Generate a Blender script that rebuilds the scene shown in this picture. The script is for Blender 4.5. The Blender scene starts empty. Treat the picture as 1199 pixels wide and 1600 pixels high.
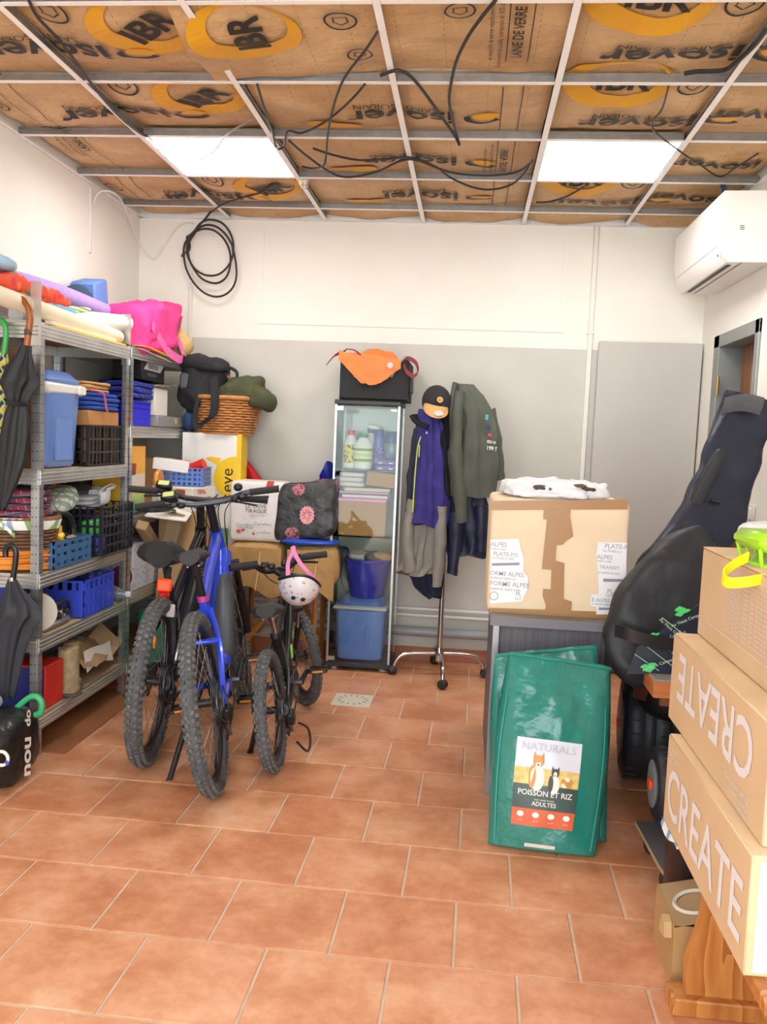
import bpy, bmesh, math, random
from mathutils import Vector, Matrix, noise
PI = math.pi
V = Vector
scene = bpy.context.scene
COL = scene.collection
random.seed(7)

# ---------------------------------------------------------------- camera
YAW, PIT, ROL, FPX, CH = .0954, .0863, .0421, 1360.3, 1.395
_f = V((-math.sin(YAW)*math.cos(PIT), math.cos(YAW)*math.cos(PIT), -math.sin(PIT)))
_r0 = V((math.cos(YAW), math.sin(YAW), 0)); _u0 = _r0.cross(_f)
_r = math.cos(ROL)*_r0 + math.sin(ROL)*_u0
_u = -math.sin(ROL)*_r0 + math.cos(ROL)*_u0
cam = bpy.data.cameras.new('camera'); camo = bpy.data.objects.new('camera', cam); COL.objects.link(camo)
cam.sensor_fit = 'VERTICAL'; cam.sensor_height = 32; cam.lens = 32*FPX/1600; cam.clip_start = .05
mw = Matrix.Identity(4)
for i in range(3):
    mw[i][0] = _r[i]; mw[i][1] = _u[i]; mw[i][2] = -_f[i]
mw[2][3] = CH
camo.matrix_world = mw
scene.camera = camo
# ---------------------------------------------------------------- world: open garage front behind the camera, overcast daylight
world = bpy.data.worlds.new('world'); scene.world = world; world.use_nodes = True
bg = world.node_tree.nodes['Background']; bg.inputs[0].default_value = (.95, .98, 1, 1); bg.inputs[1].default_value = 3.9
LED_STRENGTH = 14
vs = scene.view_settings
vs.view_transform = 'Standard'; vs.look = 'None'; vs.exposure = 0.42; vs.gamma = 1; vs.use_curve_mapping = False

# ---------------------------------------------------------------- measuring helpers (photo pixel + known plane -> metres)
def _ray(u, v): return _f + _r*((u-599.5)/FPX) - _u*((v-800)/FPX)
def PX(u, v, x): d = _ray(u, v); t = x/d.x; return V((x, d.y*t, CH+d.z*t))
def PY(u, v, y): d = _ray(u, v); t = y/d.y; return V((d.x*t, y, CH+d.z*t))
def PZ(u, v, z): d = _ray(u, v); t = (z-CH)/d.z; return V((d.x*t, d.y*t, z))

# ---------------------------------------------------------------- materials
def lin(h):
    if not isinstance(h, str): return h
    h = h.lstrip('#'); o = []
    for i in (0, 2, 4):
        c = int(h[i:i+2], 16)/255
        o.append(c/12.92 if c <= .04045 else ((c+.055)/1.055)**2.4)
    return tuple(o)
MATS = {}
class G:
    def __init__(s, name):
        s.m = bpy.data.materials.new(name); s.m.use_nodes = True; s.t = s.m.node_tree
        s.b = s.t.nodes['Principled BSDF']; s.co = None
    def n(s, typ, props=None, **inp):
        nd = s.t.nodes.new('ShaderNode'+typ)
        for k, v in (props or {}).items(): setattr(nd, k, v)
        for k, v in inp.items():
            key = int(k[1:]) if k[0] == '_' else k.replace('__', ' ')
            s.set(nd.inputs[key], v)
        return nd
    def set(s, sock, v):
        if isinstance(v, bpy.types.NodeSocket): s.t.links.new(v, sock)
        elif isinstance(v, bpy.types.Node): s.t.links.new(v.outputs[0], sock)
        else:
            if isinstance(v, str): v = lin(v)
            if hasattr(sock.default_value, '__len__') and len(sock.default_value) == 4 and len(v) == 3: v = (*v, 1)
            sock.default_value = v
    def obj(s, scale=(1, 1, 1), rot=(0, 0, 0), loc=(0, 0, 0)):
        if not s.co: s.co = s.n('TexCoord').outputs['Object']
        return s.n('Mapping', _0=s.co, Scale=scale, Rotation=rot, Location=loc).outputs[0]
    def noise(s, scale, detail=3, vec=None, rough=.55):
        return s.n('TexNoise', Vector=vec or s.obj(), Scale=scale, Detail=detail, Roughness=rough).outputs['Fac']
    def ramp(s, fac, stops, interp='LINEAR'):
        nd = s.n('ValToRGB', _0=fac); cr = nd.color_ramp; cr.interpolation = interp
        while len(cr.elements) < len(stops): cr.elements.new(.5)
        for e, (p, c) in zip(cr.elements, stops):
            e.position = p; c = lin(c); e.color = (*c[:3], 1)
        return nd.outputs[0]
    def mix(s, fac, a, b, mode='MIX'):
        return s.n('MixRGB', {'blend_type': mode}, _0=fac, _1=a, _2=b).outputs[0]
    def math(s, op, a, b=0.0):
        return s.n('Math', {'operation': op}, _0=a, _1=b).outputs[0]
    def sep(s, vec): return s.n('SeparateXYZ', _0=vec).outputs
    def bump(s, h, strength=.3, dist=.01):
        nd = s.n('Bump', Height=h, Strength=strength, Distance=dist); s.set(s.b.inputs['Normal'], nd)
    def fin(s, col, rough=.6, metal=0, **kw):
        s.set(s.b.inputs['Base Color'], col); s.set(s.b.inputs['Roughness'], rough); s.set(s.b.inputs['Metallic'], metal)
        for k, v in kw.items(): s.set(s.b.inputs[k.replace('__', ' ')], v)
        MATS[s.m.name] = s.m
        return s.m
def M(name, col=None, rough=.6, metal=0, var=0, vs=6, bump=0, bs=60, trans=0, emis=0, coat=0, alpha=1, sheen=0, bd=.004):
    if name in MATS: return MATS[name]
    g = G(name); c = lin(col)
    out = (*c, 1)
    if var:
        lo = tuple(x*(1-var) for x in c); hi = tuple(min(1, x*(1+var*.8)) for x in c)
        out = g.ramp(g.noise(vs, 4), [(.3, lo), (.7, hi)])
    if bump: g.bump(g.noise(bs, 3), bump, bd)
    kw = {}
    if trans: kw['Transmission__Weight'] = trans
    if alpha < 1: kw['Alpha'] = alpha
    if coat: kw['Coat__Weight'] = coat
    if sheen: kw['Sheen__Weight'] = sheen
    if emis: kw['Emission__Strength'] = emis; kw['Emission__Color'] = (*c, 1)
    return g.fin(out, rough, metal, **kw)
def fabric(name, col, var=.18): return M(name, col, .9, 0, var, 9, .35, 30, bd=.006)
def card(name, col='c9a177'): return M(name, col, .82, 0, .06, 5, .08, 25)
def plastic(name, col, rough=.38): return M(name, col, rough, 0, .04, 5)
def wood(name, a='c98d4e', b='a9692f', ax=(1, 14, 14), rough=.5):
    if name in MATS: return MATS[name]
    g = G(name); v = g.obj(ax)
    n1 = g.noise(1.0, 3, v, .5); w = g.math('FRACT', g.math('MULTIPLY', n1, 7.0)); n = g.noise(9, 4, v)
    f = g.math('ADD', g.math('MULTIPLY', w, .75), g.math('MULTIPLY', n, .35))
    return g.fin(g.ramp(f, [(.15, a), (.85, a), (1.0, b)] if False else [(.1, a), (.95, b)]), rough)
def plaid(name, base, s1, s2, sc=30, rot=(0, 0, 0)):
    if name in MATS: return MATS[name]
    g = G(name); x = g.sep(g.obj((sc, sc, sc), rot))
    c = base
    for o, th, col in ((x[0], .82, s1), (x[1], .82, s1), (x[2], .82, s2), (x[0], .95, s2), (x[2], .5, s1)):
        fr = g.math('FRACT', o) ; k = g.math('GREATER_THAN', fr, th)
        k = g.math('MULTIPLY', k, .75)
        c = g.mix(k, c, col)
    return g.fin(c, .9)
def stripes(name, cols, sc, axis=0, rot=(0, 0, 0)):
    if name in MATS: return MATS[name]
    g = G(name); x = g.sep(g.obj((sc, sc, sc), rot))[axis]
    fr = g.math('FRACT', x); n = len(cols)
    return g.fin(g.ramp(fr, [(i/n, c) for i, c in enumerate(cols)], 'CONSTANT'), .8)
def spots(name, base, cols, sc, thr=.35, rough=.8):
    if name in MATS: return MATS[name]
    g = G(name)
    vo = g.n('TexVoronoi', Vector=g.obj(), Scale=sc)
    k = g.math('LESS_THAN', vo.outputs['Distance'], thr)
    cc = g.ramp(g.sep(vo.outputs['Color'])[0], [(i/len(cols), c) for i, c in enumerate(cols)], 'CONSTANT')
    return g.fin(g.mix(k, base, cc), rough)

# ---------------------------------------------------------------- mesh builder (always world coordinates; .M maps local -> world)
def nz(p, s=1.0, seed=0): return noise.noise(V((p[0]*s+seed*13.7, p[1]*s-seed*7.1, p[2]*s+seed*3.3)))
def rotm(rx=0, ry=0, rz=0): return (Matrix.Rotation(rz, 3, 'Z') @ Matrix.Rotation(ry, 3, 'Y') @ Matrix.Rotation(rx, 3, 'X'))
def smoothpath(pts, k=6, closed=False):
    pts = [V(p) for p in pts]; n = len(pts)
    if n < 3: return pts
    out = []
    rng = range(n) if closed else range(n-1)
    for i in rng:
        if closed: a, b, c, d = pts[i-1], pts[i], pts[(i+1) % n], pts[(i+2) % n]
        else: a, b, c, d = pts[max(i-1, 0)], pts[i], pts[i+1], pts[min(i+2, n-1)]
        for j in range(k):
            t = j/k
            out.append(.5*((2*b)+(c-a)*t+(2*a-5*b+4*c-d)*t*t+(3*b-a-3*c+d)*t**3))
    if not closed: out.append(pts[-1])
    return out
class MB:
    def __init__(s, M=None): s.v = []; s.f = []; s.M = M
    def add(s, vs_, fs):
        o = len(s.v); M_ = s.M
        s.v += [(M_ @ V(p)) if M_ else V(p) for p in vs_]
        s.f += [tuple(i+o for i in f) for f in fs]
        return s
    def box(s, c, d, R=None):
        c = V(c); x, y, z = d[0]/2, d[1]/2, d[2]/2
        p = [V((a*x, b*y, e*z)) for e in (-1, 1) for a, b in ((-1, -1), (1, -1), (1, 1), (-1, 1))]
        if R: p = [R @ q for q in p]
        return s.add([c+q for q in p], [(3, 2, 1, 0), (4, 5, 6, 7), (0, 1, 5, 4), (1, 2, 6, 5), (2, 3, 7, 6), (3, 0, 4, 7)])
    def bb(s, a, b, bev=0):      # box from two corners
        a, b = V(a), V(b); c = (a+b)/2; d = [abs(b[i]-a[i]) for i in range(3)]
        return s.rbox(c, d, bev) if bev else s.box(c, d)
    def rbox(s, c, d, bev=.01, R=None):
        c = V(c); h = [x/2 for x in d]; bev = min(bev, min(h)*.95); vs_ = []; ix = {}
        for sx in (-1, 1):
            for sy in (-1, 1):
                for sz in (-1, 1):
                    for ax in range(3):
                        sg = (sx, sy, sz)
                        p = V([sg[i]*(h[i] if i == ax else h[i]-bev) for i in range(3)])
                        ix[(sx, sy, sz, ax)] = len(vs_); vs_.append(p)
        fs = []
        def orient(f):
            n = (vs_[f[1]]-vs_[f[0]]).cross(vs_[f[2]]-vs_[f[0]]); m = sum((vs_[i] for i in f), V())
            return tuple(f) if n.dot(m) > 0 else tuple(reversed(f))
        for ax in range(3):
            b, e = [(1, 2), (0, 2), (0, 1)][ax]
            for sg in (-1, 1):
                f = []
                for q in ((-1, -1), (1, -1), (1, 1), (-1, 1)):
                    k = [0, 0, 0]; k[ax] = sg; k[b] = q[0]; k[e] = q[1]; f.append(ix[(*k, ax)])
                fs.append(orient(f))
            for q in ((-1, -1), (1, -1), (1, 1), (-1, 1)):
                k1 = [0, 0, 0]; k1[ax] = -1; k1[b] = q[0]; k1[e] = q[1]; k2 = list(k1); k2[ax] = 1
                fs.append(orient([ix[(*k1, b)], ix[(*k2, b)], ix[(*k2, e)], ix[(*k1, e)]]))
        for sx in (-1, 1):
            for sy in (-1, 1):
                for sz in (-1, 1): fs.append(orient([ix[(sx, sy, sz, a)] for a in range(3)]))
        if R: vs_ = [R @ q for q in vs_]
        return s.add([c+q for q in vs_], fs)
    def loft(s, rings, cap=True, closed=True, loop=False):
        n = len(rings[0]); vs_ = [p for r in rings for p in r]; fs = []
        m = len(rings)
        for i in range(m if loop else m-1):
            for j in range(n if closed else n-1):
                a, b = i*n+j, i*n+(j+1) % n; c, d = ((i+1) % m)*n+(j+1) % n, ((i+1) % m)*n+j
                fs.append((a, b, c, d))
        if cap and closed and not loop: fs += [tuple(reversed(range(n))), tuple(range((m-1)*n, m*n))]
        return s.add(vs_, fs)
    def tube(s, pts, r, n=8, closed=False, cap=True, flat=None, up=None):
        pts = [V(p) for p in pts]; m = len(pts); rings = []
        rs = r if hasattr(r, '__len__') else [r]*m
        nrm = None
        for i, p in enumerate(pts):
            if closed: t = pts[(i+1) % m]-pts[i-1]
            else: t = pts[min(i+1, m-1)]-pts[max(i-1, 0)]
            t = t.normalized() if t.length > 1e-9 else V((0, 0, 1))
            if nrm is None:
                w = V(up) if up else (V((0, 0, 1)) if abs(t.z) < .9 else V((1, 0, 0)))
                nrm = (w-t*w.dot(t)).normalized()
            else:
                w = V(up) if up else nrm
                nn = w-t*w.dot(t); nrm = nn.normalized() if nn.length > 1e-6 else nrm
            bn = t.cross(nrm); fl = flat or 1
            rings.append([p+rs[i]*(math.cos(2*PI*k/n)*bn+math.sin(2*PI*k/n)*nrm*fl) for k in range(n)])
        return s.loft(rings, cap, True, closed)
    def rod(s, a, b, r, n=8): return s.tube([a, b], r, n)
    def lathe(s, prof, c=(0, 0, 0), n=24, R=None, cap=True, sx=1, sy=1):
        c = V(c); rings = []
        for r, z in prof:
            ring = [V((r*sx*math.cos(2*PI*k/n), r*sy*math.sin(2*PI*k/n), z)) for k in range(n)]
            rings.append([c+(R @ p if R else p) for p in ring])
        return s.loft(rings, cap)
    def torus(s, c, R_, r, R=None, n=48, m=10, a0=0, a1=2*PI):
        full = abs(a1-a0-2*PI) < 1e-6; k = n if full else n+1
        pts = []
        for i in range(k):
            a = a0+(a1-a0)*i/n; p = V((R_*math.cos(a), R_*math.sin(a), 0)); pts.append(V(c)+(R @ p if R else p))
        return s.tube(pts, r, m, closed=full)
    def ell(s, c, r, n=20, m=12, fn=None, R=None):
        c = V(c); rings = []
        for i in range(m+1):
            th = PI*i/m; ring = []
            for k in range(n):
                a = 2*PI*k/n
                p = V((math.sin(th)*math.cos(a), math.sin(th)*math.sin(a), -math.cos(th)))
                q = V((p.x*r[0], p.y*r[1], p.z*r[2]))
                if R: q = R @ q
                q = c+q
                if fn: q = fn(q, p)
                ring.append(q)
            rings.append(ring)
        return s.loft(rings)
    def sbox(s, c, d, e=4.0, n=28, m=16, fn=None, R=None):     # superellipsoid: soft bag / cushion / bundle
        c = V(c)
        def sg(x, p): return math.copysign(abs(x)**p, x)
        rings = []
        for i in range(m+1):
            th = -PI/2+PI*i/m; ring = []
            for k in range(n):
                a = 2*PI*k/n
                p = V((sg(math.cos(th), 2/e)*sg(math.cos(a), 2/e), sg(math.cos(th), 2/e)*sg(math.sin(a), 2/e), sg(math.sin(th), 2/e)))
                q = V((p.x*d[0]/2, p.y*d[1]/2, p.z*d[2]/2))
                if R: q = R @ q
                q = c+q
                if fn: q = fn(q, p)
                ring.append(q)
            rings.append(ring)
        return s.loft(rings)
    def grid(s, fn, nu, nv, closeu=False):
        vs_ = [fn(i/(nu if closeu else nu), j/nv) for j in range(nv+1) for i in range(nu if closeu else nu+1)]
        w = nu if closeu else nu+1; fs = []
        for j in range(nv):
            for i in range(nu):
                fs.append((j*w+i, j*w+(i+1) % w, (j+1)*w+(i+1) % w, (j+1)*w+i))
        return s.add(vs_, fs)
    def sheet(s, fn, nu, nv, t=.003):     # grid with thickness
        P = [[V(fn(i/nu, j/nv)) for i in range(nu+1)] for j in range(nv+1)]
        def nrm(i, j):
            a = P[j][min(i+1, nu)]-P[j][max(i-1, 0)]; b = P[min(j+1, nv)][i]-P[max(j-1, 0)][i]
            n = a.cross(b); return n.normalized() if n.length > 1e-12 else V((0, 0, 1))
        w = nu+1; vs_ = []
        for sg in (.5, -.5):
            vs_ += [P[j][i]+nrm(i, j)*t*sg for j in range(nv+1) for i in range(w)]
        o = w*(nv+1); fs = []
        for j in range(nv):
            for i in range(nu):
                a = (j*w+i, j*w+i+1, (j+1)*w+i+1, (j+1)*w+i); fs.append(a); fs.append(tuple(reversed([k+o for k in a])))
        bd = [(i, 0) for i in range(nu)]+[(nu, j) for j in range(nv)]+[(i, nv) for i in range(nu, 0, -1)]+[(0, j) for j in range(nv, 0, -1)]
        ids = [j*w+i for i, j in bd]
        for k in range(len(ids)):
            a, b = ids[k], ids[(k+1) % len(ids)]; fs.append((b, a, a+o, b+o))
        return s.add(vs_, fs)
    def prism(s, poly, O, A, B, T):       # polygon (a,b) in plane O+a*A+b*B extruded by vector T
        O, A, B, T = V(O), V(A), V(B), V(T); n = len(poly)
        p = [O+a*A+b*B for a, b in poly]
        fl = A.cross(B).dot(T) > 0
        ar = sum(poly[i][0]*poly[(i+1) % n][1]-poly[(i+1) % n][0]*poly[i][1] for i in range(n))
        if ar < 0: fl = not fl
        q = list(range(n)); fs = [tuple(reversed(q)), tuple(i+n for i in q)] + [(i, (i+1) % n, (i+1) % n+n, i+n) for i in range(n)]
        if not fl: fs = [tuple(reversed(f)) for f in fs]
        return s.add(p+[x+T for x in p], fs)
    def text(s, txt, size, O, A, B, off=.0, align='CENTER', bold=.0, fn=None, lh=1.0):
        vs_, fs = textmesh(txt, align, bold, lh); O, A, B = V(O), V(A).normalized(), V(B).normalized(); N = A.cross(B)
        P = [O+A*(x*size)+B*(y*size)+N*off for x, y in vs_]
        if fn: P = [fn(p) for p in P]
        return s.add(P, fs)
    def strip(s, pts, w, side, t=.003):   # flat strap along pts with width vector direction 'side'
        pts = [V(p) for p in pts]; sd = side if callable(side) else (lambda i: V(side))
        n = len(pts)-1
        def fn(u, v):
            x = u*n; i = min(int(x), n-1); f = x-i; return pts[i].lerp(pts[i+1], f)+sd(i)*(w*(v-.5))
        return s.sheet(fn, n, 2, t)
    def wob(s, amp, sc, seed=0, fade=None):
        s.v = [p+V((nz(p, sc, seed), nz(p, sc, seed+5), nz(p, sc, seed+9)))*amp for p in s.v]; return s
    def build(s, name, mat, parent=None, smooth=40, label=None, kind=None):
        me = bpy.data.meshes.new(name)
        inv = ROOT[parent.name] if parent else None
        vv = [inv @ p for p in s.v] if inv else s.v
        me.from_pydata([tuple(p) for p in vv], [], s.f)
        me.materials.append(mat)
        if smooth:
            me.polygons.foreach_set('use_smooth', [True]*len(me.polygons))
            try: me.set_sharp_from_angle(angle=math.radians(smooth))
            except Exception: pass
        me.validate(); me.update()
        o = bpy.data.objects.new(name, me); COL.objects.link(o)
        if parent: o.parent = parent; ROOT[o.name] = inv
        if label: o['label'] = label
        if kind: o['kind'] = kind
        return o
ROOT = {}
_tm = {}
def textmesh(txt, align='CENTER', bold=0.0, lh=1.0):
    k = (txt, align, bold, lh)
    if k in _tm: return _tm[k]
    c = bpy.data.curves.new('t', 'FONT'); c.body = txt; c.align_x = align; c.align_y = 'CENTER'; c.resolution_u = 3; c.offset = bold; c.space_line = lh
    o = bpy.data.objects.new('t', c); COL.objects.link(o)
    dg = bpy.context.evaluated_depsgraph_get(); me = bpy.data.meshes.new_from_object(o.evaluated_get(dg))
    r = ([(v.co.x, v.co.y) for v in me.vertices], [tuple(p.vertices) for p in me.polygons])
    bpy.data.objects.remove(o); bpy.data.curves.remove(c); bpy.data.meshes.remove(me)
    _tm[k] = r
    return r
def tag(o, label, cat, group=None, kind=None):
    o['label'] = label; o['category'] = cat
    if group: o['group'] = group
    if kind: o['kind'] = kind
    return o
def thing(name, label, cat, loc=(0, 0, 0), rot=(0, 0, 0), group=None):
    o = bpy.data.objects.new(name, None); COL.objects.link(o); o.empty_display_size = .05
    o.location = loc; o.rotation_euler = rot
    Mx = Matrix.Translation(V(loc)) @ Matrix.Rotation(rot[2], 4, 'Z') @ Matrix.Rotation(rot[1], 4, 'Y') @ Matrix.Rotation(rot[0], 4, 'X')
    ROOT[o.name] = Mx.inverted()
    return tag(o, label, cat, group)
def mat_of(o): return ROOT[o.name].inverted()
def one(name, mb, mat, label, cat, group=None, smooth=40, kind=None):
    n = len(mb.v); c = V((sum(p.x for p in mb.v)/n, sum(p.y for p in mb.v)/n, min(p.z for p in mb.v)))
    mb.v = [p-c for p in mb.v]
    o = mb.build(name, mat, None, smooth); o.location = c; ROOT[o.name] = Matrix.Translation(-c)
    return tag(o, label, cat, group, kind)
def struct(name, mb, mat, smooth=40):
    o = mb.build(name, mat, None, smooth); o['kind'] = 'structure'; ROOT[o.name] = Matrix.Identity(4); return o
def wrinkle(amp, sc, seed=0):
    def fn(q, p):
        a = nz(q, sc, seed)+.5*nz(q, sc*2.3, seed+3); return q+V(p).normalized()*a*amp
    return fn
# ================================================================ room shell
XL, XR, YB, ZC = -2.13, 1.345, 5.417, 2.697
YF = -.6
def wallmat():
    g = G('painted_plaster'); z = g.sep(g.n('NewGeometry').outputs['Position'])[2]
    n = g.noise(2.5, 4)
    c = g.ramp(n, [(.3, 'edeae1'), (.75, 'f3f0e8')])
    g.bump(g.noise(180, 2), .06, .002)
    return g.fin(c, .7)
WALL = wallmat()
def greywall():
    g = G('painted_plaster_two_tone'); z = g.sep(g.n('NewGeometry').outputs['Position'])[2]
    n = g.noise(2.5, 4)
    c = g.ramp(n, [(.3, 'edeae1'), (.75, 'f3f0e8')])
    c2 = g.ramp(g.noise(3, 4), [(.3, 'c6c5bd'), (.75, 'd0cfc8')])
    e = g.math('ADD', z, g.math('MULTIPLY', g.noise(14, 3), .006))
    c = g.mix(g.math('LESS_THAN', e, 1.972), c, c2)
    g.bump(g.noise(180, 2), .06, .002)
    return g.fin(c, .7)
WALLG = greywall()
wl = struct('wall_left', MB().bb((XL-.12, YF, -.05), (XL, YB+.12, 3.05)), WALL)
wb = MB().bb((XL, YB, -.05), (2.3, YB+.12, 3.05))
wall_back = struct('wall_back', wb, WALLG)
# bricked-up window outline on the back wall: slightly proud frame line
mb = MB()
a, b = PY(414, 356, YB), PY(874, 512, YB); x0, x1, z1, z0 = a.x, b.x, a.z, b.z
mb.bb((x0-.03, YB-.006, z0), (x0, YB-.0005, z1)); mb.bb((x1, YB-.006, z0), (x1+.03, YB-.0005, z1))
mb.bb((x0-.03, YB-.006, z0-.03), (x1+.03, YB-.0005, z0))
mb.build('window_infill_edge', WALL, wall_back)
# right wall with the doorway (opening in the wall next to the back corner)
DY0, DY1, DZ = 4.33, 5.10, 2.03
wr = MB()
wr.bb((XR, YF, -.05), (XR+.16, DY0, 3.05)); wr.bb((XR, DY1, -.05), (XR+.16, YB+.12, 3.05)); wr.bb((XR, DY0, DZ), (XR+.16, DY1, 3.05))
struct('wall_right', wr, WALL)
ceil = struct('ceiling', MB().bb((XL-.12, YF, 3.0), (XR+.16, YB+.12, 3.1)), M('slab', '8d8880', .9))
# sloped lintel reveal + passage behind the doorway
DW = wood('door_timber', '8a5a33', '6b4022', (14, 14, 1))
psg = MB().bb((XR+.16, 3.9, -.05), (2.3, 3.96, 2.6)); psg.bb((2.2, 3.9, -.05), (2.3, YB, 2.6)); psg.bb((XR+.1, 3.9, 2.5), (2.3, YB, 2.6)); psg.bb((XR+.16, 3.9, -.08), (2.3, YB, -.0))
struct('wall_passage', psg, M('passage_paint', 'b9b2a8', .8))
d2 = struct('door_2', MB().bb((XR+.10, 4.35, .0), (XR+.15, 4.93, 1.99), .004), DW)
for k in range(3): MB().bb((XR+.092, 4.37+.185*k, .05), (XR+.1, 4.545+.185*k, 1.96), .003).build('plank', DW, d2)
# steel frame of the doorway
FR = M('door_frame_grey', '8e9290', .5, .2, .08)
fr = MB(); fr.bb((XR-.012, DY1-.10, 0), (XR+.13, DY1, DZ), .004); fr.bb((XR-.012, DY0, DZ-.07), (XR+.13, DY1, DZ), .004); fr.bb((XR-.012, DY0, 0), (XR+.06, DY0+.06, DZ), .004)
t1 = struct('trim_1', fr, FR)
for z in (.35, 1.05, 1.75): MB().lathe([(.008, -.05), (.008, .05)], (XR-.012, DY1-.13, z), 10).build('hinge', M('brass', 'b79a5a', .35, .9), t1)
# open grey door leaf lying against the back wall
DOOR = M('door_grey', 'c0bdb8', .55, 0, .03, 3)
d1 = struct('door_1', MB().bb((.735, YB-.075, .06), (1.335, YB-.035, 2.015), .004), DOOR)
hb = MB().rbox((.80, YB-.085, 1.02), (.045, .012, .2), .004); hb.tube([(.80, YB-.09, 1.06), (.80, YB-.14, 1.06), (.90, YB-.14, 1.055)], .009, 8); hb.build('door_handle', M('chrome', 'c9c9c9', .18, 1), d1)
# floor slab + tiles
GROUT = M('grout', 'd5bfa8', .9, 0, .12, 14)
fl = MB().bb((XL, YF-1.5, -.12), (2.3, YB, -.004))
floor = struct('floor', fl, GROUT)
def tilemat():
    g = G('terracotta_tile'); oi = g.n('ObjectInfo').outputs
    v = g.n('NewGeometry').outputs['Position']
    n1 = g.noise(4.5, 5, v, .6); n2 = g.noise(26, 4, v, .65)
    f = g.math('ADD', g.math('MULTIPLY', n1, .72), g.math('MULTIPLY', n2, .28))
    f = g.math('ADD', f, g.math('MULTIPLY', g.math('SUBTRACT', oi['Random'], .5), .10))
    c = g.ramp(f, [(.28, 'b5714b'), (.42, 'cb8860'), (.56, 'dc9f78'), (.75, 'ecbf9f')])
    pit = g.math('GREATER_THAN', g.noise(160, 2, v), .73)
    c = g.mix(g.math('MULTIPLY', pit, .35), c, '7d4a35')
    g.bump(n2, .12, .004)
    return g.fin(c, g.ramp(n2, [(.3, (.34,)*3), (.7, (.5,)*3)]))
TILE = tilemat()
TW, TH = .3353, -.0134
ca, sa = math.cos(TH), math.sin(TH)
def clip(poly):
    for ax, lim, sg in ((0, XL+.004, 1), (0, XR-.004, -1), (1, .2, 1), (1, YB-.012, -1)):
        out = []
        for i in range(len(poly)):
            p, q = poly[i], poly[(i+1) % len(poly)]; a, b = (p[ax]-lim)*sg, (q[ax]-lim)*sg
            if a >= 0: out.append(p)
            if a*b < 0: t = a/(a-b); out.append((p[0]+(q[0]-p[0])*t, p[1]+(q[1]-p[1])*t))
        poly = out
        if len(poly) < 3: return []
    return poly
gj = .0042
cache = {}
for k in range(-9, 9):
    for i in range(-4, 12):
        ox = -1.1789+TW*(i+(.5 if k % 2 else 0.0)); oy = 2.8805-TW*k
        q = [(ox+gj, oy-TW+gj), (ox+TW-gj, oy-TW+gj), (ox+TW-gj, oy-gj), (ox+gj, oy-gj)]
        q = [(ca*a-sa*b, sa*a+ca*b) for a, b in q]
        pc = clip(q)
        if len(pc) < 3: continue
        area = abs(sum(pc[j][0]*pc[(j+1) % len(pc)][1]-pc[(j+1) % len(pc)][0]*pc[j][1] for j in range(len(pc))))/2
        if area < 2e-4: continue
        cx = sum(p[0] for p in pc)/len(pc); cy = sum(p[1] for p in pc)/len(pc)
        full = area > .10684
        if full and 'full' in cache:
            me = cache['full']
        else:
            n = len(pc); vv = []
            for (s_, z) in ((1, -.012), (1, -.0015), (.985, .0)):
                vv += [((p[0]-cx)*s_, (p[1]-cy)*s_, z) for p in pc]
            ff = [tuple(range(2*n, 3*n))]
            for l in (0, 1): ff += [(l*n+j, l*n+(j+1) % n, (l+1)*n+(j+1) % n, (l+1)*n+j) for j in range(n)]
            me = bpy.data.meshes.new('tile'); me.from_pydata(vv, [], ff); me.materials.append(TILE); me.update()
            if full: cache['full'] = me
        o = bpy.data.objects.new('tile', me); COL.objects.link(o); o.location = (cx, cy, random.uniform(-.0006, 0)); o.parent = floor
# skirting tiles along the back wall and left wall
SK = M('skirting_terracotta', 'b06b4c', .45, 0, .12, 10)
bs = struct('baseboard_back', MB().bb((XL, YB-.006, 0), (XR, YB, .085)), GROUT)
x = XL+.03
while x < XR-.02:
    MB().bb((x+.003, YB-.014, .003), (min(x+.328, XR-.003), YB-.004, .082), .002).build('tile', SK, bs); x += .331
bl = struct('baseboard_left', MB().bb((XL, YF, 0), (XL+.006, YB-.02, .085)), GROUT)
y = YB-.02
while y > 2.2:
    MB().bb((XL+.004, y-.328, .003), (XL+.014, y-.003, .082), .002).build('tile', SK, bl); y -= .331
# pipes on the back wall
PVC = plastic('pipe_white', 'e6e3dd', .4); PGR = plastic('pipe_grey', '9fa3a6', .4)
def wpipe(nm, z0, z1, r, mat, lab, xa=XL+.05, xb=.73):
    mb = MB().tube([(xa, YB-r-.012, z0), (xb, YB-r-.012, z1)], r, 12)
    o = struct(nm, mb, mat)
    x = xa+.3
    while x < xb:
        z = z0+(z1-z0)*(x-xa)/(xb-xa)
        MB().torus((x, YB-r-.012, z), r+.002, .004, rotm(0, PI/2, 0), 16, 6).build('pipe_clip', mat, o); x += .55
    return o
wpipe('trim_2', .335, .325, .011, PVC, 'p'); wpipe('trim_3', .295, .283, .011, PVC, 'p'); wpipe('trim_4', .19, .187, .03, PGR, 'p')
a, b = PY(934, 352, YB), PY(911, 745, YB)
o = struct('trim_5', MB().bb((a.x-.018, YB-.02, .1), (a.x+.012, YB, ZC), .004), PVC)
MB().bb((a.x-.024, YB-.024, 2.06), (a.x+.018, YB, 2.075), .002).build('pipe_clip', PVC, o)
a = PY(300, 430, YB)
struct('trim_6', MB().bb((a.x-.015, YB-.012, .1), (a.x+.009, YB, 2.45), .003), PVC)
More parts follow.
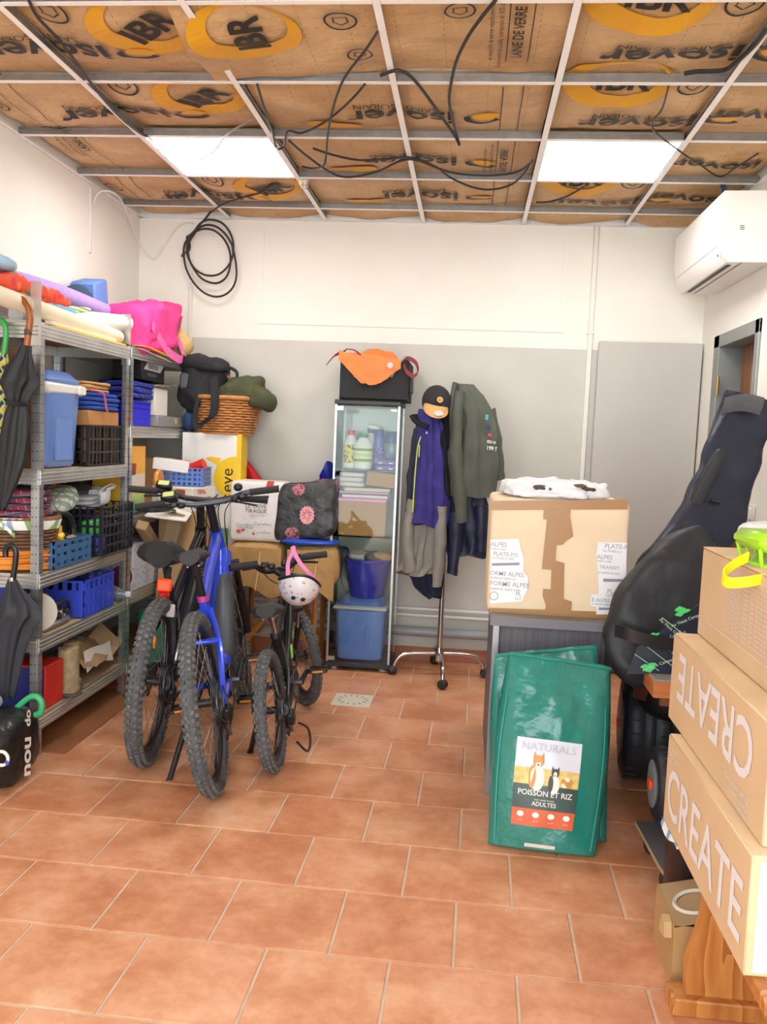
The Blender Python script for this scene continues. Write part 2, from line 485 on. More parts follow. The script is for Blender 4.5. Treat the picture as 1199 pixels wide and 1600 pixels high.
# small socket box and light switch by the doorway
sw = thing('light_switch', 'white square light switch on the wall right of the doorway, behind the black case neck', 'light switch', (XR, 4.2, 1.12))
p = PX(1177, 803, XR)
MB().rbox((XR-.006, p.y, p.z), (.012, .08, .08), .004).build('plate', PVC, sw); MB().rbox((XR-.015, p.y, p.z), (.01, .045, .055), .003).build('rocker', M('switch_white', 'f4f2ee', .3), sw)

# ================================================================ suspended ceiling grid
TWH = M('tee_white', 'fdfcfa', .4); TGV = M('galvanised', 'a2a3a2', .38, .75, .12, 30)
cg = tag(bpy.data.objects.new('ceiling_grid', None), 'white and galvanised metal grid of the unfinished suspended ceiling', 'ceiling grid')
COL.objects.link(cg); cg.location = (0, 3, ZC); ROOT[cg.name] = Matrix.Translation(V((0, -3, -ZC)))
RX = [-.3477+.6*k for k in (-2, -1, 0, 1, 2)]
TY = [2.7256+.6*k for k in range(-3, 5)]
for x in RX:
    r = MB().bb((x-.012, .6, ZC), (x+.012, YB-.01, ZC+.0015)).build('main_runner', TWH, cg)
    m = MB().bb((x-.0025, .6, ZC+.001), (x+.0025, YB-.01, ZC+.036)); m.bb((x-.006, .6, ZC+.030), (x+.006, YB-.01, ZC+.040), .002)
    m.build('runner_web', TGV, r)
edges = [XL+.02]+RX+[XR-.02]
for y in TY:
    for i in range(len(edges)-1):
        xa, xb = edges[i]+.013, edges[i+1]-.013
        if i == 0: xa = XL+.005
        if i == len(edges)-2: xb = XR-.005
        r = MB().bb((xa, y-.012, ZC+.0003), (xb, y+.012, ZC+.0018)).build('cross_tee', TWH, cg)
        m = MB().bb((xa, y-.0025, ZC+.001), (xb, y+.0025, ZC+.034)); m.bb((xa, y-.007, ZC+.028), (xb, y+.007, ZC+.038), .002)
        m.build('tee_web', TGV, r)
for a, b in (((XL, .6, ZC), (XL+.022, YB, ZC+.0015)), ((XL, .6, ZC), (XL+.002, YB, ZC+.024)), ((XR-.022, .6, ZC), (XR, YB, ZC+.0015)), ((XL, YB-.022, ZC), (XR, YB, ZC+.0015)), ((XL, YB-.002, ZC), (XR, YB, ZC+.024))):
    MB().bb(a, b).build('wall_angle', TWH, cg)
# LED panels
LEDM = G('led_diffuser'); LEDM.fin('ffffff', .5, 0, **{'Emission__Color': (1, .97, .93, 1), 'Emission__Strength': LED_STRENGTH}); LEDM = LEDM.m
def led(x0, y0, lab):
    t = thing('led_panel', lab, 'ceiling light', (x0+.3, y0+.3, ZC), group='square led panels in the ceiling grid')
    MB().bb((x0+.013, y0+.013, ZC+.002), (x0+.587, y0+.587, ZC+.010), .002).build('frame', TWH, t)
    MB().bb((x0+.02, y0+.02, ZC+.0005), (x0+.58, y0+.58, ZC+.0021)).build('diffuser', LEDM, t)
    MB().bb((x0+.15, y0+.15, ZC+.011), (x0+.45, y0+.45, ZC+.03), .003).build('back_plate', TGV, t)
led(RX[0], TY[5], 'lit square ceiling panel on the left, crossed by a hanging grey cable')
led(RX[3], TY[5], 'lit square ceiling panel on the right, nearest the air conditioner')

# ================================================================ kraft-faced insulation
def kraft():
    g = G('kraft_paper'); x = g.sep(g.n('NewGeometry').outputs['Position'])
    v = g.n('NewGeometry').outputs['Position']
    c = g.ramp(g.noise(3.5, 5, v), [(.3, 'bd925f'), (.7, 'dcb889')])
    def dash(p, q, sc):
        l = g.math('LESS_THAN', g.math('FRACT', g.math('MULTIPLY', p, sc)), .022*sc/8)
        d = g.math('LESS_THAN', g.math('FRACT', g.math('MULTIPLY', q, 26.0)), .6)
        return g.math('MULTIPLY', l, d)
    d = g.math('MAXIMUM', dash(x[0], x[1], 6.5), dash(x[1], x[0], 6.5))
    c = g.mix(g.math('MULTIPLY', d, .55), c, '6b4a2c')
    g.bump(g.noise(9, 5, v), .7, .03)
    return g.fin(c, .55)
KR = kraft(); INK = M('print_black', '2c2621', .6); YEL = M('print_yellow', 'e3a51c', .55, 0, .1, 4)
WOOL = M('glass_wool', 'd9cfc0', .95, 0, .2, 30, .6, 60)
def batt_z(x, y, seed, xa, xb, ya, yb):
    k = math.floor((y-TY[0])/.6); f = (y-TY[0])/.6-k
    i = min(max(0, sum(1 for r in RX if r < x)), 5)
    lo = (edges[i]); hi = edges[i+1] if i+1 < len(edges) else XR
    fx = min(1, max(0, (x-lo)/(hi-lo)))
    s_ = max(0, math.sin(PI*f))**.5*(max(0, math.sin(PI*fx))**.3)
    a = .6+.9*(.5+nz((k*3.1, i*2.3, seed), 1.0))
    if 3.93 < y < 4.53 and (RX[0] < x < RX[1] or RX[3] < x < RX[4]): return ZC+.056
    return ZC+.052-.046*s_*a*.8+.020*nz((x, y, seed), 5, seed)*s_+.010*abs(nz((x, y, 1), 11, seed))
def batt(xa, xb, ya, yb, seed, lab, zf=None):
    zf = zf or (lambda x, y: batt_z(x, y, seed, xa, xb, ya, yb))
    t = thing('insulation_roll', lab, 'insulation', ((xa+xb)/2, (ya+yb)/2, ZC+.05), group='kraft faced glass wool rolls above the ceiling grid')
    nu, nv = int((xb-xa)/.03), int((yb-ya)/.03)
    MB().grid(lambda u, v: V((xa+(xb-xa)*(1-u), ya+(yb-ya)*v, zf(xa+(xb-xa)*(1-u), ya+(yb-ya)*v))), nu, nv).build('kraft_facing', KR, t, 60)
    m = MB(); P = lambda u, v, z: V((xa+(xb-xa)*u, ya+(yb-ya)*v, z))
    m.grid(lambda u, v: P(u, v, ZC+.2+.02*nz(P(u, v, 0), 6, seed)), nu//2, nv//2)
    for (f1) in (lambda u: (u, 0), lambda u: (u, 1), lambda u: (0, u), lambda u: (1, u)):
        m.grid(lambda u, v, f1=f1: (lambda q: V((q.x, q.y, zf(q.x, q.y)*(1-v)+(ZC+.2)*v)))(P(*f1(u), 0)), max(nu, nv)//2, 2)
    m.build('wool', WOOL, t, 60)
    def drape(p): return V((p.x, p.y, zf(p.x, p.y)-.0095+.0012*(p.z-ZC)))
    return t, drape
def pr_isover(t, dr, x, y, s=.16, sub=True):
    MB().text('isover', s, (x, y, ZC), (-1, 0, 0), (0, 1, 0), bold=.02, fn=dr).build('lettering', INK, t, 0)
    m = MB(); pts = [(x+.345+.055*math.cos(a), y+.03*math.sin(a)) for a in [2*PI*k/18 for k in range(18)]]
    m.add([dr(V((p[0], p[1], ZC+1))) for p in pts], [tuple(range(18))]); m.build('logo_dot', YEL, t, 0)
    m = MB(); n = 12
    q = [(x+.335+.08*math.cos(a), y+.01+.05*math.sin(a)) for a in [PI*.15+PI*.9*k/n for k in range(n+1)]]+[(x+.335+.055*math.cos(a), y-.005+.045*math.sin(a)) for a in [PI*1.05-PI*.9*k/n for k in range(n+1)]]
    m.add([dr(V((p[0], p[1], ZC))) for p in q], [(i, i+1, 2*n-i, 2*n+1-i) for i in range(n)]); m.build('logo_swoosh', INK, t, 0)
    if sub: MB().text('SAINT-GOBAIN', .05, (x-.02, y-.085, ZC), (-1, 0, 0), (0, 1, 0), fn=dr).build('small_print', INK, t, 0)
def ringpoly(cx, cy, r0, r1, dr, n=40, ecc=1.0, off=(0, 0), a0=0, a1=2*PI, lift=0):
    m = MB(); vs_ = []
    for k in range(n+1):
        a = a0+(a1-a0)*k/n
        vs_ += [dr(V((cx+off[0]+r0*math.cos(a), cy+off[1]+r0*ecc*math.sin(a), ZC+lift))), dr(V((cx+r1*math.cos(a), cy+r1*ecc*math.sin(a), ZC+lift)))]
    return m.add(vs_, [(2*k, 2*k+1, 2*k+3, 2*k+2) for k in range(n)])
def pr_ibr(t, dr, x, y, ang=0, r=.2, s=.15):
    ringpoly(x, y, r*.70, r, dr, off=(r*.10, -r*.22), ecc=.92, lift=1.5).build('yellow_emblem', YEL, t, 0)
    A = (math.cos(ang), math.sin(ang), 0); B = (math.sin(ang), -math.cos(ang), 0)   # seen from below
    MB().text('IBR', s, (x+.02, y, ZC), A, B, bold=.03, fn=dr).build('lettering', INK, t, 0)
def pr_badge(t, dr, x, y, r=.06):
    m = ringpoly(x, y, r*.86, r, dr, 24, 1.15); 
    for a, b in (((-.5, .1), (0, .55)), ((0, .55), (.5, .1)), ((-.4, .1), (-.4, -.45)), ((.4, .1), (.4, -.45)), ((-.4, -.45), (.4, -.45))):
        A, B = V((x+a[0]*r, y+a[1]*r, ZC)), V((x+b[0]*r, y+b[1]*r, ZC)); d = (B-A).normalized(); s_ = V((-d.y, d.x, 0))*r*.05
        m.add([dr(A-s_), dr(B-s_), dr(B+s_), dr(A+s_)], [(3, 2, 1, 0)])
    m.build('badge_print', INK, t, 0)
def pr_edge(t, dr, x, y0, y1, flip=1):
    for k, (dx, txt, s) in enumerate(((0, 'LAINE DE VERRE', .05), (-.06, 'Entièrement recyclable, composée de 50% de verre', .026), (-.09, 'et moins 50% de verre recyclé minimum', .026))):
        MB().text(txt, s, (x+dx, (y0+y1)/2, ZC), (0, -1*flip, 0), (-1*flip, 0, 0), fn=dr, bold=.02 if k == 0 else 0).build('edge_print', INK, t, 0)
    for dx in (-.035, .04):
        m = MB(); n = 24
        for i in range(n):
            ya, yb = y0+(y1-y0)*i/n, y0+(y1-y0)*(i+1)/n
            m.add([dr(V((x+dx-.002, ya, ZC))), dr(V((x+dx-.002, yb, ZC))), dr(V((x+dx+.002, yb, ZC))), dr(V((x+dx+.002, ya, ZC)))], [(0, 1, 2, 3)])
        m.build('edge_line', INK, t, 0)
tL, dL = batt(XL+.02, RX[1]-.01, 1.6, YB-.03, 3, 'brown kraft insulation roll over the left third of the ceiling')
tM, dM = batt(RX[1]+.01, RX[3]-.01, 3.33, YB-.03, 5, 'brown kraft insulation roll over the middle of the ceiling')
tR, dR = batt(RX[3]+.01, XR-.02, 1.6, YB-.03, 8, 'brown kraft insulation roll over the right third of the ceiling')
def zsheet(x, y):
    fx = (x-(RX[1]-.08))/(RX[3]-RX[1]+.08); e = (y-2.0)/(3.36-2.0)
    return ZC+.05-.028*math.sin(PI*min(1, max(0, e*1.02)))**.6+.010*nz((x, y, 0), 7, 2) + (-.052*max(0, 1-fx*2.1) if y > 2.75 else 0)*min(1, (y-2.74)*5) - .006*math.sin(9*x+4*y)
tS, dS = batt(RX[1]-.07, RX[3]-.01, 1.6, 3.31, 11, 'loose crumpled sheet of kraft insulation hanging below the grid at the top centre', zsheet)
for y in TY[2:7]:
    if y > 5.0: continue
    led_row = abs(y-TY[5]) < .01
    if not led_row: pr_ibr(tL, dL, RX[0]+.40, y+.20, -.6, .19, .15)
    if not led_row: pr_isover(tL, dL, RX[0]-.02, y+.36, .19)
    if not led_row: pr_badge(tL, dL, RX[0]+.12, y+.10); pr_badge(tL, dL, XL+.10, y+.25, .05)
    if not led_row: pr_isover(tR, dR, RX[3]+.36, y+.42, .19)
    pr_isover(tR, dR, RX[4]+.22, y+.36, .16, False)
    if not led_row: pr_ibr(tR, dR, RX[3]+.22, y+.06, 0, .2, .14); pr_badge(tR, dR, RX[3]+.5, y+.08)
    if y > 3.3:
        pr_isover(tM, dM, RX[2]+.0, y+.36, .18)
        MB().add([dM(V((RX[1]+.30+.12*math.cos(q), y+.50+.06*math.sin(q), ZC+1))) for q in [2*PI*i/24 for i in range(24)]], [tuple(range(24))]).build('yellow_emblem', YEL, tM, 0)
pr_edge(tL, dL, XL+.22, 2.8, 5.2); pr_edge(tM, dM, RX[3]-.16, 3.4, 5.2)
pr_ibr(tS, dS, RX[1]+.14, 2.93, -PI/2, .19, .15); pr_badge(tS, dS, RX[1]+.47, 2.86, .055); pr_badge(tS, dS, RX[2]+.25, 2.82, .05); pr_badge(tS, dS, RX[2]-.1, 3.12, .045)
pr_edge(tS, dS, RX[3]-.16, 2.75, 3.2)
# torn white flap of wool near the left panel
a = PY(466, 300, 4.6); 
one('wool_tuft', MB().sbox((RX[1]+.015, 4.62, ZC+.03), (.05, .16, .1), 2.5, 18, 12, wrinkle(.02, 30, 4)), WOOL, 'torn white tuft of glass wool poking past the grid beside the left light panel', 'insulation')
# ================================================================ galvanised shelving along the left wall
def postmat():
    g = G('slotted_steel'); x = g.sep(g.n('NewGeometry').outputs['Position'])
    fz = g.math('FRACT', g.math('MULTIPLY', x[2], 26.0)); k = g.math('LESS_THAN', fz, .38)
    n = g.noise(5, 3)
    c = g.ramp(n, [(.35, 'a6abb0'), (.7, 'dcdedf')])
    k2 = g.math('LESS_THAN', g.math('ABSOLUTE', g.math('SUBTRACT', fz, .19)), .07)
    c = g.mix(g.math('MULTIPLY', g.math('MULTIPLY', k2, g.math('LESS_THAN', g.math('FRACT', g.math('MULTIPLY', g.math('ADD', x[0], x[1]), 60.0)), .45)), .7), c, '3a3d40')
    return g.fin(c, .28, .8)
POST = postmat(); GALV = M('galvanised_beam', 'cfd0ce', .3, .75, .1, 12); CHIP = M('chipboard', 'c3a57d', .85, 0, .12, 60)
SX0, SX1 = -2.12, -1.735
def shelf_unit(y0, y1, levels, h, lab, plates):
    t = thing('shelving_unit', lab, 'shelving', ((SX0+SX1)/2, (y0+y1)/2, 0), group='galvanised shelving units along the left wall')
    w = .036; th = .0025
    for x, sx in ((SX0, 1), (SX1, -1)):
        for y, sy in ((y0, 1), (y1, -1)):
            p = MB().prism([(0, 0), (sx*w, 0), (sx*w, sy*th), (sx*th, sy*th), (sx*th, sy*w), (0, sy*w)], (x, y, 0), (1, 0, 0), (0, 1, 0), (0, 0, h)).build('post', POST, t, 0)
            MB().bb((x, y, h-.004), (x+sx*w, y+sy*w, h+.004)).build('cap', plastic('black_cap', '1d1d1f'), p)
            if plates and sx == -1:
                MB().bb((x-.042, y-.003*sy, h-.10), (x+.003, y-.0005*sy, h+.155)).build('joint_plate', GALV, p)
    for z in levels:
        # ribbed long beams (front/back) and short beams (ends)
        rib = [(0, 0), (.006, 0), (.006, .010), (.011, .014), (.006, .018), (.006, .026), (.011, .030), (.006, .034), (.006, .042), (.011, .046), (.006, .050), (.006, .06), (0, .06)]
        for x, s in ((SX1, 1), (SX0, -1)):
            MB().prism(rib, (x-s*.004, y0+.006, z-.06), (s, 0, 0), (0, 0, 1), (0, y1-y0-.012, 0)).build('long_beam', GALV, t, 0)
        for y, s in ((y0, -1), (y1, 1)):
            MB().prism(rib, (SX0+.006, y-s*.004, z-.06), (0, s, 0), (0, 0, 1), (SX1-SX0-.012, 0, 0)).build('short_beam', GALV, t, 0)
        MB().bb((SX0+.004, y0+.008, z-.012), (SX1-.004, y1-.008, z-.002)).build('shelf_board', CHIP, t)
    return t
A0, A1, B0, B1 = 3.385, 4.305, 4.325, 5.24
LA = [1.79, 1.20, .77, .50, .17]; LB = [1.80, 1.395, .93, .52, .16]
shelf_unit(A0, A1, LA, 1.80, 'galvanised shelving unit nearest the camera, with a blue cool box on its upper shelf', True)
shelf_unit(B0, B1, LB, 1.80, 'galvanised shelving unit farther back, under the pink bag', False)

# ---------------------------------------------------------------- builders for shelf contents
def crate(name, lab, c, d, mat, cat='crate', rz=0, nb=6, nr=3, rail=.012, group=None, solid=False, low=0):
    t = thing(name, lab, cat, (c[0], c[1], c[2]), (0, 0, rz), group); Mx = mat_of(t)
    w, l, h = d; r = rail
    MB(Mx).bb((-w/2, -l/2, 0), (w/2, l/2, .006)).build('crate_floor', mat, t)
    for i, (ax, s) in enumerate(((0, -1), (0, 1), (1, -1), (1, 1))):
        m = MB(Mx); L = l if ax == 0 else w; off = s*(w if ax == 0 else l)/2
        hh = h*(1-low*(i == 1))
        def bar(a0, a1, z0, z1, tk):
            if ax == 0: m.bb((off-tk/2, a0, z0), (off+tk/2, a1, z1))
            else: m.bb((a0, off-tk/2, z0), (a1, off+tk/2, z1))
        for k in range(nr+1):
            z = hh*k/nr; bar(-L/2, L/2, max(0, z-r*.6), min(hh, z+r*.6) if k < nr else hh+.0, r*.6 if k < nr else r)
        for k in range(nb+1):
            a = -L/2+L*k/nb; e = r*(1.4 if k in (0, nb) else .6); bar(max(-L/2, a-e), min(L/2, a+e), 0, hh, r*.62)
        if solid: bar(-L/2, L/2, h*.05, h*.62, .004)
        m.build('lattice_side', mat, t)
    return t
def cbox(name, lab, c, d, mat, cat='box', rz=0, bev=.003, tape=None, flaps=False, group=None, rot=None):
    t = thing(name, lab, cat, c, rot or (0, 0, rz), group); Mx = mat_of(t); w, l, h = d
    MB(Mx).rbox((0, 0, h/2), d, bev).build('body', mat, t)
    if tape:
        m = MB(Mx); m.bb((-w/2-.001, -.024, h*.75), (w/2+.001, .024, h+.0012)); m.build('tape', tape, t)
    if flaps:
        fl = card('carton_inner', 'b48c60')
        for s in (-1, 1):
            MB(Mx).add([(s*w/2, -l/2, h), (s*w/2, l/2, h), (s*(w/2+.06), l/2-.01, h+.05), (s*(w/2+.06), -l/2+.01, h+.05)], [(0, 1, 2, 3)]).build('flap', mat, t)
    return t
def onface(t, side, mat, fn, name='print'):
    pass
def roll(name, lab, a, b, r, mat, core=None, cat='roll', group=None, hollow=True, bend=0):
    a, b = V(a), V(b); t = thing(name, lab, cat, (a.lerp(b, .5).x, a.lerp(b, .5).y, min(a.z, b.z)-r), group=group)
    d = (b-a).normalized(); R = d.to_track_quat('Z', 'Y').to_matrix(); L = (b-a).length
    if hollow:
        prof = [(r*.55, .004), (r*.55, 0), (r*.97, 0), (r, .004), (r, L-.004), (r*.97, L), (r*.55, L), (r*.55, L-.004)]
        MB().lathe(prof, a, 20, R).build('paper', mat, t)
        MB().lathe([(r*.54, -.002), (r*.54, L+.002)], a, 16, R).build('core', core or M('core_grey', '9b8266', .9), t)
    else:
        MB().lathe([(r*.9, 0), (r, .006), (r, L-.006), (r*.9, L)], a, 20, R).build('paper', mat, t)
    return t
def folded(name, lab, c, d, mat, layers=4, cat='fabric', rz=0, seed=1, group=None, mats=None):
    t = thing(name, lab, cat, c, (0, 0, rz), group); Mx = mat_of(t); w, l, h = d
    for i in range(layers):
        z = h*(i+.5)/layers; sh = .012*nz((i*1.3, seed, 0), 3)
        m = MB(Mx).sbox((sh, sh*.7, z), (w*(1-.04*(i % 2)), l*(1-.03*((i+1) % 2)), h/layers*1.06), 5, 26, 10, wrinkle(.006, 14, seed+i))
        m.build('fold', (mats or [mat])[i % len(mats or [mat])], t)
    return t
def lump(name, lab, c, d, mat, cat, seed=1, amp=.02, sc=9, e=2.6, R=None, group=None, n=30, mm=18):
    return one(name, MB().sbox(c, d, e, n, mm, wrinkle(amp, sc, seed), R), mat, lab, cat, group)
def bottle(name, lab, c, r, h, mat, capm, cat='bottle', labm=None, neck=.35, caph=.12, group=None, sx=1, sy=1, cr=.5, band=(.15, .62)):
    t = thing(name, lab, cat, c, group=group); c = V(c)
    MB().lathe([(r*.85, 0), (r, .006), (r, h*.62), (r*.93, h*.70), (r*neck, h*.84), (r*neck, h*.9)], c, 20, None, True, sx, sy).build('body', mat, t)
    MB().lathe([(r*cr, h*.87), (r*cr, h*.87+h*caph), (r*cr*.9, h*.875+h*caph)], c, 16).build('cap', capm, t)
    if labm: MB().lathe([(r*1.012, h*band[0]), (r*1.012, h*band[1])], c, 20, None, False, sx, sy).build('bottle_label', labm, t)
    return t

BLUE = plastic('cool_blue', '6f94da', .35); BLUE2 = plastic('crate_blue', '3d55d6', .35); STEELB = plastic('crate_steel_blue', '3f6f9e', .4)
BLKP = plastic('black_plastic', '26272b', .4); WHP = plastic('white_plastic', 'eceae6', .4); NAVY = plastic('crate_navy', '2c3f8f', .4)
def XP(u, v, x=-1.76): return PX(u, v, x)

# ---- shelf 2 of the near unit (z 1.20)
t = thing('cool_box', 'large blue cool box with white lid band on the upper shelf of the near unit', 'cool box', (-1.93, 3.68, 1.20))
def taper(c, d0, d1, h, m, n=8, e=6):
    rings = []
    for z, (w, l) in ((0, (d0[0]-.02, d0[1]-.02)), (.012, d0), (h, d1)):
        rings.append([V((c[0]+math.copysign(abs(math.cos(a))**(2/e), math.cos(a))*w/2, c[1]+math.copysign(abs(math.sin(a))**(2/e), math.sin(a))*l/2, c[2]+z)) for a in [2*PI*k/40 for k in range(40)]])
    return m.loft(rings)
taper((-1.93, 3.675, 1.202), (.30, .31), (.335, .35), .32, MB()).build('body', BLUE, t)
MB().rbox((-1.775, 3.675, 1.37), (.012, .16, .28), .006).build('side_panel', BLUE, t)
MB().rbox((-1.93, 3.675, 1.542), (.342, .358, .05), .012).build('lid_band', WHP, t)
taper((-1.93, 3.675, 1.566), (.34, .355), (.25, .27), .055, MB()).build('lid', BLUE, t)
MB().rbox((-1.752, 3.80, 1.542), (.014, .07, .04), .005).build('latch', WHP, t)
one('wood_panel', MB().bb((-2.10, 3.415, 1.202), (-1.79, 3.428, 1.70), .003), wood('dark_oak', '6a4a2c', '4e3420', (14, 1, 14)), 'dark brown wood panel closing the near end of the upper shelf', 'panel')
one('wood_panel', MB().bb((-2.118, 3.44, 1.202), (-2.10, 4.25, 1.66), .003), wood('dark_oak', '6a4a2c', '4e3420', (14, 1, 14)), 'dark brown wood panel standing at the back of the upper shelf', 'panel')
crate('lattice_crate', 'black lattice crate full of dark wooden sticks beside the large cool box', (-1.905, 4.075, 1.203), (.30, .38, .185), BLKP, nb=9, nr=3, rail=.008)
for k in range(9):
    one('wooden_slat', MB().rbox((-1.79-.02*(k % 2), 3.92+.038*k, 1.30), (.02, .030, .17), .004), [wood('slat_brown', '7a5a38', '50381f', (14, 14, 1)), M('slat_dark', '3b352f', .7, 0, .2)][k % 2 if k != 3 else 1], ['first', 'second', 'third', 'fourth', 'fifth', 'sixth', 'seventh', 'eighth', 'ninth'][k]+' upright slat from the cool box in the black lattice crate', 'slat', 'slats in the black crate')
one('cardboard_flap_box', MB().rbox((-1.90, 4.07, 1.425), (.28, .34, .07), .004), card('card_brown', 'b8854f'), 'small brown cardboard box on top of the black lattice crate', 'box')
folded('folded_tarpaulin', 'rolled royal blue tarpaulin tied with a pink cord above the black crate', (-1.88, 4.09, 1.462), (.26, .40, .085), fabric('tarp_blue', '2c4fa8'), 4, 'tarpaulin', 0, 3)
one('pink_cord', MB().tube(smoothpath([(-1.76, 3.90, 1.555), (-1.745, 3.98, 1.55), (-1.742, 4.02, 1.535), (-1.743, 4.04, 1.50), (-1.742, 4.05, 1.47), (-1.745, 4.07, 1.462)]), .005, 6), plastic('cord_pink', 'e66a8b'), 'thin pink cord hanging over the blue tarpaulin', 'cord')
folded('folded_canvas', 'folded tan canvas lying on the blue tarpaulin', (-1.89, 4.05, 1.547), (.24, .33, .05), fabric('canvas_tan', 'c9a066'), 3, 'fabric', .05, 8)

# ---- top of the near unit (z 1.79)
PAP = M('paper_cream', 'efe3cb', .7, 0, .05); PAPW = M('paper_white', 'f3efe8', .6); PAPY = M('paper_yellow', 'f0c550', .6, 0, .05)
def path_tube(name, lab, pts, r, mat, cat, n=14, k=6, flat=None, group=None):
    return one(name, MB().tube(smoothpath(pts, k), r, n, flat=flat), mat, lab, cat, group)
roll('paper_roll', 'long cream paper roll along the front edge of the top shelf', (-1.80, 3.10, 1.868), (-1.79, 4.28, 1.836), .036, PAP)
roll('paper_roll', 'thick white paper roll ending above the far post of the near unit', (-1.93, 3.55, 1.845), (-1.775, 4.36, 1.915), .042, PAPW, M('paper_white_end', 'fbfaf6', .6), hollow=False)
roll('paper_roll', 'short cream paper roll with a hollow core on the far shelving unit', (-1.90, 4.38, 1.848), (-1.78, 4.66, 1.848), .044, PAP)
one('yellow_envelope', MB().bb((-2.05, 3.52, 1.792), (-1.735, 4.26, 1.800)), PAPY, 'flat yellow paper folder under the cream roll', 'folder')
one('paper_stack', MB().bb((-2.08, 3.47, 1.7905), (-1.73, 4.20, 1.7915)).bb((-2.06, 3.50, 1.8005), (-1.745, 4.16, 1.815)), PAP, 'stack of cream papers under the long paper roll', 'paper')
path_tube('pool_noodle', 'long lilac foam pool noodle lying across the top shelf', [PX(-40, 428, -2.03), PX(0, 434, -2.03), PX(50, 446, -2.02), PX(100, 462, -2.0), PX(140, 478, -1.97), PX(178, 494, -1.95)], .045, M('foam_lilac', 'b59be0', .85, 0, .08, 30, .2, 120), 'pool noodle', 16)
PATT = spots('print_orange', 'e4502f', ['f0793a', 'd8323a', 'f2b25a', '8a8a6a'], 22, .42)
one('patterned_bag', MB().sbox((-1.90, 3.50, 1.935), (.22, .80, .085), 3, 60, 20, lambda q, p: q+V(p).normalized()*(.02*nz(q, 10, 4)+.014*nz(q, 26, 2))), PATT, 'crumpled orange and red patterned shopping bag on the top shelf', 'bag')
one('striped_beach_mat', MB().sbox((-1.93, 3.64, 1.90), (.25, .66, .035), 4, 30, 10, wrinkle(.008, 8, 9)), stripes('stripe_blue', ['2f55a0', 'e6e4de', '7fb3d8', '2b3f86'], 22, 0), 'rolled blue and white striped fabric under the orange bag', 'fabric')
one('green_striped_mat', MB().sbox((-1.84, 3.80, 1.905), (.05, .52, .028), 4, 20, 10, None, rotm(.12, 0, 0)), stripes('stripe_green', ['e9ecd8', '8cc152', 'e9ecd8', '5d9a3a'], 30, 2), 'rolled green and white striped mat on the top shelf', 'mat')
roll('paper_roll', 'slim white patterned paper roll under the green striped mat', (-1.88, 3.55, 1.885), (-1.83, 3.88, 1.885), .018, M('roll_grey', 'd8d3c6', .6, 0, .15, 40))
one('black_box', MB().rbox((-1.95, 3.95, 1.87), (.22, .16, .05), .005), BLKP, 'flat black box beneath the lilac pool noodle', 'box')
one('light_blue_bag', MB().sbox((-1.87, 3.25, 2.0), (.16, .22, .05), 3, 20, 10, wrinkle(.01, 12, 2)), fabric('pale_blue', 'a9cbe6'), 'pale blue cloth poking out at the left end of the top shelf', 'fabric')
# yoga block on the far unit
one('foam_block', MB().rbox((-2.035, 4.50, 2.05), (.13, .22, .20), .012, rotm(.25, .0, .12)), M('foam_blue', '6f93d6', .9, 0, .12, 90, .3, 200), 'speckled blue foam block leaning by the wall on the top shelf', 'foam block')
one('dark_ball', MB().ell((-2.05, 4.38, 2.0), (.09, .09, .11), 16, 10), fabric('dark_blue_fab', '3d4f6b'), 'dark blue stuffed shape behind the blue foam block', 'cushion')
# pink bag
PINK = M('pink_canvas', 'e83f8f', .8, 0, .14, 8, .4, 26, bd=.01)
t = thing('beach_bag', 'bright pink canvas beach bag on top of the far shelving unit', 'bag', (-1.9, 4.75, 1.80))
MB().sbox((-1.82, 4.72, 1.945), (.26, .58, .285), 5, 56, 30, lambda q, p: q+V(p)*(.05*abs(nz(q, 6, 2))-.02+.03*abs(nz(q, 13, 5)))+V((0, .22*(q.z-1.93), .12*(q.y-4.72)))).build('bag_body', PINK, t)
MB().strip(smoothpath([(-1.70, 4.52, 1.93), (-1.695, 4.62, 1.87), (-1.695, 4.74, 1.82), (-1.69, 4.86, 1.795), (-1.685, 4.95, 1.79), (-1.69, 4.99, 1.83), (-1.71, 4.97, 1.90)]), .05, (0, .35, .94), .004).build('strap', M('pink_light', 'ee6bb4', .8), t)
t = thing('straw_hat', 'straw hat stuck behind the pink bag', 'hat', (-1.72, 5.12, 1.80))
MB().lathe([(.0, .006), (.10, 0), (.13, .005), (.13, .010), (.095, .010), (.085, .07), (.07, .09), (.0, .095)], (-1.78, 5.10, 1.88), 28, rotm(0, .9, .4)).build('crown', M('straw', 'd9b777', .9, 0, .15, 60, .5, 90), t)
one('yellow_folder', MB().sheet(lambda u, v: V((-2.02+.33*v, 4.36+.52*u, 1.806+.004*math.sin(6*u)-.07*max(0, v-.8)*u)), 12, 10, .004), PAPY, 'bright yellow plastic folder sticking out below the short cream roll', 'folder')
one('white_sheet', MB().sheet(lambda u, v: V((-2.0+.30*v, 4.40+.42*u, 1.802-.16*max(0, v-.82)*(.4+u))), 12, 10, .003), PAPW, 'white paper sheet drooping over the far shelf edge', 'paper')
roll('paper_roll', 'small white paper roll at the far end of the far shelving unit', (-1.95, 5.17, 1.835), (-1.72, 5.19, 1.835), .03, PAPW, hollow=False)

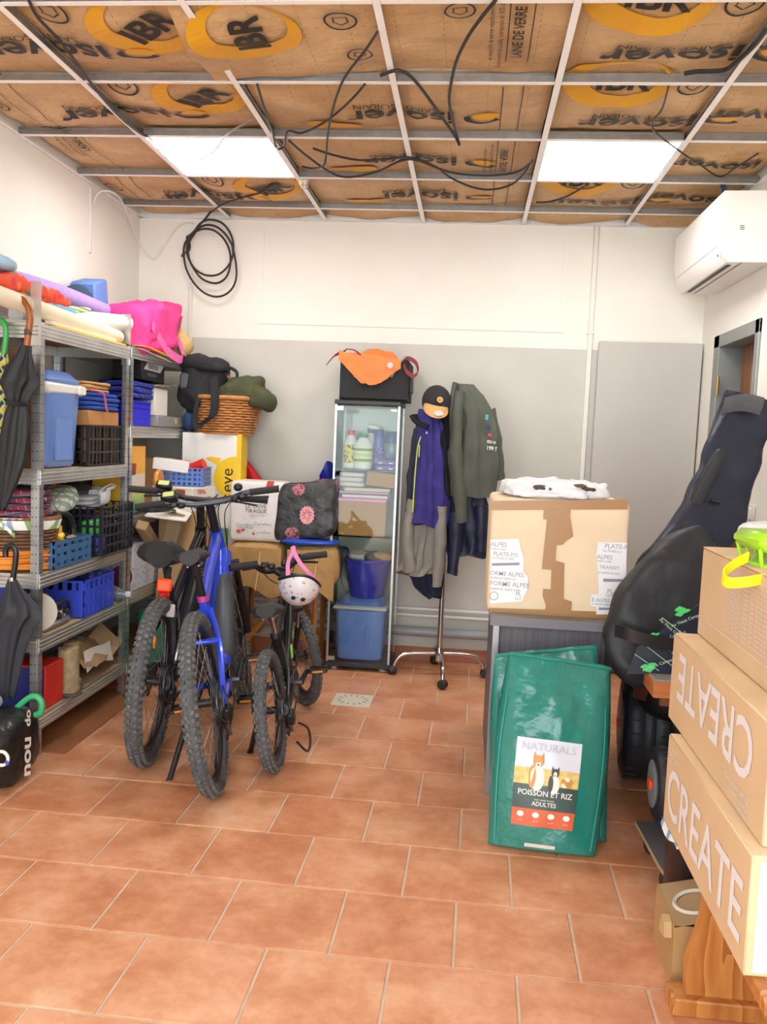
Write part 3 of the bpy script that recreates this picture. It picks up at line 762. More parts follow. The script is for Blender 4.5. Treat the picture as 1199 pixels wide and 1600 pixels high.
# ---- shelf 3 of the near unit (z .77)
TART = plaid('tartan_red', '8c2638', '3a4468', 'd8c9c4', 34, (.4, .2, .3)); TARTW = plaid('tartan_pale', 'd9ddd2', '7d9f8c', 'a2545a', 24, (.5, .3, .2))
folded('tartan_blanket', 'stack of folded red tartan blankets over the wicker basket', (-1.92, 3.49, 1.0), (.33, .20, .115), TART, 4, 'blanket', 0, 5)
one('tartan_cushion', MB().sbox((-1.87, 3.77, 1.045), (.20, .24, .09), 3, 26, 14, wrinkle(.012, 10, 3), rotm(.3, 0, 0)), TARTW, 'pale green tartan cushion beside the red blankets', 'cushion')
WICK = M('wicker_dark', '7a5a40', .75, 0, .25, 25); 
def wicker(t, c, r0, r1, h, n=16, mat=None, sx=1, sy=1, tk=.006, name='weave'):
    m = MB(); rows = int(h/(tk*1.9)); c = V(c); 
    for i in range(rows):
        f = i/(rows-1); r = r0+(r1-r0)*f; z = h*f; K = n*4; pts = []
        for k in range(K):
            a = 2*PI*k/K; o = tk*.75*math.sin(a*n+PI*(i % 2)); pts.append(c+V(((r+o)*sx*math.cos(a), (r+o)*sy*math.sin(a), z)))
        m.tube(pts, tk*.95, 5, closed=True)
    m.build(name, mat, t, 80, kind='stuff')
    m = MB()
    pts = [c+V((r1*1.02*sx*math.cos(a), r1*1.02*sy*math.sin(a), h+tk)) for a in [2*PI*k/40 for k in range(40)]]
    m.tube(pts, tk*1.9, 7, closed=True); m.build('rim', mat, t)
    MB().lathe([(r0*.98, 0), (r1*.96, h*.98)], c, 32, None, True, sx, sy).build('inner_wall', M('wicker_inner', '5a3d26', .9), t)  # plain dark brown inner wall behind the weave
t = thing('picnic_basket', 'dark wicker picnic basket with a striped cloth liner on the middle shelf', 'basket', (-1.92, 3.52, .77))
wicker(t, (-1.915, 3.535, .862), .15, .165, .12, 16, WICK, 1.05, .9, .007)
LINER = stripes('liner_stripe', ['e9ece6', '8fb069', 'e9ece6', '9db4d6', 'e9ece6'], 14, 0, (0, 0, .5))
MB().lathe([(.172, .085), (.180, .12), (.176, .135), (.160, .130)], (-1.915, 3.535, .862), 36, None, False, 1.05, .92).build('liner', LINER, t)
for s in (-1, 1): MB().strip([(-1.90+s*.01, 3.362, .975), (-1.89+s*.035, 3.352, .96), (-1.88+s*.06, 3.35, .93)], .018, (0, 0, 1), .003).build('ribbon', LINER, t)
# orange cable
t = thing('extension_cable', 'coiled orange extension cable on the middle shelf by the hooked umbrella', 'cable', (-1.9, 3.5, .77))
ORC = plastic('cable_orange', 'f39a3d', .45)
for k in range(9):
    random.seed(k+40); z = .782+.0085*k
    pts = []
    for j in range(10):
        a = 2*PI*j/10; pts.append((-1.925+(.165+random.uniform(-.012, .012))*math.cos(a), 3.52+(.145+random.uniform(-.012, .012))*math.sin(a), z+random.uniform(-.003, .006)))
    MB().tube(smoothpath(pts, 5, True), .0052, 6, closed=True).build('cable_loop', ORC, t)
# blue low crate
crate('low_crate', 'low steel blue lattice crate on the middle shelf of the near unit', (-1.87, 3.70, .772), (.26, .36, .115), STEELB, nb=5, nr=3, rail=.02)
t = thing('drain_hose', 'coiled black corrugated hose lying in the low blue crate', 'hose', (-1.88, 3.7, .80))
HOSE = M('hose_black', '2b2b2c', .5, 0, .1)
for k in range(3):
    pts = [(-1.80-.05*k, 3.70+(.135-.008*k)*math.cos(a), .905+(.09-.006*k)*math.sin(a)) for a in [2*PI*j/90 for j in range(90)]]
    MB().tube(pts, [(.013+.002*(j % 3 == 0)) for j in range(90)], 8, closed=True).build('hose_loop', HOSE, t)
YB_ = plastic('yellow_plastic', 'ecc21f', .4)
for k, p in enumerate(((-1.79, 3.60, .87), (-1.80, 3.70, .86), (-1.78, 3.655, .895))):
    one('yellow_plug', MB().rbox(p, (.035, .045, .04), .008, rotm(.3*k, .5, .2*k)).lathe([(.012, .02), (.012, .05)], p, 10), YB_, ['yellow plug in the low blue crate, nearest the shelf post', 'yellow plug in the low blue crate, farthest from the shelf post', 'highest of the yellow plugs in the low blue crate'][k], 'plug', 'yellow plugs in the blue crate')
one('rope_offcut', MB().tube(smoothpath([(-1.8, 3.76, .87), (-1.79, 3.80, .875), (-1.80, 3.85, .865)]), .014, 8), M('cord_tan', 'c59a70', .8), 'short tan cord end in the low blue crate', 'cord')
# black folding crate
crate('folding_crate', 'tall black folding crate with cut-out handle on the middle shelf', (-1.85, 4.13, .773), (.28, .38, .235), plastic('navy_black', '1f2230'), nb=8, nr=5, rail=.009, low=.0)
one('green_carton', MB().rbox((-1.80, 4.04, .90), (.05, .14, .07), .004), plastic('green_pack', '5fd06a'), 'bright green packet seen through the black folding crate', 'packet')
one('blue_carton', MB().rbox((-1.80, 4.06, .82), (.06, .12, .08), .004), plastic('blue_pack', '5a6be0'), 'blue packet low in the black folding crate', 'packet')
folded('grey_cloth', 'folded grey cloth heaped in the black folding crate', (-1.90, 4.06, .99), (.22, .24, .06), fabric('cloth_grey', 'a9aeb2'), 3, 'cloth', .2, 6)
one('plastic_bag', MB().sbox((-1.88, 4.20, 1.03), (.16, .13, .10), 2.4, 24, 14, wrinkle(.025, 16, 2)), M('bag_white', 'e9e9ec', .5), 'crumpled white plastic bag on the black folding crate', 'bag')
one('bag_handle', MB().tube(smoothpath([(-1.80, 4.10, 1.06), (-1.79, 4.14, 1.085), (-1.78, 4.21, 1.10), (-1.785, 4.26, 1.085), (-1.80, 4.20, 1.07)], 6), .010, 6, flat=.35), M('bag_white', 'e9e9ec', .5), 'white loop handle above the black folding crate', 'handle')
bottle('white_bottle', 'white plastic bottle standing behind the tartan cushion', (-1.90, 3.86, .775), .036, .23, WHP, WHP)
one('grey_helmet', MB().ell((-1.95, 4.17, 1.05), (.09, .08, .06), 18, 10), plastic('dark_grey', '3c3e42'), 'dark grey rounded cover on the middle shelf', 'cover')
for k, (y, c, nm) in enumerate(((3.93, '2b55b8', 'blue'), (3.985, 'e5c02c', 'yellow'), (4.03, 'c8342c', 'red'))):
    one('ring_toy', MB().torus((-2.03, y, 1.03), .085, .022, rotm(PI/2, 0, 1.2), 30, 10), plastic('ring_'+nm, c), nm+' plastic ring standing at the back of the middle shelf', 'ring', 'coloured rings at the back of the shelf')
# ---- shelf 4 of the near unit (z .50)
t = thing('mitre_saw', 'metal circular saw with a pale disc on the fourth shelf, behind the front post', 'saw', (-1.9, 3.6, .50))
AL = M('cast_alu', 'a5a5a2', .4, .7, .1, 20)
MB().lathe([(.012, 0), (.085, .002), (.085, .006), (.012, .008)], (-1.79, 3.475, .595), 30, rotm(PI/2, 0, .35)).build('disc', M('disc_pale', 'c9c4b8', .5, .1, .1), t)
MB().lathe([(.0, -.004), (.016, -.004), (.016, .012), (0, .012)], (-1.79, 3.475, .595), 14, rotm(PI/2, 0, .35)).build('hub', AL, t)
MB().rbox((-1.86, 3.62, .515), (.2, .24, .025), .008).build('base', AL, t)
MB().ell((-1.88, 3.61, .61), (.06, .11, .055), 18, 10).build('motor', plastic('motor_grey', '6c6f70'), t)
MB().tube(smoothpath([(-1.82, 3.56, .64), (-1.80, 3.64, .60), (-1.80, 3.70, .565), (-1.82, 3.74, .54)]), .016, 8).build('arm', BLKP, t)
MB().tube(smoothpath([(-1.80, 3.58, .57), (-1.78, 3.66, .60), (-1.775, 3.72, .60), (-1.78, 3.75, .56), (-1.80, 3.72, .53), (-1.80, 3.65, .535)]), .008, 6).build('cord', BLKP, t)
for k in range(5): MB().rbox((-1.79, 3.66+.02*k, .53+.012*(k % 3)), (.04, .016, .05), .004, rotm(.4*k, 0, 0)).build('bracket', [BLKP, AL][k % 2], t)
crate('plastic_crate', 'royal blue plastic crate on the fourth shelf of the near unit', (-1.875, 3.985, .503), (.27, .33, .17), BLUE2, nb=6, nr=3, rail=.017, solid=True)
t = thing('storage_tub', 'large dark blue storage tub at the back of the fourth shelf', 'tub', (-2.0, 3.7, .50))
taper((-2.02, 3.72, .503), (.14, .34), (.16, .40), .19, MB()).build('body', plastic('tub_blue', '2445b0'), t); MB().rbox((-2.02, 3.72, .70), (.17, .42, .015), .005).build('rim', plastic('tub_blue2', '2a55c8'), t)
one('black_tool_case', MB().rbox((-1.93, 4.0, .66), (.10, .12, .12), .012, rotm(.2, 0, .2)), BLKP, 'black case standing in the royal blue crate', 'case')
t = thing('water_bottle', 'clear plastic bottle lying at the far end of the fourth shelf', 'bottle', (-1.80, 4.22, .50))
CLR = M('clear_plastic', 'cfe2f0', .12, 0, trans=.8)
MB().lathe([(.0, 0), (.035, .002), (.036, .15), (.014, .19), (.014, .21), (0, .21)], (-1.90, 4.24, .54), 18, rotm(0, PI/2, 0)).build('body', CLR, t); MB().lathe([(.016, .195), (.016, .222), (0, .222)], (-1.90, 4.24, .54), 14, rotm(0, PI/2, 0)).build('cap', M('cap_pale', 'cfd9e2', .4), t)
# ---- bottom shelf (z .17)
RED = M('box_red', 'cf2b22', .45, 0, .12, 14)
t = cbox('red_tool_box', 'red metal tool box on the bottom shelf, with a navy end', (-1.87, 3.565, .172), (.24, .16, .185), RED)
MB().bb((-1.99, 3.484, .174), (-1.76, 3.488, .35)).build('end_panel', plastic('navy_panel', '1d2f80'), t)
KHK = M('boot_khaki', 'a3916f', .9, 0, .25, 30, .4, 60)
for k, (x, y) in enumerate(((-1.80, 3.70), (-1.84, 3.80))):
    t = thing('ankle_boot', ['muddy khaki boot right beside the red tool box', 'muddy khaki boot next to the torn paper bag'][k], 'boot', (x, y, .17), group='pair of muddy boots on the bottom shelf')
    MB().sbox((x, y, .205), (.20, .085, .06), 3, 24, 12, wrinkle(.004, 30, k)).build('foot', KHK, t)
    MB().lathe([(.045, .02), (.048, .10), (.043, .16), (.046, .205), (.038, .205)], (x+.045, y, .185), 18).wob(.012, 22, k).build('shaft', KHK, t)
    MB().sbox((x, y, .180), (.215, .095, .016), 4, 24, 8).build('sole', M('sole_dark', '5c564c', .9), t)
one('knit_hat', MB().ell((-1.90, 3.70, .40), (.11, .13, .055), 22, 12, wrinkle(.014, 14, 3)), fabric('navy_cloth', '1d2638'), 'dark navy cloth cap on the bottom shelf above the boots', 'cap')
t = thing('paper_bag', 'torn brown and white paper bag lying at the far end of the bottom shelf', 'paper bag', (-1.85, 4.1, .17))
MB().sheet(lambda u, v: V((-1.75-.30*v+.03*math.sin(5*u), 3.86+.42*u, .25+.13*math.sin(PI*v*.9)*(1-.4*u)+.02*nz((u*4, v*4, 0), 2))), 16, 12, .003).build('brown_side', card('bag_brown', 'a98a66'), t)
MB().sheet(lambda u, v: V((-1.745-.02*v, 3.88+.30*u, .225+.10*v*(1-.25*math.sin(PI*u))+.02*math.sin(4*u))), 14, 6, .003).build('white_side', PAPW, t)
MB().sheet(lambda u, v: V((-1.75-.12*v, 4.14+.17*u, .22+.10*v+.05*u)), 8, 6, .003).build('open_end', card('bag_brown2', 'c4a67c'), t)
one('grey_rag', MB().sbox((-1.93, 4.0, .30), (.22, .26, .16), 2.5, 24, 14, wrinkle(.02, 12, 6)), fabric('rag_grey', '6f685f'), 'dark grey rag inside the torn paper bag', 'cloth')
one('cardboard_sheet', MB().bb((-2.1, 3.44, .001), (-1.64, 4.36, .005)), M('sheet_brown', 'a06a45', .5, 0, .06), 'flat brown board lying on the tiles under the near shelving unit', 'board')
one('red_bowl', MB().lathe([(.03, 0), (.09, .03), (.12, .08), (.115, .08), (.085, .035), (0, .01)], (-1.95, 4.22, .175), 24), plastic('bowl_red', 'a8201c'), 'red bowl at the back of the bottom shelf', 'bowl')

# ---- far unit, second shelf (z 1.395)
crate('plastic_crate', 'small ultramarine crate on the far unit, under dark blue cloth', (-1.86, 4.51, 1.397), (.22, .26, .13), plastic('ultramarine', '2f37e0', .35), nb=8, nr=5, rail=.011, solid=True)
folded('blue_towel', 'dark blue striped towel lying on the ultramarine crate', (-1.85, 4.56, 1.54), (.22, .42, .09), stripes('towel_stripe', ['1f2c8a', '24329c', '4453b8', '1f2c8a'], 26, 2, (.5, .3, 0)), 3, 'towel', .1, 12)
t = cbox('white_carton', 'plain white box on the second shelf of the far unit', (-1.84, 4.83, 1.46), (.17, .20, .15), M('white_card', 'eceae4', .6), rz=0)
t = cbox('white_carton', 'tall white box behind the silver plastic bag on the far unit', (-1.88, 5.0, 1.46), (.14, .12, .155), M('white_card', 'eceae4', .6), rz=.1)
t = cbox('long_grey_box', 'long flat grey box with a red end at the front of the far unit', (-1.81, 4.98, 1.398), (.14, .49, .06), M('grey_card', '9a999c', .5))
MB().bb((-1.74, 5.19, 1.399), (-1.738, 5.226, 1.457)).build('red_end', RED, t); MB().lathe([(.018, 0), (.018, .002)], (-1.738, 5.03, 1.432), 16, rotm(0, PI/2, 0)).build('emblem', PAPY, t)
one('silver_bag', MB().sheet(lambda u, v: V((-1.92+.18*v, 4.70+.42*u, 1.625+.02*nz((u*5, v*5, 1), 2)+.03*u*u)), 16, 8, .004), M('silver_film', 'c2bfb4', .3, .3), 'crinkled silver plastic bag over the white boxes on the far unit', 'bag')
t = cbox('hair_dryer_box', 'black box printed with silver lettering on the far unit', (-1.83, 4.68, 1.645), (.16, .34, .105), M('black_card', '1f1f22', .45), rz=0)
MB().prism([(-.15, -.02), (.10, -.025), (.16, .02), (-.08, .03)], (-1.748, 4.68, 1.72), (0, 1, 0), (0, 0, 1), (.001, 0, 0)).build('silver_flash', M('silver_print', 'b9bcc0', .4), t)
MB().text('BaByliss', .045, (-1.746, 4.67, 1.722), (0, 1, 0), (0, 0, 1)).build('lettering', M('black_print', '17171a', .5), t, 0)
MB().rbox((-1.748, 4.66, 1.675), (.002, .14, .02), .0008).build('dryer_picture', M('dryer_grey', '4b4d52', .4), t)
t = cbox('spice_box', 'small black box with white bars standing on the far unit', (-1.84, 4.92, 1.645), (.1, .09, .10), M('black_card', '1f1f22', .45))
for k in range(3): MB().bb((-1.789, 4.90+.016*k, 1.70), (-1.788, 4.91+.016*k, 1.735)).build('bar_print', PAPW, t)
one('far_dark_bag', MB().sbox((-2.0, 5.0, 1.60), (.16, .40, .30), 3, 24, 14, wrinkle(.015, 9, 7)), fabric('dark_bag', '1c1c20'), 'dark bag at the back of the second shelf of the far unit', 'bag')
# third shelf (z .93)
t = cbox('yellow_game_box', 'tall yellow and green box standing at the near end of the far unit', (-1.85, 4.475, .935), (.20, .22, .355), M('yellow_card', 'eeb93c', .5, 0, .05))
g = G('puzzle_print'); z = g.sep(g.n('NewGeometry').outputs['Position'])[2]
PZM = g.fin(g.ramp(g.math('MULTIPLY', g.math('SUBTRACT', z, .94), 2.9), [(0, '4fae86'), (.15, '8fc07a'), (.38, 'e9d36a'), (.42, 'e6dccb'), (.58, 'e6dccb'), (.6, 'f0b73a'), (1, 'f2a93a')]), .45)
MB().bb((-1.749, 4.37, .937), (-1.7475, 4.58, 1.288)).build('front_print', PZM, t)
MB().prism([(0, 0), (.05, 0), (.06, .06), (0, .06)], (-1.747, 4.39, 1.14), (0, 1, 0), (0, 0, 1), (.001, 0, 0)).build('red_print', M('maroon_print', '96302c', .5), t)
one('orange_disc', MB().lathe([(0, -.012), (.05, -.012), (.055, 0), (.05, .012), (0, .012)], (-1.70, 4.66, 1.11), 24, rotm(0, PI/2, 0)), plastic('disc_orange', 'e0953c'), 'round orange lid beside the yellow box', 'lid')
# cartons stacked in front of the far unit carry a crate and small boxes
CB = card('card_tan', 'c4a070')
cbox('moving_carton', 'large brown carton standing on the floor behind the black bicycle', (-1.615, 4.89, 0), (.21, .38, .50), card('card_tan2', 'b5915f'), tape=M('tape_brown', 'a67c4e', .3), rz=.0)
cbox('moving_carton', 'opened brown carton with loose flaps behind the bicycle handlebars', (-1.61, 4.90, .502), (.22, .36, .425), CB, rz=.02)
t = cbox('toaster_box', 'white appliance box with red lettering beneath the blue crate', (-1.625, 4.87, .93), (.27, .24, .135), M('white_card2', 'e6e2d9', .55), rot=(0, 0, -.25))
Mx = mat_of(t)
RDP = M('red_print', 'cf4a3c', .5); BRP = M('brown_print', '9c5a3c', .5); GYP = M('grey_print', '8f8a84', .5)
m = MB(Mx); m.text('TEFAL', .034, (.1362, -.03, .108), (0, 1, 0), (0, 0, 1), bold=.03); m.build('lettering', RDP, t, 0)
for k in (-.055, .045): MB(Mx).rbox((.1355, k, .05), (.002, .045, .06), .0009).build('toaster_picture', GYP, t)
MB(Mx).bb((.02, -.1215, .07), (.085, -.1205, .122)).build('picture_print', BRP, t)
for k in range(4): MB(Mx).bb((-.10, -.1215, .03+.02*k), (-.094, -.1205, .042+.02*k)).build('icon_print', GYP, t)
crate('berry_crate', 'pale blue fine-mesh crate on the white appliance box', (-1.65, 4.93, 1.068), (.27, .24, .105), plastic('pale_blue_crate', '5577c6'), nb=9, nr=4, rail=.010, rz=.12)
cbox('white_carton', 'flat white printed box resting on the pale blue crate', (-1.70, 4.86, 1.15), (.20, .16, .065), M('white_card3', 'e9e7e6', .5), rz=.25, rot=(0, .1, .25))
one('red_cup', MB().lathe([(0, -.04), (.028, -.04), (.034, .04), (.03, .04)], (-1.555, 4.90, 1.18), 20, rotm(.3, 1.2, .2)), plastic('cup_red', 'dd2f22'), 'small red plastic cup lying in the pale blue crate', 'cup')
cbox('small_orange_box', 'tiny red and orange box in the pale blue crate', (-1.62, 4.88, 1.165), (.035, .035, .045), M('orange_card', 'd9622a', .5))
cbox('flat_carton', 'flat brown carton on the third shelf behind the pale blue crate', (-1.88, 5.0, .94), (.22, .40, .275), card('card_tan4', 'b99468'))
one('grey_sheet', MB().rbox((-2.0, 4.9, 1.18), (.05, .6, .40), .006), M('grey_fab', 'a7a29b', .7, 0, .1), 'grey board at the back of the third shelf of the far unit', 'board')
# lower shelves of the far unit seen between the wheels
SPK = spots('floral_print', 'dcdfe8', ['b7a3ba', 'a6b7d6', 'c9aeb4'], 38, .3)
cbox('floral_box', 'white storage box with small floral print on the lower shelf behind the black bicycle', (-1.86, 4.66, .522), (.24, .50, .25), SPK)
cbox('flat_pack', 'bent brown cardboard strip above the floral box', (-1.70, 4.48, .80), (.06, .26, .05), card('card_strip', 'a88a64'), rot=(-.5, .2, 0))
cbox('flat_pack', 'upright brown cardboard offcut behind the black bicycle saddle', (-1.62, 4.60, .70), (.08, .05, .24), card('card_strip2', '8f7a5c'), rot=(.1, .25, 0))
one('black_cable_pile', MB().tube(smoothpath([(-1.66+.10*math.cos(a*1.0)*(1-.02*k), 4.52+.13*math.sin(a), .945+.0012*k) for k, a in enumerate([2*PI*j/9 for j in range(30)])], 3), .006, 6), BLKP, 'tangle of thin black cable on the far unit beside the folding crate', 'cable')
one('white_tray', MB().rbox((-1.62, 4.62, .925), (.22, .30, .014), .005, rotm(.08, .1, .2)), PAPW, 'white sheet under the black cable tangle', 'sheet')
one('green_tub', MB().rbox((-1.62, 4.62, .26), (.22, .36, .32), .03), plastic('tub_green', '1f6a4a'), 'dark green tub on the floor seen through the black bicycle wheel', 'tub')
one('red_ball', MB().ell((-1.80, 4.42, .60), (.06, .06, .06), 18, 12), fabric('ball_maroon', '7c2a3a'), 'dark red ball beside the floral box', 'ball')
# ================================================================ bicycles
RUB = M('tyre_rubber', '55565a', .85, 0, .3, 22, .3, 80); RUBK = M('tyre_knob', '626362', .9, 0, .5, 14)
ALU = M('spoke_steel', 'c4c4c4', .25, .9); BLK = M('satin_black', '1b1c1f', .42); BLKG = M('gloss_black', '141518', .22, 0, coat=.4); CHR = M('chrome', 'c9c9c9', .18, 1)
DST = M('dark_steel', '6e6f73', .32, .8, .1, 60); GRIP = M('grip_rubber', '2b2b2d', .75)
def wheel(t, Mx, name, c, R, tr, disc=0, cassette=0, hub_w=.10, nsp=28, steer=0, knobs=72, rows=4):
    Mw = Mx @ Matrix.Translation(V(c)) @ Matrix.Rotation(steer, 4, 'Z') @ Matrix.Rotation(PI/2, 4, 'Y')   # wheel plane: local xy, axle local z = bike x
    Rm = R-tr
    w = MB(Mw).torus((0, 0, 0), Rm, tr*.93, None, 64, 12).build(name, RUB, t)
    m = MB(Mw); kn = 2*PI/knobs
    for k in range(knobs):
        for j in range(rows):
            ph = (-1+2*j/(rows-1))*1.05; a = kn*(k+.5*(j % 2))
            d = V((math.cos(a), math.sin(a), 0)); ax = V((0, 0, 1)); tn = ax.cross(d)
            p = d*(Rm+tr*math.cos(ph))+ax*(tr*math.sin(ph)); n = d*math.cos(ph)+ax*math.sin(ph); s_ = n.cross(tn)
            m.box(p, (tr*.42, Rm*kn*.52, tr*.2), Matrix((s_, tn, n)).transposed())
    m.build('tread', RUBK, w, 0, kind='stuff')
    rr = Rm-tr*.9
    MB(Mw).lathe([(rr, -.014), (rr+.004, -.011), (rr+.004, .011), (rr, .014), (rr-.018, .010), (rr-.022, 0), (rr-.018, -.010), (rr, -.014)], (0, 0, 0), 64, None, False).build('rim', BLK, w)
    m = MB(Mw)
    for k in range(nsp):
        a = 2*PI*k/nsp; b = a+(.55 if k % 2 else -.55)*(1 if (k//2) % 2 else -1); s_ = 1 if k % 2 else -1
        m.rod(V((.025*math.cos(b), .025*math.sin(b), s_*hub_w*.32)), V(((rr-.015)*math.cos(a), (rr-.015)*math.sin(a), 0)), .0013, 4)
    m.build('spokes', ALU, w, 0, kind='stuff')
    MB(Mw).lathe([(.008, -hub_w/2-.015), (.008, -hub_w/2), (.026, -hub_w*.36), (.026, -hub_w*.28), (.016, -hub_w*.2), (.016, hub_w*.2), (.026, hub_w*.28), (.026, hub_w*.36), (.008, hub_w/2), (.008, hub_w/2+.015)], (0, 0, 0), 18).build('hub', BLK, w)
    if disc:
        z = -hub_w*.42
        MB(Mw).lathe([(disc*.72, z-.001), (disc, z-.001), (disc, z+.001), (disc*.72, z+.001), (disc*.72, z-.001)], (0, 0, 0), 40, None, False).build('brake_disc', DST, w)
    if cassette:
        m = MB(Mw); n = 8
        for k in range(n):
            r = cassette*(1-.09*k); z = hub_w*.30+.0045*k; pts = []
            tk = 40
            poly = [(r*(1 if i % 2 else .955)*math.cos(PI*i/tk), r*(1 if i % 2 else .955)*math.sin(PI*i/tk)) for i in range(2*tk)]
            m.prism(poly, (0, 0, z), (1, 0, 0), (0, 1, 0), (0, 0, .0022))
        m.lathe([(cassette*.25, hub_w*.2), (cassette*.25, hub_w*.30+.0045*n)], (0, 0, 0), 14)
        m.build('cassette', DST, w, 0)
    return w
def tubep(t, Mx, name, pts, r, mat, n=12, flat=None, up=None, k=0):
    return MB(Mx).tube(smoothpath(pts, k) if k else pts, r, n, flat=flat, up=up).build(name, mat, t)
def bike(label, loc, head, lean, P):
    t = thing('bicycle', label, 'bicycle', loc, (0, lean, head)); Mx = mat_of(t)
    R, tr, L, fm = P['R'], P['tr'], P['L'], P['frame']; e = P['ebike']; s = R/.36
    rear = V((0, 0, R)); front = V((0, L, R)); bb = V((0, .43*s, .32*s)) if e else V((0, .36, .26))
    hb, ht = (V((0, L-.20*s, R+.43*s)), V((0, L-.25*s, R+.56*s))) if e else (V((0, L-.16, R+.31)), V((0, L-.19, R+.40)))
    st = V(P['seat_tube']); sd = V(P['saddle']); bar = P['bar']
    wheel(t, Mx, 'rear_wheel', rear, R, tr, .09*s, P['cass'], .13, steer=0, knobs=P['knobs'])
    wheel(t, Mx, 'front_wheel', front+V(P.get('foff', (0, 0, 0))), R, tr, .09*s, 0, .10, steer=P['steer'], knobs=P['knobs'])
    # frame
    f = MB(Mx)
    f.tube(smoothpath([ht-V((0, .01, .01)), ht.lerp(st, .5)+V((0, 0, .0)), st]), [P['tt']]*13, 14, up=(0, 0, 1))
    f.tube(smoothpath([hb+V((0, -.005, .02)), hb.lerp(bb, .5)+V((0, 0, -.01)), bb]), [P['dt']]*13, 16, flat=P['dflat'], up=(0, 0, 1))
    f.tube([bb, st], P['stt'], 14); f.tube([hb-(ht-hb)*.1, ht+(ht-hb)*.1], P['ht'], 14)
    for sx in (-1, 1):
        f.tube(smoothpath([bb+V((sx*.035, -.02, 0)), bb.lerp(rear, .45)+V((sx*.062, 0, .02)), rear+V((sx*.072, .03, .005)), rear+V((sx*.07, -.01, 0))]), [P['cs']]*19, 8)
        f.tube(smoothpath([st.lerp(bb, .12)+V((sx*.02, 0, 0)), st.lerp(rear, .45)+V((sx*.06, -.0, .0)), rear+V((sx*.072, .02, .05)), rear+V((sx*.07, -.005, .005))]), [P['ss']]*19, 8)
    fo = f.build('frame', fm, t)
    if P.get('bridge'): tubep(t, Mx, 'stay_bridge', [st.lerp(rear, .5)+V((-.06, 0, .03)), st.lerp(rear, .5)+V((.06, 0, .03))], .012, fm)
    if e:
        d = (hb-bb).normalized(); nrm = V((0, -d.z, d.y))
        c = bb.lerp(hb, .55)
        q0, q1 = bb.lerp(hb, .16), bb.lerp(hb, .80); of = V((.014, 0, 0))+nrm*.010
        MB(Mx).tube([q0+of*.2, q0.lerp(q1, .05)+of, q0.lerp(q1, .95)+of, q1+of*.2], [P['dt']*.9]*4, 18, flat=P['dflat'], up=(0, 0, 1)).build('battery_cover', P['batt'], fo)
        MB(Mx).sbox(bb+V((0, .02, .0)), (.11, .19, .16), 3.2, 24, 14).build('motor', BLK, t)
    # fork + suspension
    Fr = lambda p: p
    ax = (ht-hb).normalized(); cr = hb-ax*.045
    Rs = Matrix.Rotation(P['steer'], 3, 'Z')
    def stp(v): return cr+Rs @ (V(v)-cr)
    for sx in (-1, 1):
        a = stp(cr+V((sx*.066*s, .0, .01))); b = stp(front+V((sx*.066*s, -.005, 0)))
        MB(Mx).tube([a, a.lerp(b, .45)], .017*s, 12).build('fork_stanchion', P['stan'], t)
        MB(Mx).tube([a.lerp(b, .38), a.lerp(b, .42), b], [.023*s, .023*s, .019*s], 12).build('fork_leg', P['fork'], t)
    MB(Mx).tube([stp(cr+V((-.085*s, 0, .005))), stp(cr+V((.085*s, 0, .005)))], .024*s, 12).build('fork_crown', P['fork'], t)
    MB(Mx).rod(stp(front+V((-.08, -.005, 0))), stp(front+V((.08, -.005, 0))), .007, 8).build('axle', DST, t)
    # stem, handlebar
    bc = V(bar[0]); bw = bar[1]; rise = bar[2]; back = bar[3]
    def bs(v): return bc+Rs @ V(v)
    tubep(t, Mx, 'stem', [ht+ax*.02, ht+ax*.05, bc], .021, BLK)
    hbm = smoothpath([bs((-bw/2, -back, rise)), bs((-bw*.28, -back*.45, rise)), bs((-bw*.13, 0, .004)), bs((0, 0, 0)), bs((bw*.13, 0, .004)), bs((bw*.28, -back*.45, rise)), bs((bw/2, -back, rise))])
    h = tubep(t, Mx, 'handlebar', hbm, .0135, P['barmat'], 12)
    for sx in (-1, 1):
        e0 = bs((sx*bw/2, -back, rise)); e1 = bs((sx*(bw/2-.13), -back*.82, rise)); ex = (e0-e1).normalized()
        MB(Mx).tube([e1, e1+ex*.005, e0, e0+ex*.006], [.018, .0165, .0165, .018], 12).build('grip', GRIP, h)
        q = bs((sx*(bw/2-.17), -back*.7, rise))
        MB(Mx).rbox(q+V((0, .015, -.012)), (.035, .035, .028), .006).build('lever_clamp', BLK, h)
        MB(Mx).tube(smoothpath([q+V((0, .03, -.015)), q+V((sx*.02, .055, -.025)), q+V((sx*.07, .055, -.03)), q+V((sx*.12, .05, -.035))]), [.008]*7+[.0055]*12, 8).build('brake_lever', BLK, h)
        MB(Mx).sbox(q+V((-sx*.035, -.005, -.02)), (.035, .045, .03), 3, 14, 8).build('shifter', BLK, h)
    for k, (o, z) in enumerate(((-.5, .09), (.5, .10), (.2, .06))):
        p0 = bs((o*bw*.55, .02, rise*.7-.01)); MB(Mx).tube(smoothpath([p0, p0+V((o*-.03, .10, z*.2)), bc+V((o*.12, .09, -.05)), hb+V((o*.06, .07, .05)), hb+V((o*.05, .02, -.08))]), .0026, 6).build('cable', BLK, h)
    if P.get('display'):
        q = bs((-bw*.27, -.02, rise+.022)); dd = MB(Mx).rbox(q, (.075, .05, .05), .008, rotm(.6, 0, 0)).build('display', BLK, h)
        MB(Mx).rbox(q+rotm(.6, 0, 0) @ V((0, -.003, .0255)), (.052, .034, .002), .0009, rotm(.6, 0, 0)).build('screen', M('lcd_yellow', 'cfd98a', .3), dd)
    if P.get('bell'): MB(Mx).ell(bs((bw*.22, -.01, rise+.03)), (.022, .022, .02), 14, 8).build('bell', BLK, h)
    # saddle
    sd = V(sd); sw, sl = P['ssize']
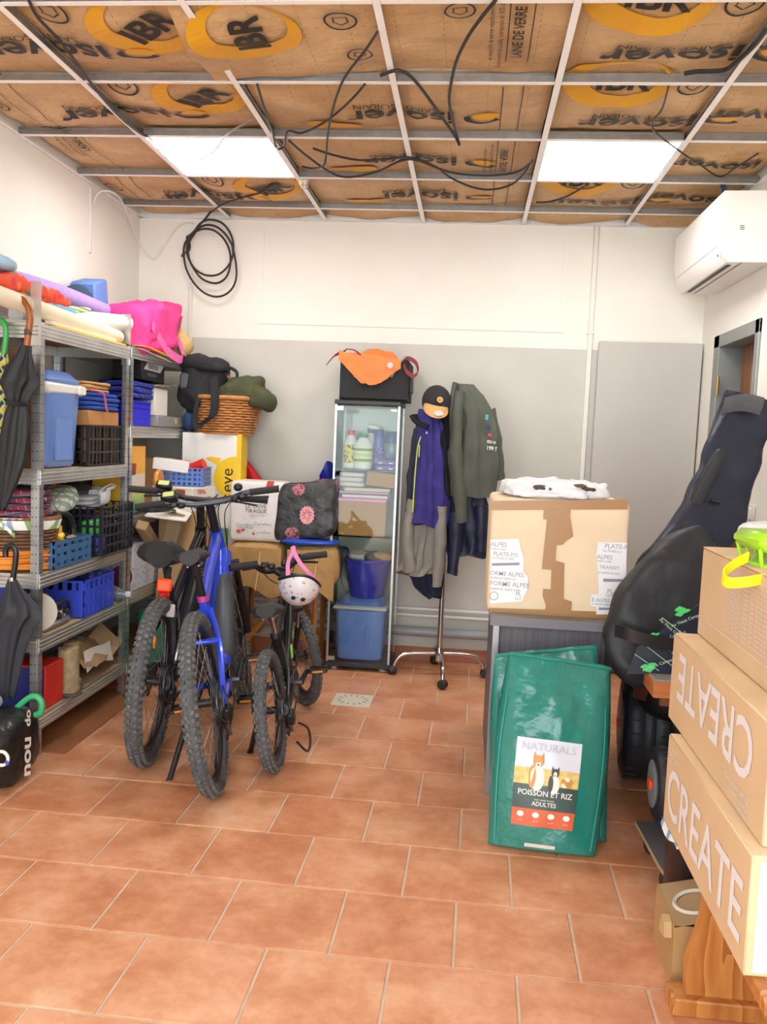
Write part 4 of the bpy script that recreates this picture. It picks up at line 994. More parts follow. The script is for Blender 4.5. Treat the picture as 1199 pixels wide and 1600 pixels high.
    rings = []
    for i in range(13):
        f_ = i/12; y = -sl*.45+sl*f_
        w = sw/2*(1-.0*f_) if f_ < .25 else sw/2*max(.24, 1-1.25*(f_-.25)/.55) if f_ < .85 else sw/2*.24
        w *= (.55+.45*min(1, f_*6)) if f_ < .17 else 1
        if f_ > .95: w *= .6
        hh = P.get('sthick', .035)*(1-.45*f_)
        rings.append([sd+V((w*math.cos(a), y, (hh*math.sin(a) if math.sin(a) > 0 else hh*.55*math.sin(a))+.012*(1-f_)*abs(math.cos(a)))) for a in [2*PI*k/16 for k in range(16)]])
    sa_ = MB(Mx).loft(rings).build('saddle', P['sadmat'], t)
    for sx in (-1, 1): MB(Mx).tube([sd+V((sx*.022, -sl*.25, -.03)), sd+V((sx*.022, sl*.2, -.035))], .004, 6).build('saddle_rail', DST, sa_)
    tubep(t, Mx, 'seat_post', [st-(sd-st).normalized()*.05, sd+V((0, 0, -.025))], P.get('post_r', .0155), P['postmat'])
    MB(Mx).lathe([(.024, -.012), (.024, .012)], st+(sd-st).normalized()*.005, 14).build('seat_clamp', P.get('clamp', BLK), t)
    if P.get('boot'): 
        for k in range(5): MB(Mx).lathe([(.018, -.006), (.023, 0), (.018, .006)], st.lerp(sd, .55)+V((0, -.002*k, .014*k)), 14).build('post_boot', BLK, t)
    # crank, chainring, pedals
    pa = P.get('crank', .6); cl = .165*s if e else .13
    MB(Mx).rod(bb+V((-.085, 0, 0)), bb+V((.085, 0, 0)), .012).build('crank_axle', DST, t)
    ring = .075*s if e else .065
    poly = [(ring*(1 if i % 2 else .96)*math.cos(PI*i/34), ring*(1 if i % 2 else .96)*math.sin(PI*i/34)) for i in range(68)]
    MB(Mx).prism(poly, bb+V((.052, 0, 0)), (0, 1, 0), (0, 0, 1), (.003, 0, 0)).build('chainring', DST, t, 0)
    for sx, a in ((1, pa), (-1, pa+PI)):
        pe = bb+V((sx*.09, cl*math.cos(a), cl*math.sin(a)))
        MB(Mx).tube([bb+V((sx*.078, 0, 0)), pe], [.014, .010], 8).build('crank_arm', BLK, t)
        pd = MB(Mx).rbox(pe+V((sx*.055, .035, 0)), (.088, .010, .018), .003).rbox(pe+V((sx*.055, -.035, 0)), (.088, .010, .018), .003).rbox(pe+V((sx*.014, 0, 0)), (.008, .08, .016), .003).rbox(pe+V((sx*.095, 0, 0)), (.008, .08, .016), .003).rod(pe, pe+V((sx*.1, 0, 0)), .007).rbox(pe+V((sx*.055, 0, 0)), (.018, .07, .012), .003).build('pedal', BLK, t)
        for y in (-.041, .041): MB(Mx).rbox(pe+V((sx*.055, y, 0)), (.05, .002, .010), .0009).build('reflector', M('reflector_amber', 'e08a1c', .3), pd)
    # chain + derailleur
    ra = P['cass']*.72; x = .055
    dj = rear+V((x, .02, -.10*s)); dj2 = rear+V((x, .055, -.16*s))
    ch = []
    for a in [PI*.55+PI*.55*k/8 for k in range(9)]: ch.append(rear+V((x, ra*math.cos(a), ra*math.sin(a))))
    ch += [dj+V((0, .012, .0)), dj2+V((0, -.012, -.006)), dj2+V((0, .006, -.014))]
    for a in [-PI*.5+PI*.95*k/8 for k in range(9)]: ch.append(bb+V((x, ring*math.cos(a), ring*math.sin(a))))
    MB(Mx).tube(ch, [.0042+.0012*(k % 2) for k in range(len(ch))], 6, closed=True).build('chain', DST, t, 0)
    dr = MB(Mx).rbox(rear+V((.078, .005, -.05*s)), (.035, .05, .06), .008, rotm(.4, 0, 0)).build('derailleur', BLK, t)
    MB(Mx).tube([dj+V((.012, 0, 0)), dj2+V((.012, 0, 0))], .011, 8, flat=.4).build('derailleur_cage', DST, dr)
    for q in (dj, dj2): MB(Mx).lathe([(.019, -.003), (.022, 0), (.019, .003)], q, 14, rotm(0, PI/2, 0)).build('jockey_wheel', BLK, dr)
    MB(Mx).tube(smoothpath([rear+V((.09, -.0, -.06)), rear+V((.10, -.07, -.02)), rear+V((.085, -.05, .06)), rear+V((.07, .03, .05))]), .003, 6).build('gear_cable', BLK, dr)
    if P.get('stand'):
        a, b = V(P['stand'][0]), V(P['stand'][1])
        ks = MB(Mx).tube([a, b], [.013, .011], 10).build('kickstand', BLK, t); d = (b-a).normalized()
        MB(Mx).tube([b-d*.03, b+d*.004], [.014, .016], 8).build('foot', GRIP, ks)
    return t, Mx
BLUEF = M('frame_blue', '2f4fe0', .22, .15, .03, coat=.6); BATG = M('battery_grey', '4a4e55', .5)
zl = lambda x: x
# blue e-mtb in the middle
tb, Mb = bike('blue electric mountain bike in the middle, with a dark battery cover', (-.905, 3.20, 0), .165, -.165,
    dict(R=.352, tr=.030, L=1.20, frame=BLUEF, ebike=True, seat_tube=(0, .30, .70), saddle=(0, .24, .89), bar=((0, .87, 1.06), .66, .028, .05), steer=.04, cass=.098, tt=.025, dt=.054, dflat=1.15, stt=.022, ht=.032, cs=.016, ss=.013,
         batt=BATG, fork=BLK, stan=BLKG, barmat=M('bar_grey', '5b6068', .35, .5), display=True, bell=True, ssize=(.15, .27), sadmat=M('saddle_black', '2a2a2d', .6), postmat=BLK, boot=True, bridge=True, knobs=74, stand=((-.08, .12, .30), (-.215, .10, .003)), crank=.3, clamp=M('clamp_magenta', 'b23a8c', .4)))
# black e-bike on the left
tk, Mk = bike('black electric bike on the left with a padded saddle and an orange rear reflector', (-1.275, 3.43, 0), .13, .05,
    dict(R=.345, tr=.033, L=1.12, frame=BLKG, ebike=True, seat_tube=(0, .28, .62), saddle=(-.03, .20, .845), bar=((0, .80, 1.045), .66, .03, .08), steer=.05, cass=.085, tt=.022, dt=.045, dflat=1.1, stt=.02, ht=.03, cs=.013, ss=.011,
         batt=M('battery_black', '2a2d33', .4), fork=BLK, stan=DST, barmat=BLK, display=True, ssize=(.21, .27), sthick=.075, sadmat=M('saddle_gel', '232428', .8, 0, .15, 20, .3, 30), postmat=BLK, knobs=74, stand=None, crank=.9))
m = MB(Mk)
rf = MB(Mk).rbox((0, .085, .735), (.062, .02, .055), .008).build('rear_reflector', M('reflector_orange', 'ff4a1a', .25, emis=.15), tk)
MB(Mk).rbox((0, .09, .69), (.05, .03, .035), .01).build('tail_light', plastic('tail_red', 'b01616', .25), tk)
MB(Mk).rbox((.03, .10, .625), (.036, .012, .055), .004).build('tag', M('tag_white', 'e9e3e3', .5), tk)
MB(Mk).tube([(0, .10, .60), (0, .12, .70), (0, .16, .80)], .012, 8).build('reflector_bracket', BLK, tk)
MB(Mk).lathe([(0, -.004), (.028, -.004), (.028, .004), (0, .004)], (-.005, .0, .51), 16, rotm(0, PI/2, 0), True, 1, .6).build('spoke_reflector', M('reflector_amber', 'e08a1c', .3), tk)
# small bike
tkid, Mkd = bike('small black kids mountain bike on the right with a helmet on its handlebar', (-.731, 3.46, 0), .06, -.13,
    dict(R=.250, tr=.0265, L=.905, frame=BLK, ebike=False, seat_tube=(0, .27, .50), saddle=(0, .20, .635), bar=((-.045, .70, .735), .48, .05, .06), steer=.50, cass=.062, tt=.019, dt=.022, dflat=1, stt=.018, ht=.024, cs=.010, ss=.009,
         fork=BLK, stan=CHR, barmat=BLK, ssize=(.15, .25), sadmat=M('saddle_black', '2a2a2d', .6), postmat=CHR, knobs=48, stand=((-.06, .05, .22), (-.15, .18, .003)), crank=.15, post_r=.0125))
MB(Mkd).text('SPD', .05, (.023, .60, .44), (0, 1, .5), (0, -.5, 1)).build('frame_lettering', M('lime_print', '8fd943', .4), tkid, 0)
gd = MB(Mkd).tube(smoothpath([(.10, -.03, .12), (.13, .02, .06), (.135, .10, .07), (.13, .10, .13), (.10, .06, .17)]), .005, 6).build('derailleur_guard', BLK, tkid)
for w_, k_ in ((Mkd, 0),):
    MB(Mkd).rbox((.06, .30, .42), (.006, .03, .06), .002).build('lime_sticker', M('lime_print', '8fd943', .4), tkid)

# helmet hanging from the right grip
hc = PY(467, 916, 3.98)
t = thing('bicycle_helmet', 'white childs helmet with pink floral print hanging from the small bike', 'helmet', hc-V((0, 0, .09)))
HEL = spots('helmet_print', 'ece8ea', ['d97fae', 'b89ac2', 'e3a7c4'], 42, .26, .3)
Rh = rotm(PI-.15, .18, .3)
rings = []
for i in range(12):
    th = PI*.54*i/11; ring = []
    for k in range(32):
        a = 2*PI*k/32; r = math.sin(th); dip = .018*math.cos(2*a)*(i/11)**3
        ring.append(hc+Rh @ V((.098*r*math.cos(a), .13*r*math.sin(a), .112*math.cos(th)-.02+dip)))
    rings.append(ring)
sh = MB().loft(rings, False); 
sh.build('shell', HEL, t)
MB().loft([[hc+(p-hc)*.93 for p in r] for r in rings], False).build('liner', fabric('helmet_liner', '2a2a2c'), t)
MB().tube(rings[-1], .007, 8, closed=True).build('rim_trim', BLK, t)
for s_ in (-1, 1):
    MB().strip(smoothpath([rings[-1][4 if s_ > 0 else 12], hc+V((s_*.03-.02, -.02, .11)), hc+V((-.035, .02, .165)), hc+V((-.045, .05, .18))]), .02, (.9, .1, .4), .003).build('chin_strap', M('strap_pink', 'ec86bd', .7), t)
for k in range(4): MB().ell(hc+Rh @ V((.05*math.cos(1.2+k*.9), .10*math.sin(1.2+k*.9), .055)), (.012, .022, .01), 10, 6).build('vent', BLK, t)
# ================================================================ back wall corner: eve box, basket, bags, folding table
EVW = M('eve_white', 'ece9e3', .5); EVY = M('eve_yellow', 'f4c817', .5)
t = thing('mattress_box', 'tall white mattress box with a yellow side and the word eve, in the back corner', 'box', (-1.55, 5.25, 0))
MB().bb((-1.72, 5.10, 0), (-1.385, 5.25, 1.372), .004).build('body', EVW, t)
MB().bb((-1.3845, 5.10, .001), (-1.3565, 5.25, 1.371), .003).build('yellow_side', EVY, t)
yb = 5.0985; c = PY(368, 738, yb)
pts = []
for k in range(25):
    a = PI/2+PI*k/24; pts.append((.135*math.cos(a), .128*math.sin(a)))
m = MB(); poly = [(min(x, 0), z) for x, z in pts]
m.prism(poly, (-1.386, yb, c.z-.035), (1, 0, 0), (0, 0, 1), (0, -.001, 0)); m.build('yellow_emblem', EVY, t, 0)
MB().prism([(-.11, .07), (-.155, .10), (-.17, .098), (-.185, .115), (-.15, .122), (-.09, .115)], (-1.386, yb, c.z-.035), (1, 0, 0), (0, 0, 1), (0, -.001, 0)).build('emblem_tail', EVY, t, 0)
MB().text('eve', .105, (-1.435, yb-.0015, c.z-.05), (0, 0, 1), (-1, 0, 0), bold=.004).build('lettering', INK, t, 0)
# wicker laundry basket
WK2 = M('wicker_honey', 'c5854a', .6, 0, .28, 30)
bc = V((-1.49, 5.20, 1.374))
t = thing('wicker_basket', 'honey brown wicker basket on top of the eve box', 'basket', bc)
wicker(t, bc, .165, .218, .205, 18, WK2, 1.04, .72, .0072)
MB().tube(smoothpath([bc+V((-.20, 0, .20)), bc+V((-.13, -.02, .30)), bc+V((0, -.03, .345)), bc+V((.06, -.03, .30)), bc+V((.07, -.10, .20))]), .011, 8).build('handle', WK2, t)
BKF = M('backpack_black', '202124', .75, 0, .25, 10, .4, 28, bd=.01)
t = thing('backpack', 'black backpack stuffed into the wicker basket with straps hanging out', 'backpack', bc+V((-.12, 0, .15)))
MB().sbox(bc+V((-.13, -.02, .29)), (.28, .26, .34), 3.4, 36, 22, wrinkle(.026, 9, 3), rotm(.1, .15, .1)).build('body', BKF, t)
MB().sbox(bc+V((-.10, -.10, .405)), (.30, .16, .09), 3, 30, 12, wrinkle(.014, 14, 5), rotm(0, .12, 0)).build('top_pocket', BKF, t)
MB().rbox(bc+V((-.19, -.135, .30)), (.10, .03, .10), .012).build('front_patch', M('reflect_grey', '55575a', .5), t)
MB().strip(smoothpath([bc+V((-.03, -.15, .33)), bc+V((-.01, -.185, .22)), bc+V((-.015, -.185, .12)), bc+V((-.05, -.175, .08)), bc+V((-.09, -.165, .05))]), .05, (.95, 0, .2), .012).build('shoulder_strap', BKF, t)
MB().strip(smoothpath([bc+V((-.12, -.15, .20)), bc+V((-.135, -.16, .10)), bc+V((-.12, -.165, .02)), bc+V((-.09, -.165, .05))]), .03, (.95, 0, .2), .008).build('strap_web', BKF, t)
MB().tube(smoothpath([bc+V((.02, -.06, .40)), bc+V((.08, -.06, .37)), bc+V((.085, -.08, .31)), bc+V((.05, -.10, .26))]), .010, 8).build('loop', BKF, t)
OLV = M('fleece_olive', '4c5138', .95, 0, .25, 12, .5, 60, bd=.01)
t = thing('fleece_jacket', 'olive green fleece jacket hanging over the right rim of the wicker basket', 'jacket', bc+V((.15, 0, .2)))
MB().sbox(bc+V((.10, -.02, .26)), (.30, .22, .15), 3.2, 48, 26, lambda q, p: q+V(p).normalized()*(.05*abs(nz(q, 5, 6))+.018*nz(q, 16, 2)-.01), rotm(0, -.3, .1)).build('body', OLV, t)
MB().sbox(bc+V((.235, -.04, .215)), (.17, .15, .11), 2.8, 36, 20, lambda q, p: q+V(p).normalized()*(.035*abs(nz(q, 7, 9))+.012*nz(q, 20, 2)), rotm(0, .35, 0)).build('sleeve', OLV, t)
one('blue_jeans_fold', MB().sbox((-1.69, 5.18, 1.44), (.07, .2, .12), 2.8, 18, 12, wrinkle(.01, 12, 2)), fabric('denim', '27406b'), 'dark blue cloth squeezed between the wicker basket and the shelving', 'cloth')
one('red_cloth', MB().sheet(lambda u, v: PY(378+34*u*v+6*u, 720+45*v, 5.25+.03*math.sin(7*u))+V((0, .05*u, 0)), 8, 8, .006), fabric('red_fab', 'c8202a'), 'red cloth poking out right of the eve box', 'cloth')
# folding wooden table under the bags
PINE = wood('pine_legs', 'c08a4e', 'a06c36', (14, 14, 1)); TT = .50
t = thing('folding_table', 'wooden folding table with crossed legs under the burlap', 'table', (-1.06, 5.2, 0))
MB().bb((-1.36, 4.99, TT-.02), (-.79, 5.39, TT), .004).build('table_top', PINE, t)
for y in (5.03, 5.35):
    MB().tube([(-1.33, y, .0), (-1.33, y, TT-.02)], .016, 4).build('leg', PINE, t); MB().tube([(-.875, y, .0), (-.865, y, TT-.02)], .016, 4).build('leg', PINE, t)
    MB().tube([(-.90, y+.02, .12), (-1.06, y+.02, TT-.03)], .017, 4).build('brace', PINE, t); MB().tube([(-1.30, y+.02, .12), (-1.10, y+.02, TT-.12)], .017, 4).build('brace', PINE, t)
# burlap
BUR = M('burlap', 'c09a63', .95, 0, .16, 14, .5, 160)
def burlap(u0, u1, lab, seed, gr):
    a, b = PY(u0, 840, 4.97).x, PY(u1, 840, 4.97).x
    t = thing('burlap_sack', lab, 'sack', ((a+b)/2, 5.1, TT), group=gr)
    MB().sbox(((a+b)/2, 5.12, TT+.125), (b-a, .34, .25), 4, 36, 20, wrinkle(.014, 8, seed)).build('body', BUR, t)
    MB().sheet(lambda u, v: V((a+.01+(b-a-.02)*u, 4.945-.015*math.sin(5*u+seed)*v-.01, TT+.22-(.26+.03*math.sin(7*u+seed))*v)), 22, 12, .006).build('front_flap', BUR, t)
    MB().tube([V((a+(b-a)*.62, 4.935, TT+.2)), V((a+(b-a)*.60, 4.925, TT+.08)), V((a+(b-a)*.56, 4.922, TT-.03))], .004, 5).build('seam', M('twine', 'e0c48e', .9), t)
burlap(352, 445, 'burlap sack on the left half of the folding table, behind the small bike', 2, 'burlap sacks on the folding table')
burlap(449, 528, 'burlap sack on the right half of the folding table, beside the glass cabinet', 7, 'burlap sacks on the folding table')
# white paper shopping bag
t = thing('paper_bag', 'white paper shopping bag with handwriting and red hearts behind the handlebar', 'paper bag', (-1.27, 5.12, TT+.25))
PB = M('bag_paper', 'ece8e6', .55, 0, .04, 5, .5, 9, bd=.02)
zt = PY(400, 752, 4.98).z
MB().sbox((-1.225, 5.10, (TT+.25+zt)/2), (.32, .24, zt-TT-.25), 14, 56, 28, wrinkle(.006, 9, 3)).build('body', PB, t)
def bagp(u, v): return PY(u, v, 4.975)
MB().text('LE CRIVE\nTIRAGUE', .032, bagp(400, 795), (1, 0, .03), (0, 0, 1), lh=.9).build('handwriting', INK, t, 0)
MB().text('BRAVO !', .026, bagp(404, 806), (1, 0, .03), (0, 0, 1)).build('pink_handwriting', M('pink_ink', 'd99aa6', .5), t, 0)
for k, (u, v) in enumerate(((395, 824), (395, 820), (423, 819), (422, 832))): 
    MB().text('Carrefour', .026, bagp(u-12, v), (1, 0, 0), (0, 0, 1)).build('shop_print', M('grey_blue_print', '8d97a8', .5), t, 0)
def heart(c, s, nm='heart'):
    pts = [(16*math.sin(a)**3/16, (13*math.cos(a)-5*math.cos(2*a)-2*math.cos(3*a)-math.cos(4*a))/16) for a in [2*PI*k/28 for k in range(28)]]
    return MB().prism([(x*s, y*s) for x, y in pts], c, (1, 0, 0), (0, 0, 1), (0, -.0012, 0))
for (u, v, s) in ((373, 830, .014), (380, 828, .011), (396, 834, .009)): heart(bagp(u, v), s).build('heart_print', RDP, t, 0)
MB().prism([(-.02, -.02), (.02, -.02), (.03, .02), (-.01, .02)], bagp(421, 757), (1, 0, 0), (0, 0, 1), (0, -.0015, 0)).build('red_tab', RDP, t, 0)
cbox('green_small_box', 'small green and white box left of the burlap sack', (-1.42, 4.98, TT+.20), (.05, .05, .12), plastic('green_box', '5e8a66'))
# black and pink shopper
def floralmat():
    g = G('shopper_print'); vo = g.n('TexVoronoi', {'feature': 'F1'}, Vector=g.obj(), Scale=9.0)
    d = vo.outputs['Distance']; n = g.noise(70, 3)
    k = g.math('LESS_THAN', d, .42); k2 = g.math('GREATER_THAN', n, .46); k3 = g.math('GREATER_THAN', g.sep(vo.outputs['Color'])[0], .38)
    f = g.math('MULTIPLY', g.math('MULTIPLY', k, k2), k3)
    c = g.ramp(g.noise(20, 3), [(.35, '232325'), (.7, '4a4b4d')])
    g.bump(g.noise(22, 4), .5, .015)
    return g.fin(g.mix(f, c, 'c9737f'), .45)
t = thing('shopping_bag', 'black woven shopper with pink flower print beside the glass cabinet', 'bag', (-.94, 5.1, TT+.27))
a, b, c_ = PY(432, 765, 4.97), PY(526, 745, 4.97), PY(520, 845, 4.97)
MB().sbox(((a.x+b.x)/2, 5.08, (a.z+c_.z)/2+.02), (b.x-a.x, .22, .33), 9, 52, 30, lambda q, p: q+V(p)*.012*(nz(q, 8, 3)+.5*nz(q, 20, 1))+V((0, 0, .16*(q.x-a.x)-.02))).build('body', floralmat(), t)
fc = PY(480, 805, 4.962); PKM = M('flower_pink', 'e8a0a4', .5, 0, .2, 60)
m = MB()
pol = [((.042+.004*math.cos(16*a2))*math.cos(a2), (.052+.004*math.cos(16*a2))*math.sin(a2)) for a2 in [2*PI*k/64 for k in range(64)]]
m.prism(pol, fc, (1, 0, 0), (0, .1, 1), (0, -.004, 0)); m.build('flower_print', PKM, t)
for k in range(10):
    a2 = 2*PI*k/10; MB().rod(fc+V((.012*math.cos(a2), -.005, .014*math.sin(a2))), fc+V((.030*math.cos(a2), -.005, .036*math.sin(a2))), .002, 4).build('petal_line', M('flower_dark', '8c4a50', .6), t)
one('blue_bag', MB().sheet(lambda u, v: PY(500+26*u, 752-32*math.sin(PI*min(1, u*.75+.1))*v, 5.14)+V((0, .03*math.sin(9*u), 0)), 10, 10, .006), plastic('foil_blue', '1e2f9c', .25), 'dark blue glossy bag sticking up behind the flowered shopper', 'bag')
one('blue_bag', MB().sbox(((a.x+b.x)/2+.02, 5.05, TT+.262), (.34, .22, .04), 3, 24, 10, wrinkle(.012, 12, 5)), plastic('foil_blue2', '2a55c4', .3), 'flat bright blue bag under the flowered shopper', 'bag')

# ================================================================ glass display cabinet
GL = G('cabinet_glass')
mixn = GL.t.nodes.new('ShaderNodeMixShader'); tr_ = GL.n('BsdfTransparent', Color=(.955, .98, .97, 1)); gl_ = GL.n('BsdfGlossy', Color=(.9, .95, .95, 1), Roughness=.03)
fr_ = GL.n('Fresnel', IOR=1.35); GL.t.links.new(fr_.outputs[0], mixn.inputs[0]); GL.t.links.new(tr_.outputs[0], mixn.inputs[1]); GL.t.links.new(gl_.outputs[0], mixn.inputs[2])
GL.t.links.new(mixn.outputs[0], GL.t.nodes['Material Output'].inputs[0]); GLASS = GL.m
EDGE = M('glass_edge', '8fb3a6', .2, 0); CBK = M('cabinet_black', '2c2c2e', .45); MTL = M('cabinet_alu', 'b5b8ba', .3, .8)
gx0, gx1, gy0, gy1, gh = -.785, -.415, 5.045, 5.385, 1.60
t = thing('glass_cabinet', 'tall narrow glass display cabinet with black base and top', 'cabinet', ((gx0+gx1)/2, (gy0+gy1)/2, 0)); tcab = t
MB().bb((gx0-.01, gy0-.012, .022), (gx1+.01, gy1+.005, .05), .004).build('base', CBK, t); MB().bb((gx0-.008, gy0-.010, gh-.028), (gx1+.008, gy1+.003, gh), .004).build('top', CBK, t)
for x in (gx0+.04, gx1-.04):
    for y in (gy0+.04, gy1-.04): MB().lathe([(.022, 0), (.022, .022)], (x, y, 0), 14).build('foot', M('foot_grey', 'b0aeb0', .4), t)
for x in (gx0, gx1-.004): MB().bb((x, gy0, .05), (x+.004, gy1, gh-.028)).build('side_pane', GLASS, t)
MB().bb((gx0+.004, gy1-.004, .05), (gx1-.004, gy1, gh-.028)).build('back_pane', GLASS, t)
dp = MB().bb((gx0+.006, gy0-.001, .055), (gx1-.006, gy0+.003, gh-.033)).build('door_pane', GLASS, t)
for x in (gx0+.001, gx1-.001): MB().bb((x-.006, gy0-.003, .05), (x+.006, gy0+.005, gh-.028)).build('corner_trim', MTL, t); MB().bb((x-.006, gy1-.006, .05), (x+.006, gy1+.002, gh-.028)).build('corner_trim', MTL, t)
for z in (gh-.05, .07): MB().bb((gx0+.003, gy0-.006, z-.012), (gx0+.045, gy0+.004, z+.012)).build('hinge', MTL, dp)
MB().bb((gx1-.05, gy0-.005, gh-.06), (gx1-.012, gy0+.004, gh-.045)).build('maker_label', M('label_pale', 'dfe3e2', .4), dp)
SHZ = [.805, 1.195]
for z in SHZ: MB().bb((gx0+.005, gy0+.006, z-.006), (gx1-.005, gy1-.006, z)).build('glass_shelf', GLASS, t)
# upper compartment
GRL = spots('garden_label', 'e6d56a', ['4d8a3c', '8a2f2c', 'e8e2a8', '3f7a35'], 60, .45); LBL = stripes('pale_label', ['e9efc0', 'cfe0a0', 'e9efc0', '7fa870'], 16, 2)
WB = M('bottle_white', 'f0f0ec', .35)
bottle('weed_killer_bottle', 'white garden chemical bottle with a red cap in the glass cabinet', (gx0+.075, 5.20, 1.196), .044, .23, WB, plastic('cap_red', 'c83a34'), labm=GRL, neck=.5, caph=.12, cr=.52)
bottle('garden_bottle', 'large white bottle with a pale green label and green cap in the glass cabinet', (gx0+.155, 5.15, 1.196), .056, .215, WB, plastic('cap_green', '2f9a6a'), labm=LBL, neck=.5, caph=.10, cr=.5, sx=1, sy=.7)
t = bottle('spray_bottle', 'white trigger spray bottle behind the garden bottles', (gx0+.185, 5.27, 1.196), .045, .25, WB, plastic('cap_teal', '2c7f86'), neck=.4)
MB().rbox((gx0+.20, 5.25, 1.45), (.08, .025, .03), .010, rotm(0, .2, 0)).build('trigger_head', WHP, t)
bottle('aerosol_can', 'blue aerosol can with a dark blue cap in the glass cabinet', (gx0+.24, 5.22, 1.196), .031, .215, plastic('can_blue', '5573c4', .25), plastic('cap_navy', '1f3a9c'), labm=spots('can_print', '4a69be', ['cfd8f0', '7fb0e0', 'c23a4a'], 70, .4), neck=.95, caph=.24, cr=.95)
t = thing('glass_jar', 'clear jar with a blue lid on the purple boxes', 'jar', (gx0+.315, 5.26, 1.26))
MB().lathe([(.035, 0), (.048, .02), (.048, .08), (.042, .10)], (gx0+.315, 5.27, 1.262), 20).build('body', CLR, t); MB().lathe([(.045, .095), (.047, .14), (.03, .165), (0, .168)], (gx0+.315, 5.27, 1.262), 20).build('lid', plastic('lid_blue', '3c5f92'), t)
PUR = M('purple_card', '6b4aa0', .5)
for k in range(2):
    t = cbox('purple_box', ['lower flat purple box in the glass cabinet', 'upper flat purple box in the glass cabinet'][k], (gx0+.30, 5.16, 1.197+.033*k), (.115, .16, .031), PUR, group='purple boxes in the glass cabinet')
    for q in (-.03, .03): MB().bb((gx0+.30+q-.012, 5.0785, 1.205+.033*k), (gx0+.30+q+.012, 5.0795, 1.211+.033*k)).build('print', PAPW, t)
# middle compartment
cbox('brown_file_box', 'brown cardboard archive box on the middle glass shelf', (gx0+.175, 5.18, .806), (.28, .22, .205), card('card_gold', 'b88a55'))
for k, (c, z, nm, d) in enumerate((('e79ac0', 1.018, 'pink', .020), ('e6d6da', 1.04, 'pale', .018), ('caa0b8', 1.062, 'mauve', .014), ('d8c9b2', 1.08, 'cream', .02))):
    one('paper_folder', MB().rbox((gx0+.175+.012*(k % 2), 5.18, z), (.29-.02*(k % 2), .24, d), .003, rotm(0, 0, .05*(k-1))), M('folder_'+nm, c, .6), nm+' paper folder in the pile on the brown archive box', 'folder', 'folders piled in the cabinet')
cbox('tan_card_box', 'small tilted tan cardboard box on the paper folders', (gx0+.27, 5.18, 1.10), (.17, .18, .085), card('card_tan5', 'b98d5a'), rot=(0, .08, 0))
folded('white_napkins', 'pile of white napkins on the left above the folders', (gx0+.10, 5.18, 1.093), (.16, .2, .085), fabric('napkin', 'dcd8d4', .06), 3, 'napkins', 0, 4)
# lower compartment
t = thing('cool_box', 'small blue cool box with a cream carry handle at the bottom of the glass cabinet', 'cool box', (gx0+.19, 5.2, .05))
taper((gx0+.185, 5.20, .056), (.275, .235), (.30, .25), .30, MB()).build('body', BLUE, t)
MB().rbox((gx0+.185, 5.20, .372), (.315, .262, .028), .01).build('lid_rim', plastic('cream_rim', 'dcd9cf'), t)
taper((gx0+.185, 5.20, .385), (.30, .25), (.22, .18), .04, MB()).build('lid', BLUE, t)
MB().tube(smoothpath([(gx0+.025, 5.19, .37), (gx0+.03, 5.075, .375), (gx0+.06, 5.06, .375), (gx0+.31, 5.06, .375), (gx0+.34, 5.075, .375), (gx0+.345, 5.19, .37)], 4), .009, 8).build('carry_handle', plastic('cream_rim', 'dcd9cf'), t)
for k in range(3): MB().rbox((gx0+.075+.02*k, 5.079, .22-.012*k), (.008, .006, .16-.02*k), .003).build('ridge', BLUE, t)
for k, (x, z) in enumerate(((.17, .16), (.20, .20), (.23, .24))): MB().tube(smoothpath([(gx0+x-.012, 5.078, .11), (gx0+x-.012, 5.076, z), (gx0+x+.0, 5.075, z+.016), (gx0+x+.012, 5.076, z), (gx0+x+.012, 5.078, .11)]), .004, 6).build('wave_ridge', BLUE, t)
t = thing('bucket', 'indigo plastic bucket full of cloths standing on the small cool box', 'bucket', (gx0+.20, 5.2, .425))
BUCK = plastic('bucket_indigo', '3d3fb0', .3); bk = V((gx0+.205, 5.20, .427))
MB().lathe([(.0, .0), (.098, .0), (.102, .006), (.138, .215), (.146, .22), (.146, .235), (.137, .235), (.134, .215), (.097, .012), (0, .012)], bk, 36).build('body', BUCK, t)
MB().tube(smoothpath([bk+V((-.146, 0, .22)), bk+V((-.155, -.03, .15)), bk+V((-.15, -.05, .09)), bk+V((-.13, -.06, .05))]), .003, 6).build('wire_handle', DST, t)
for k, (dx, c, nm) in enumerate(((-.06, 'c9c4bd', 'pale grey'), (.03, '4a5058', 'dark grey'), (.085, 'c9a877', 'tan'))):
    one('cleaning_cloth', MB().sbox(bk+V((dx, -.01, .245)), (.13, .16, .06), 2.6, 22, 12, wrinkle(.016, 20, k+3)), fabric('cloth_'+nm.replace(' ', '_'), c), nm+' cloth heaped in the indigo bucket', 'cloth', 'cloths in the bucket')
one('dark_glove', MB().sbox((gx0+.05, 5.16, .70), (.09, .08, .06), 2.5, 18, 10, wrinkle(.012, 20, 8)), fabric('glove_dark', '2b3a55'), 'dark blue glove hanging on the left rim of the bucket', 'glove')
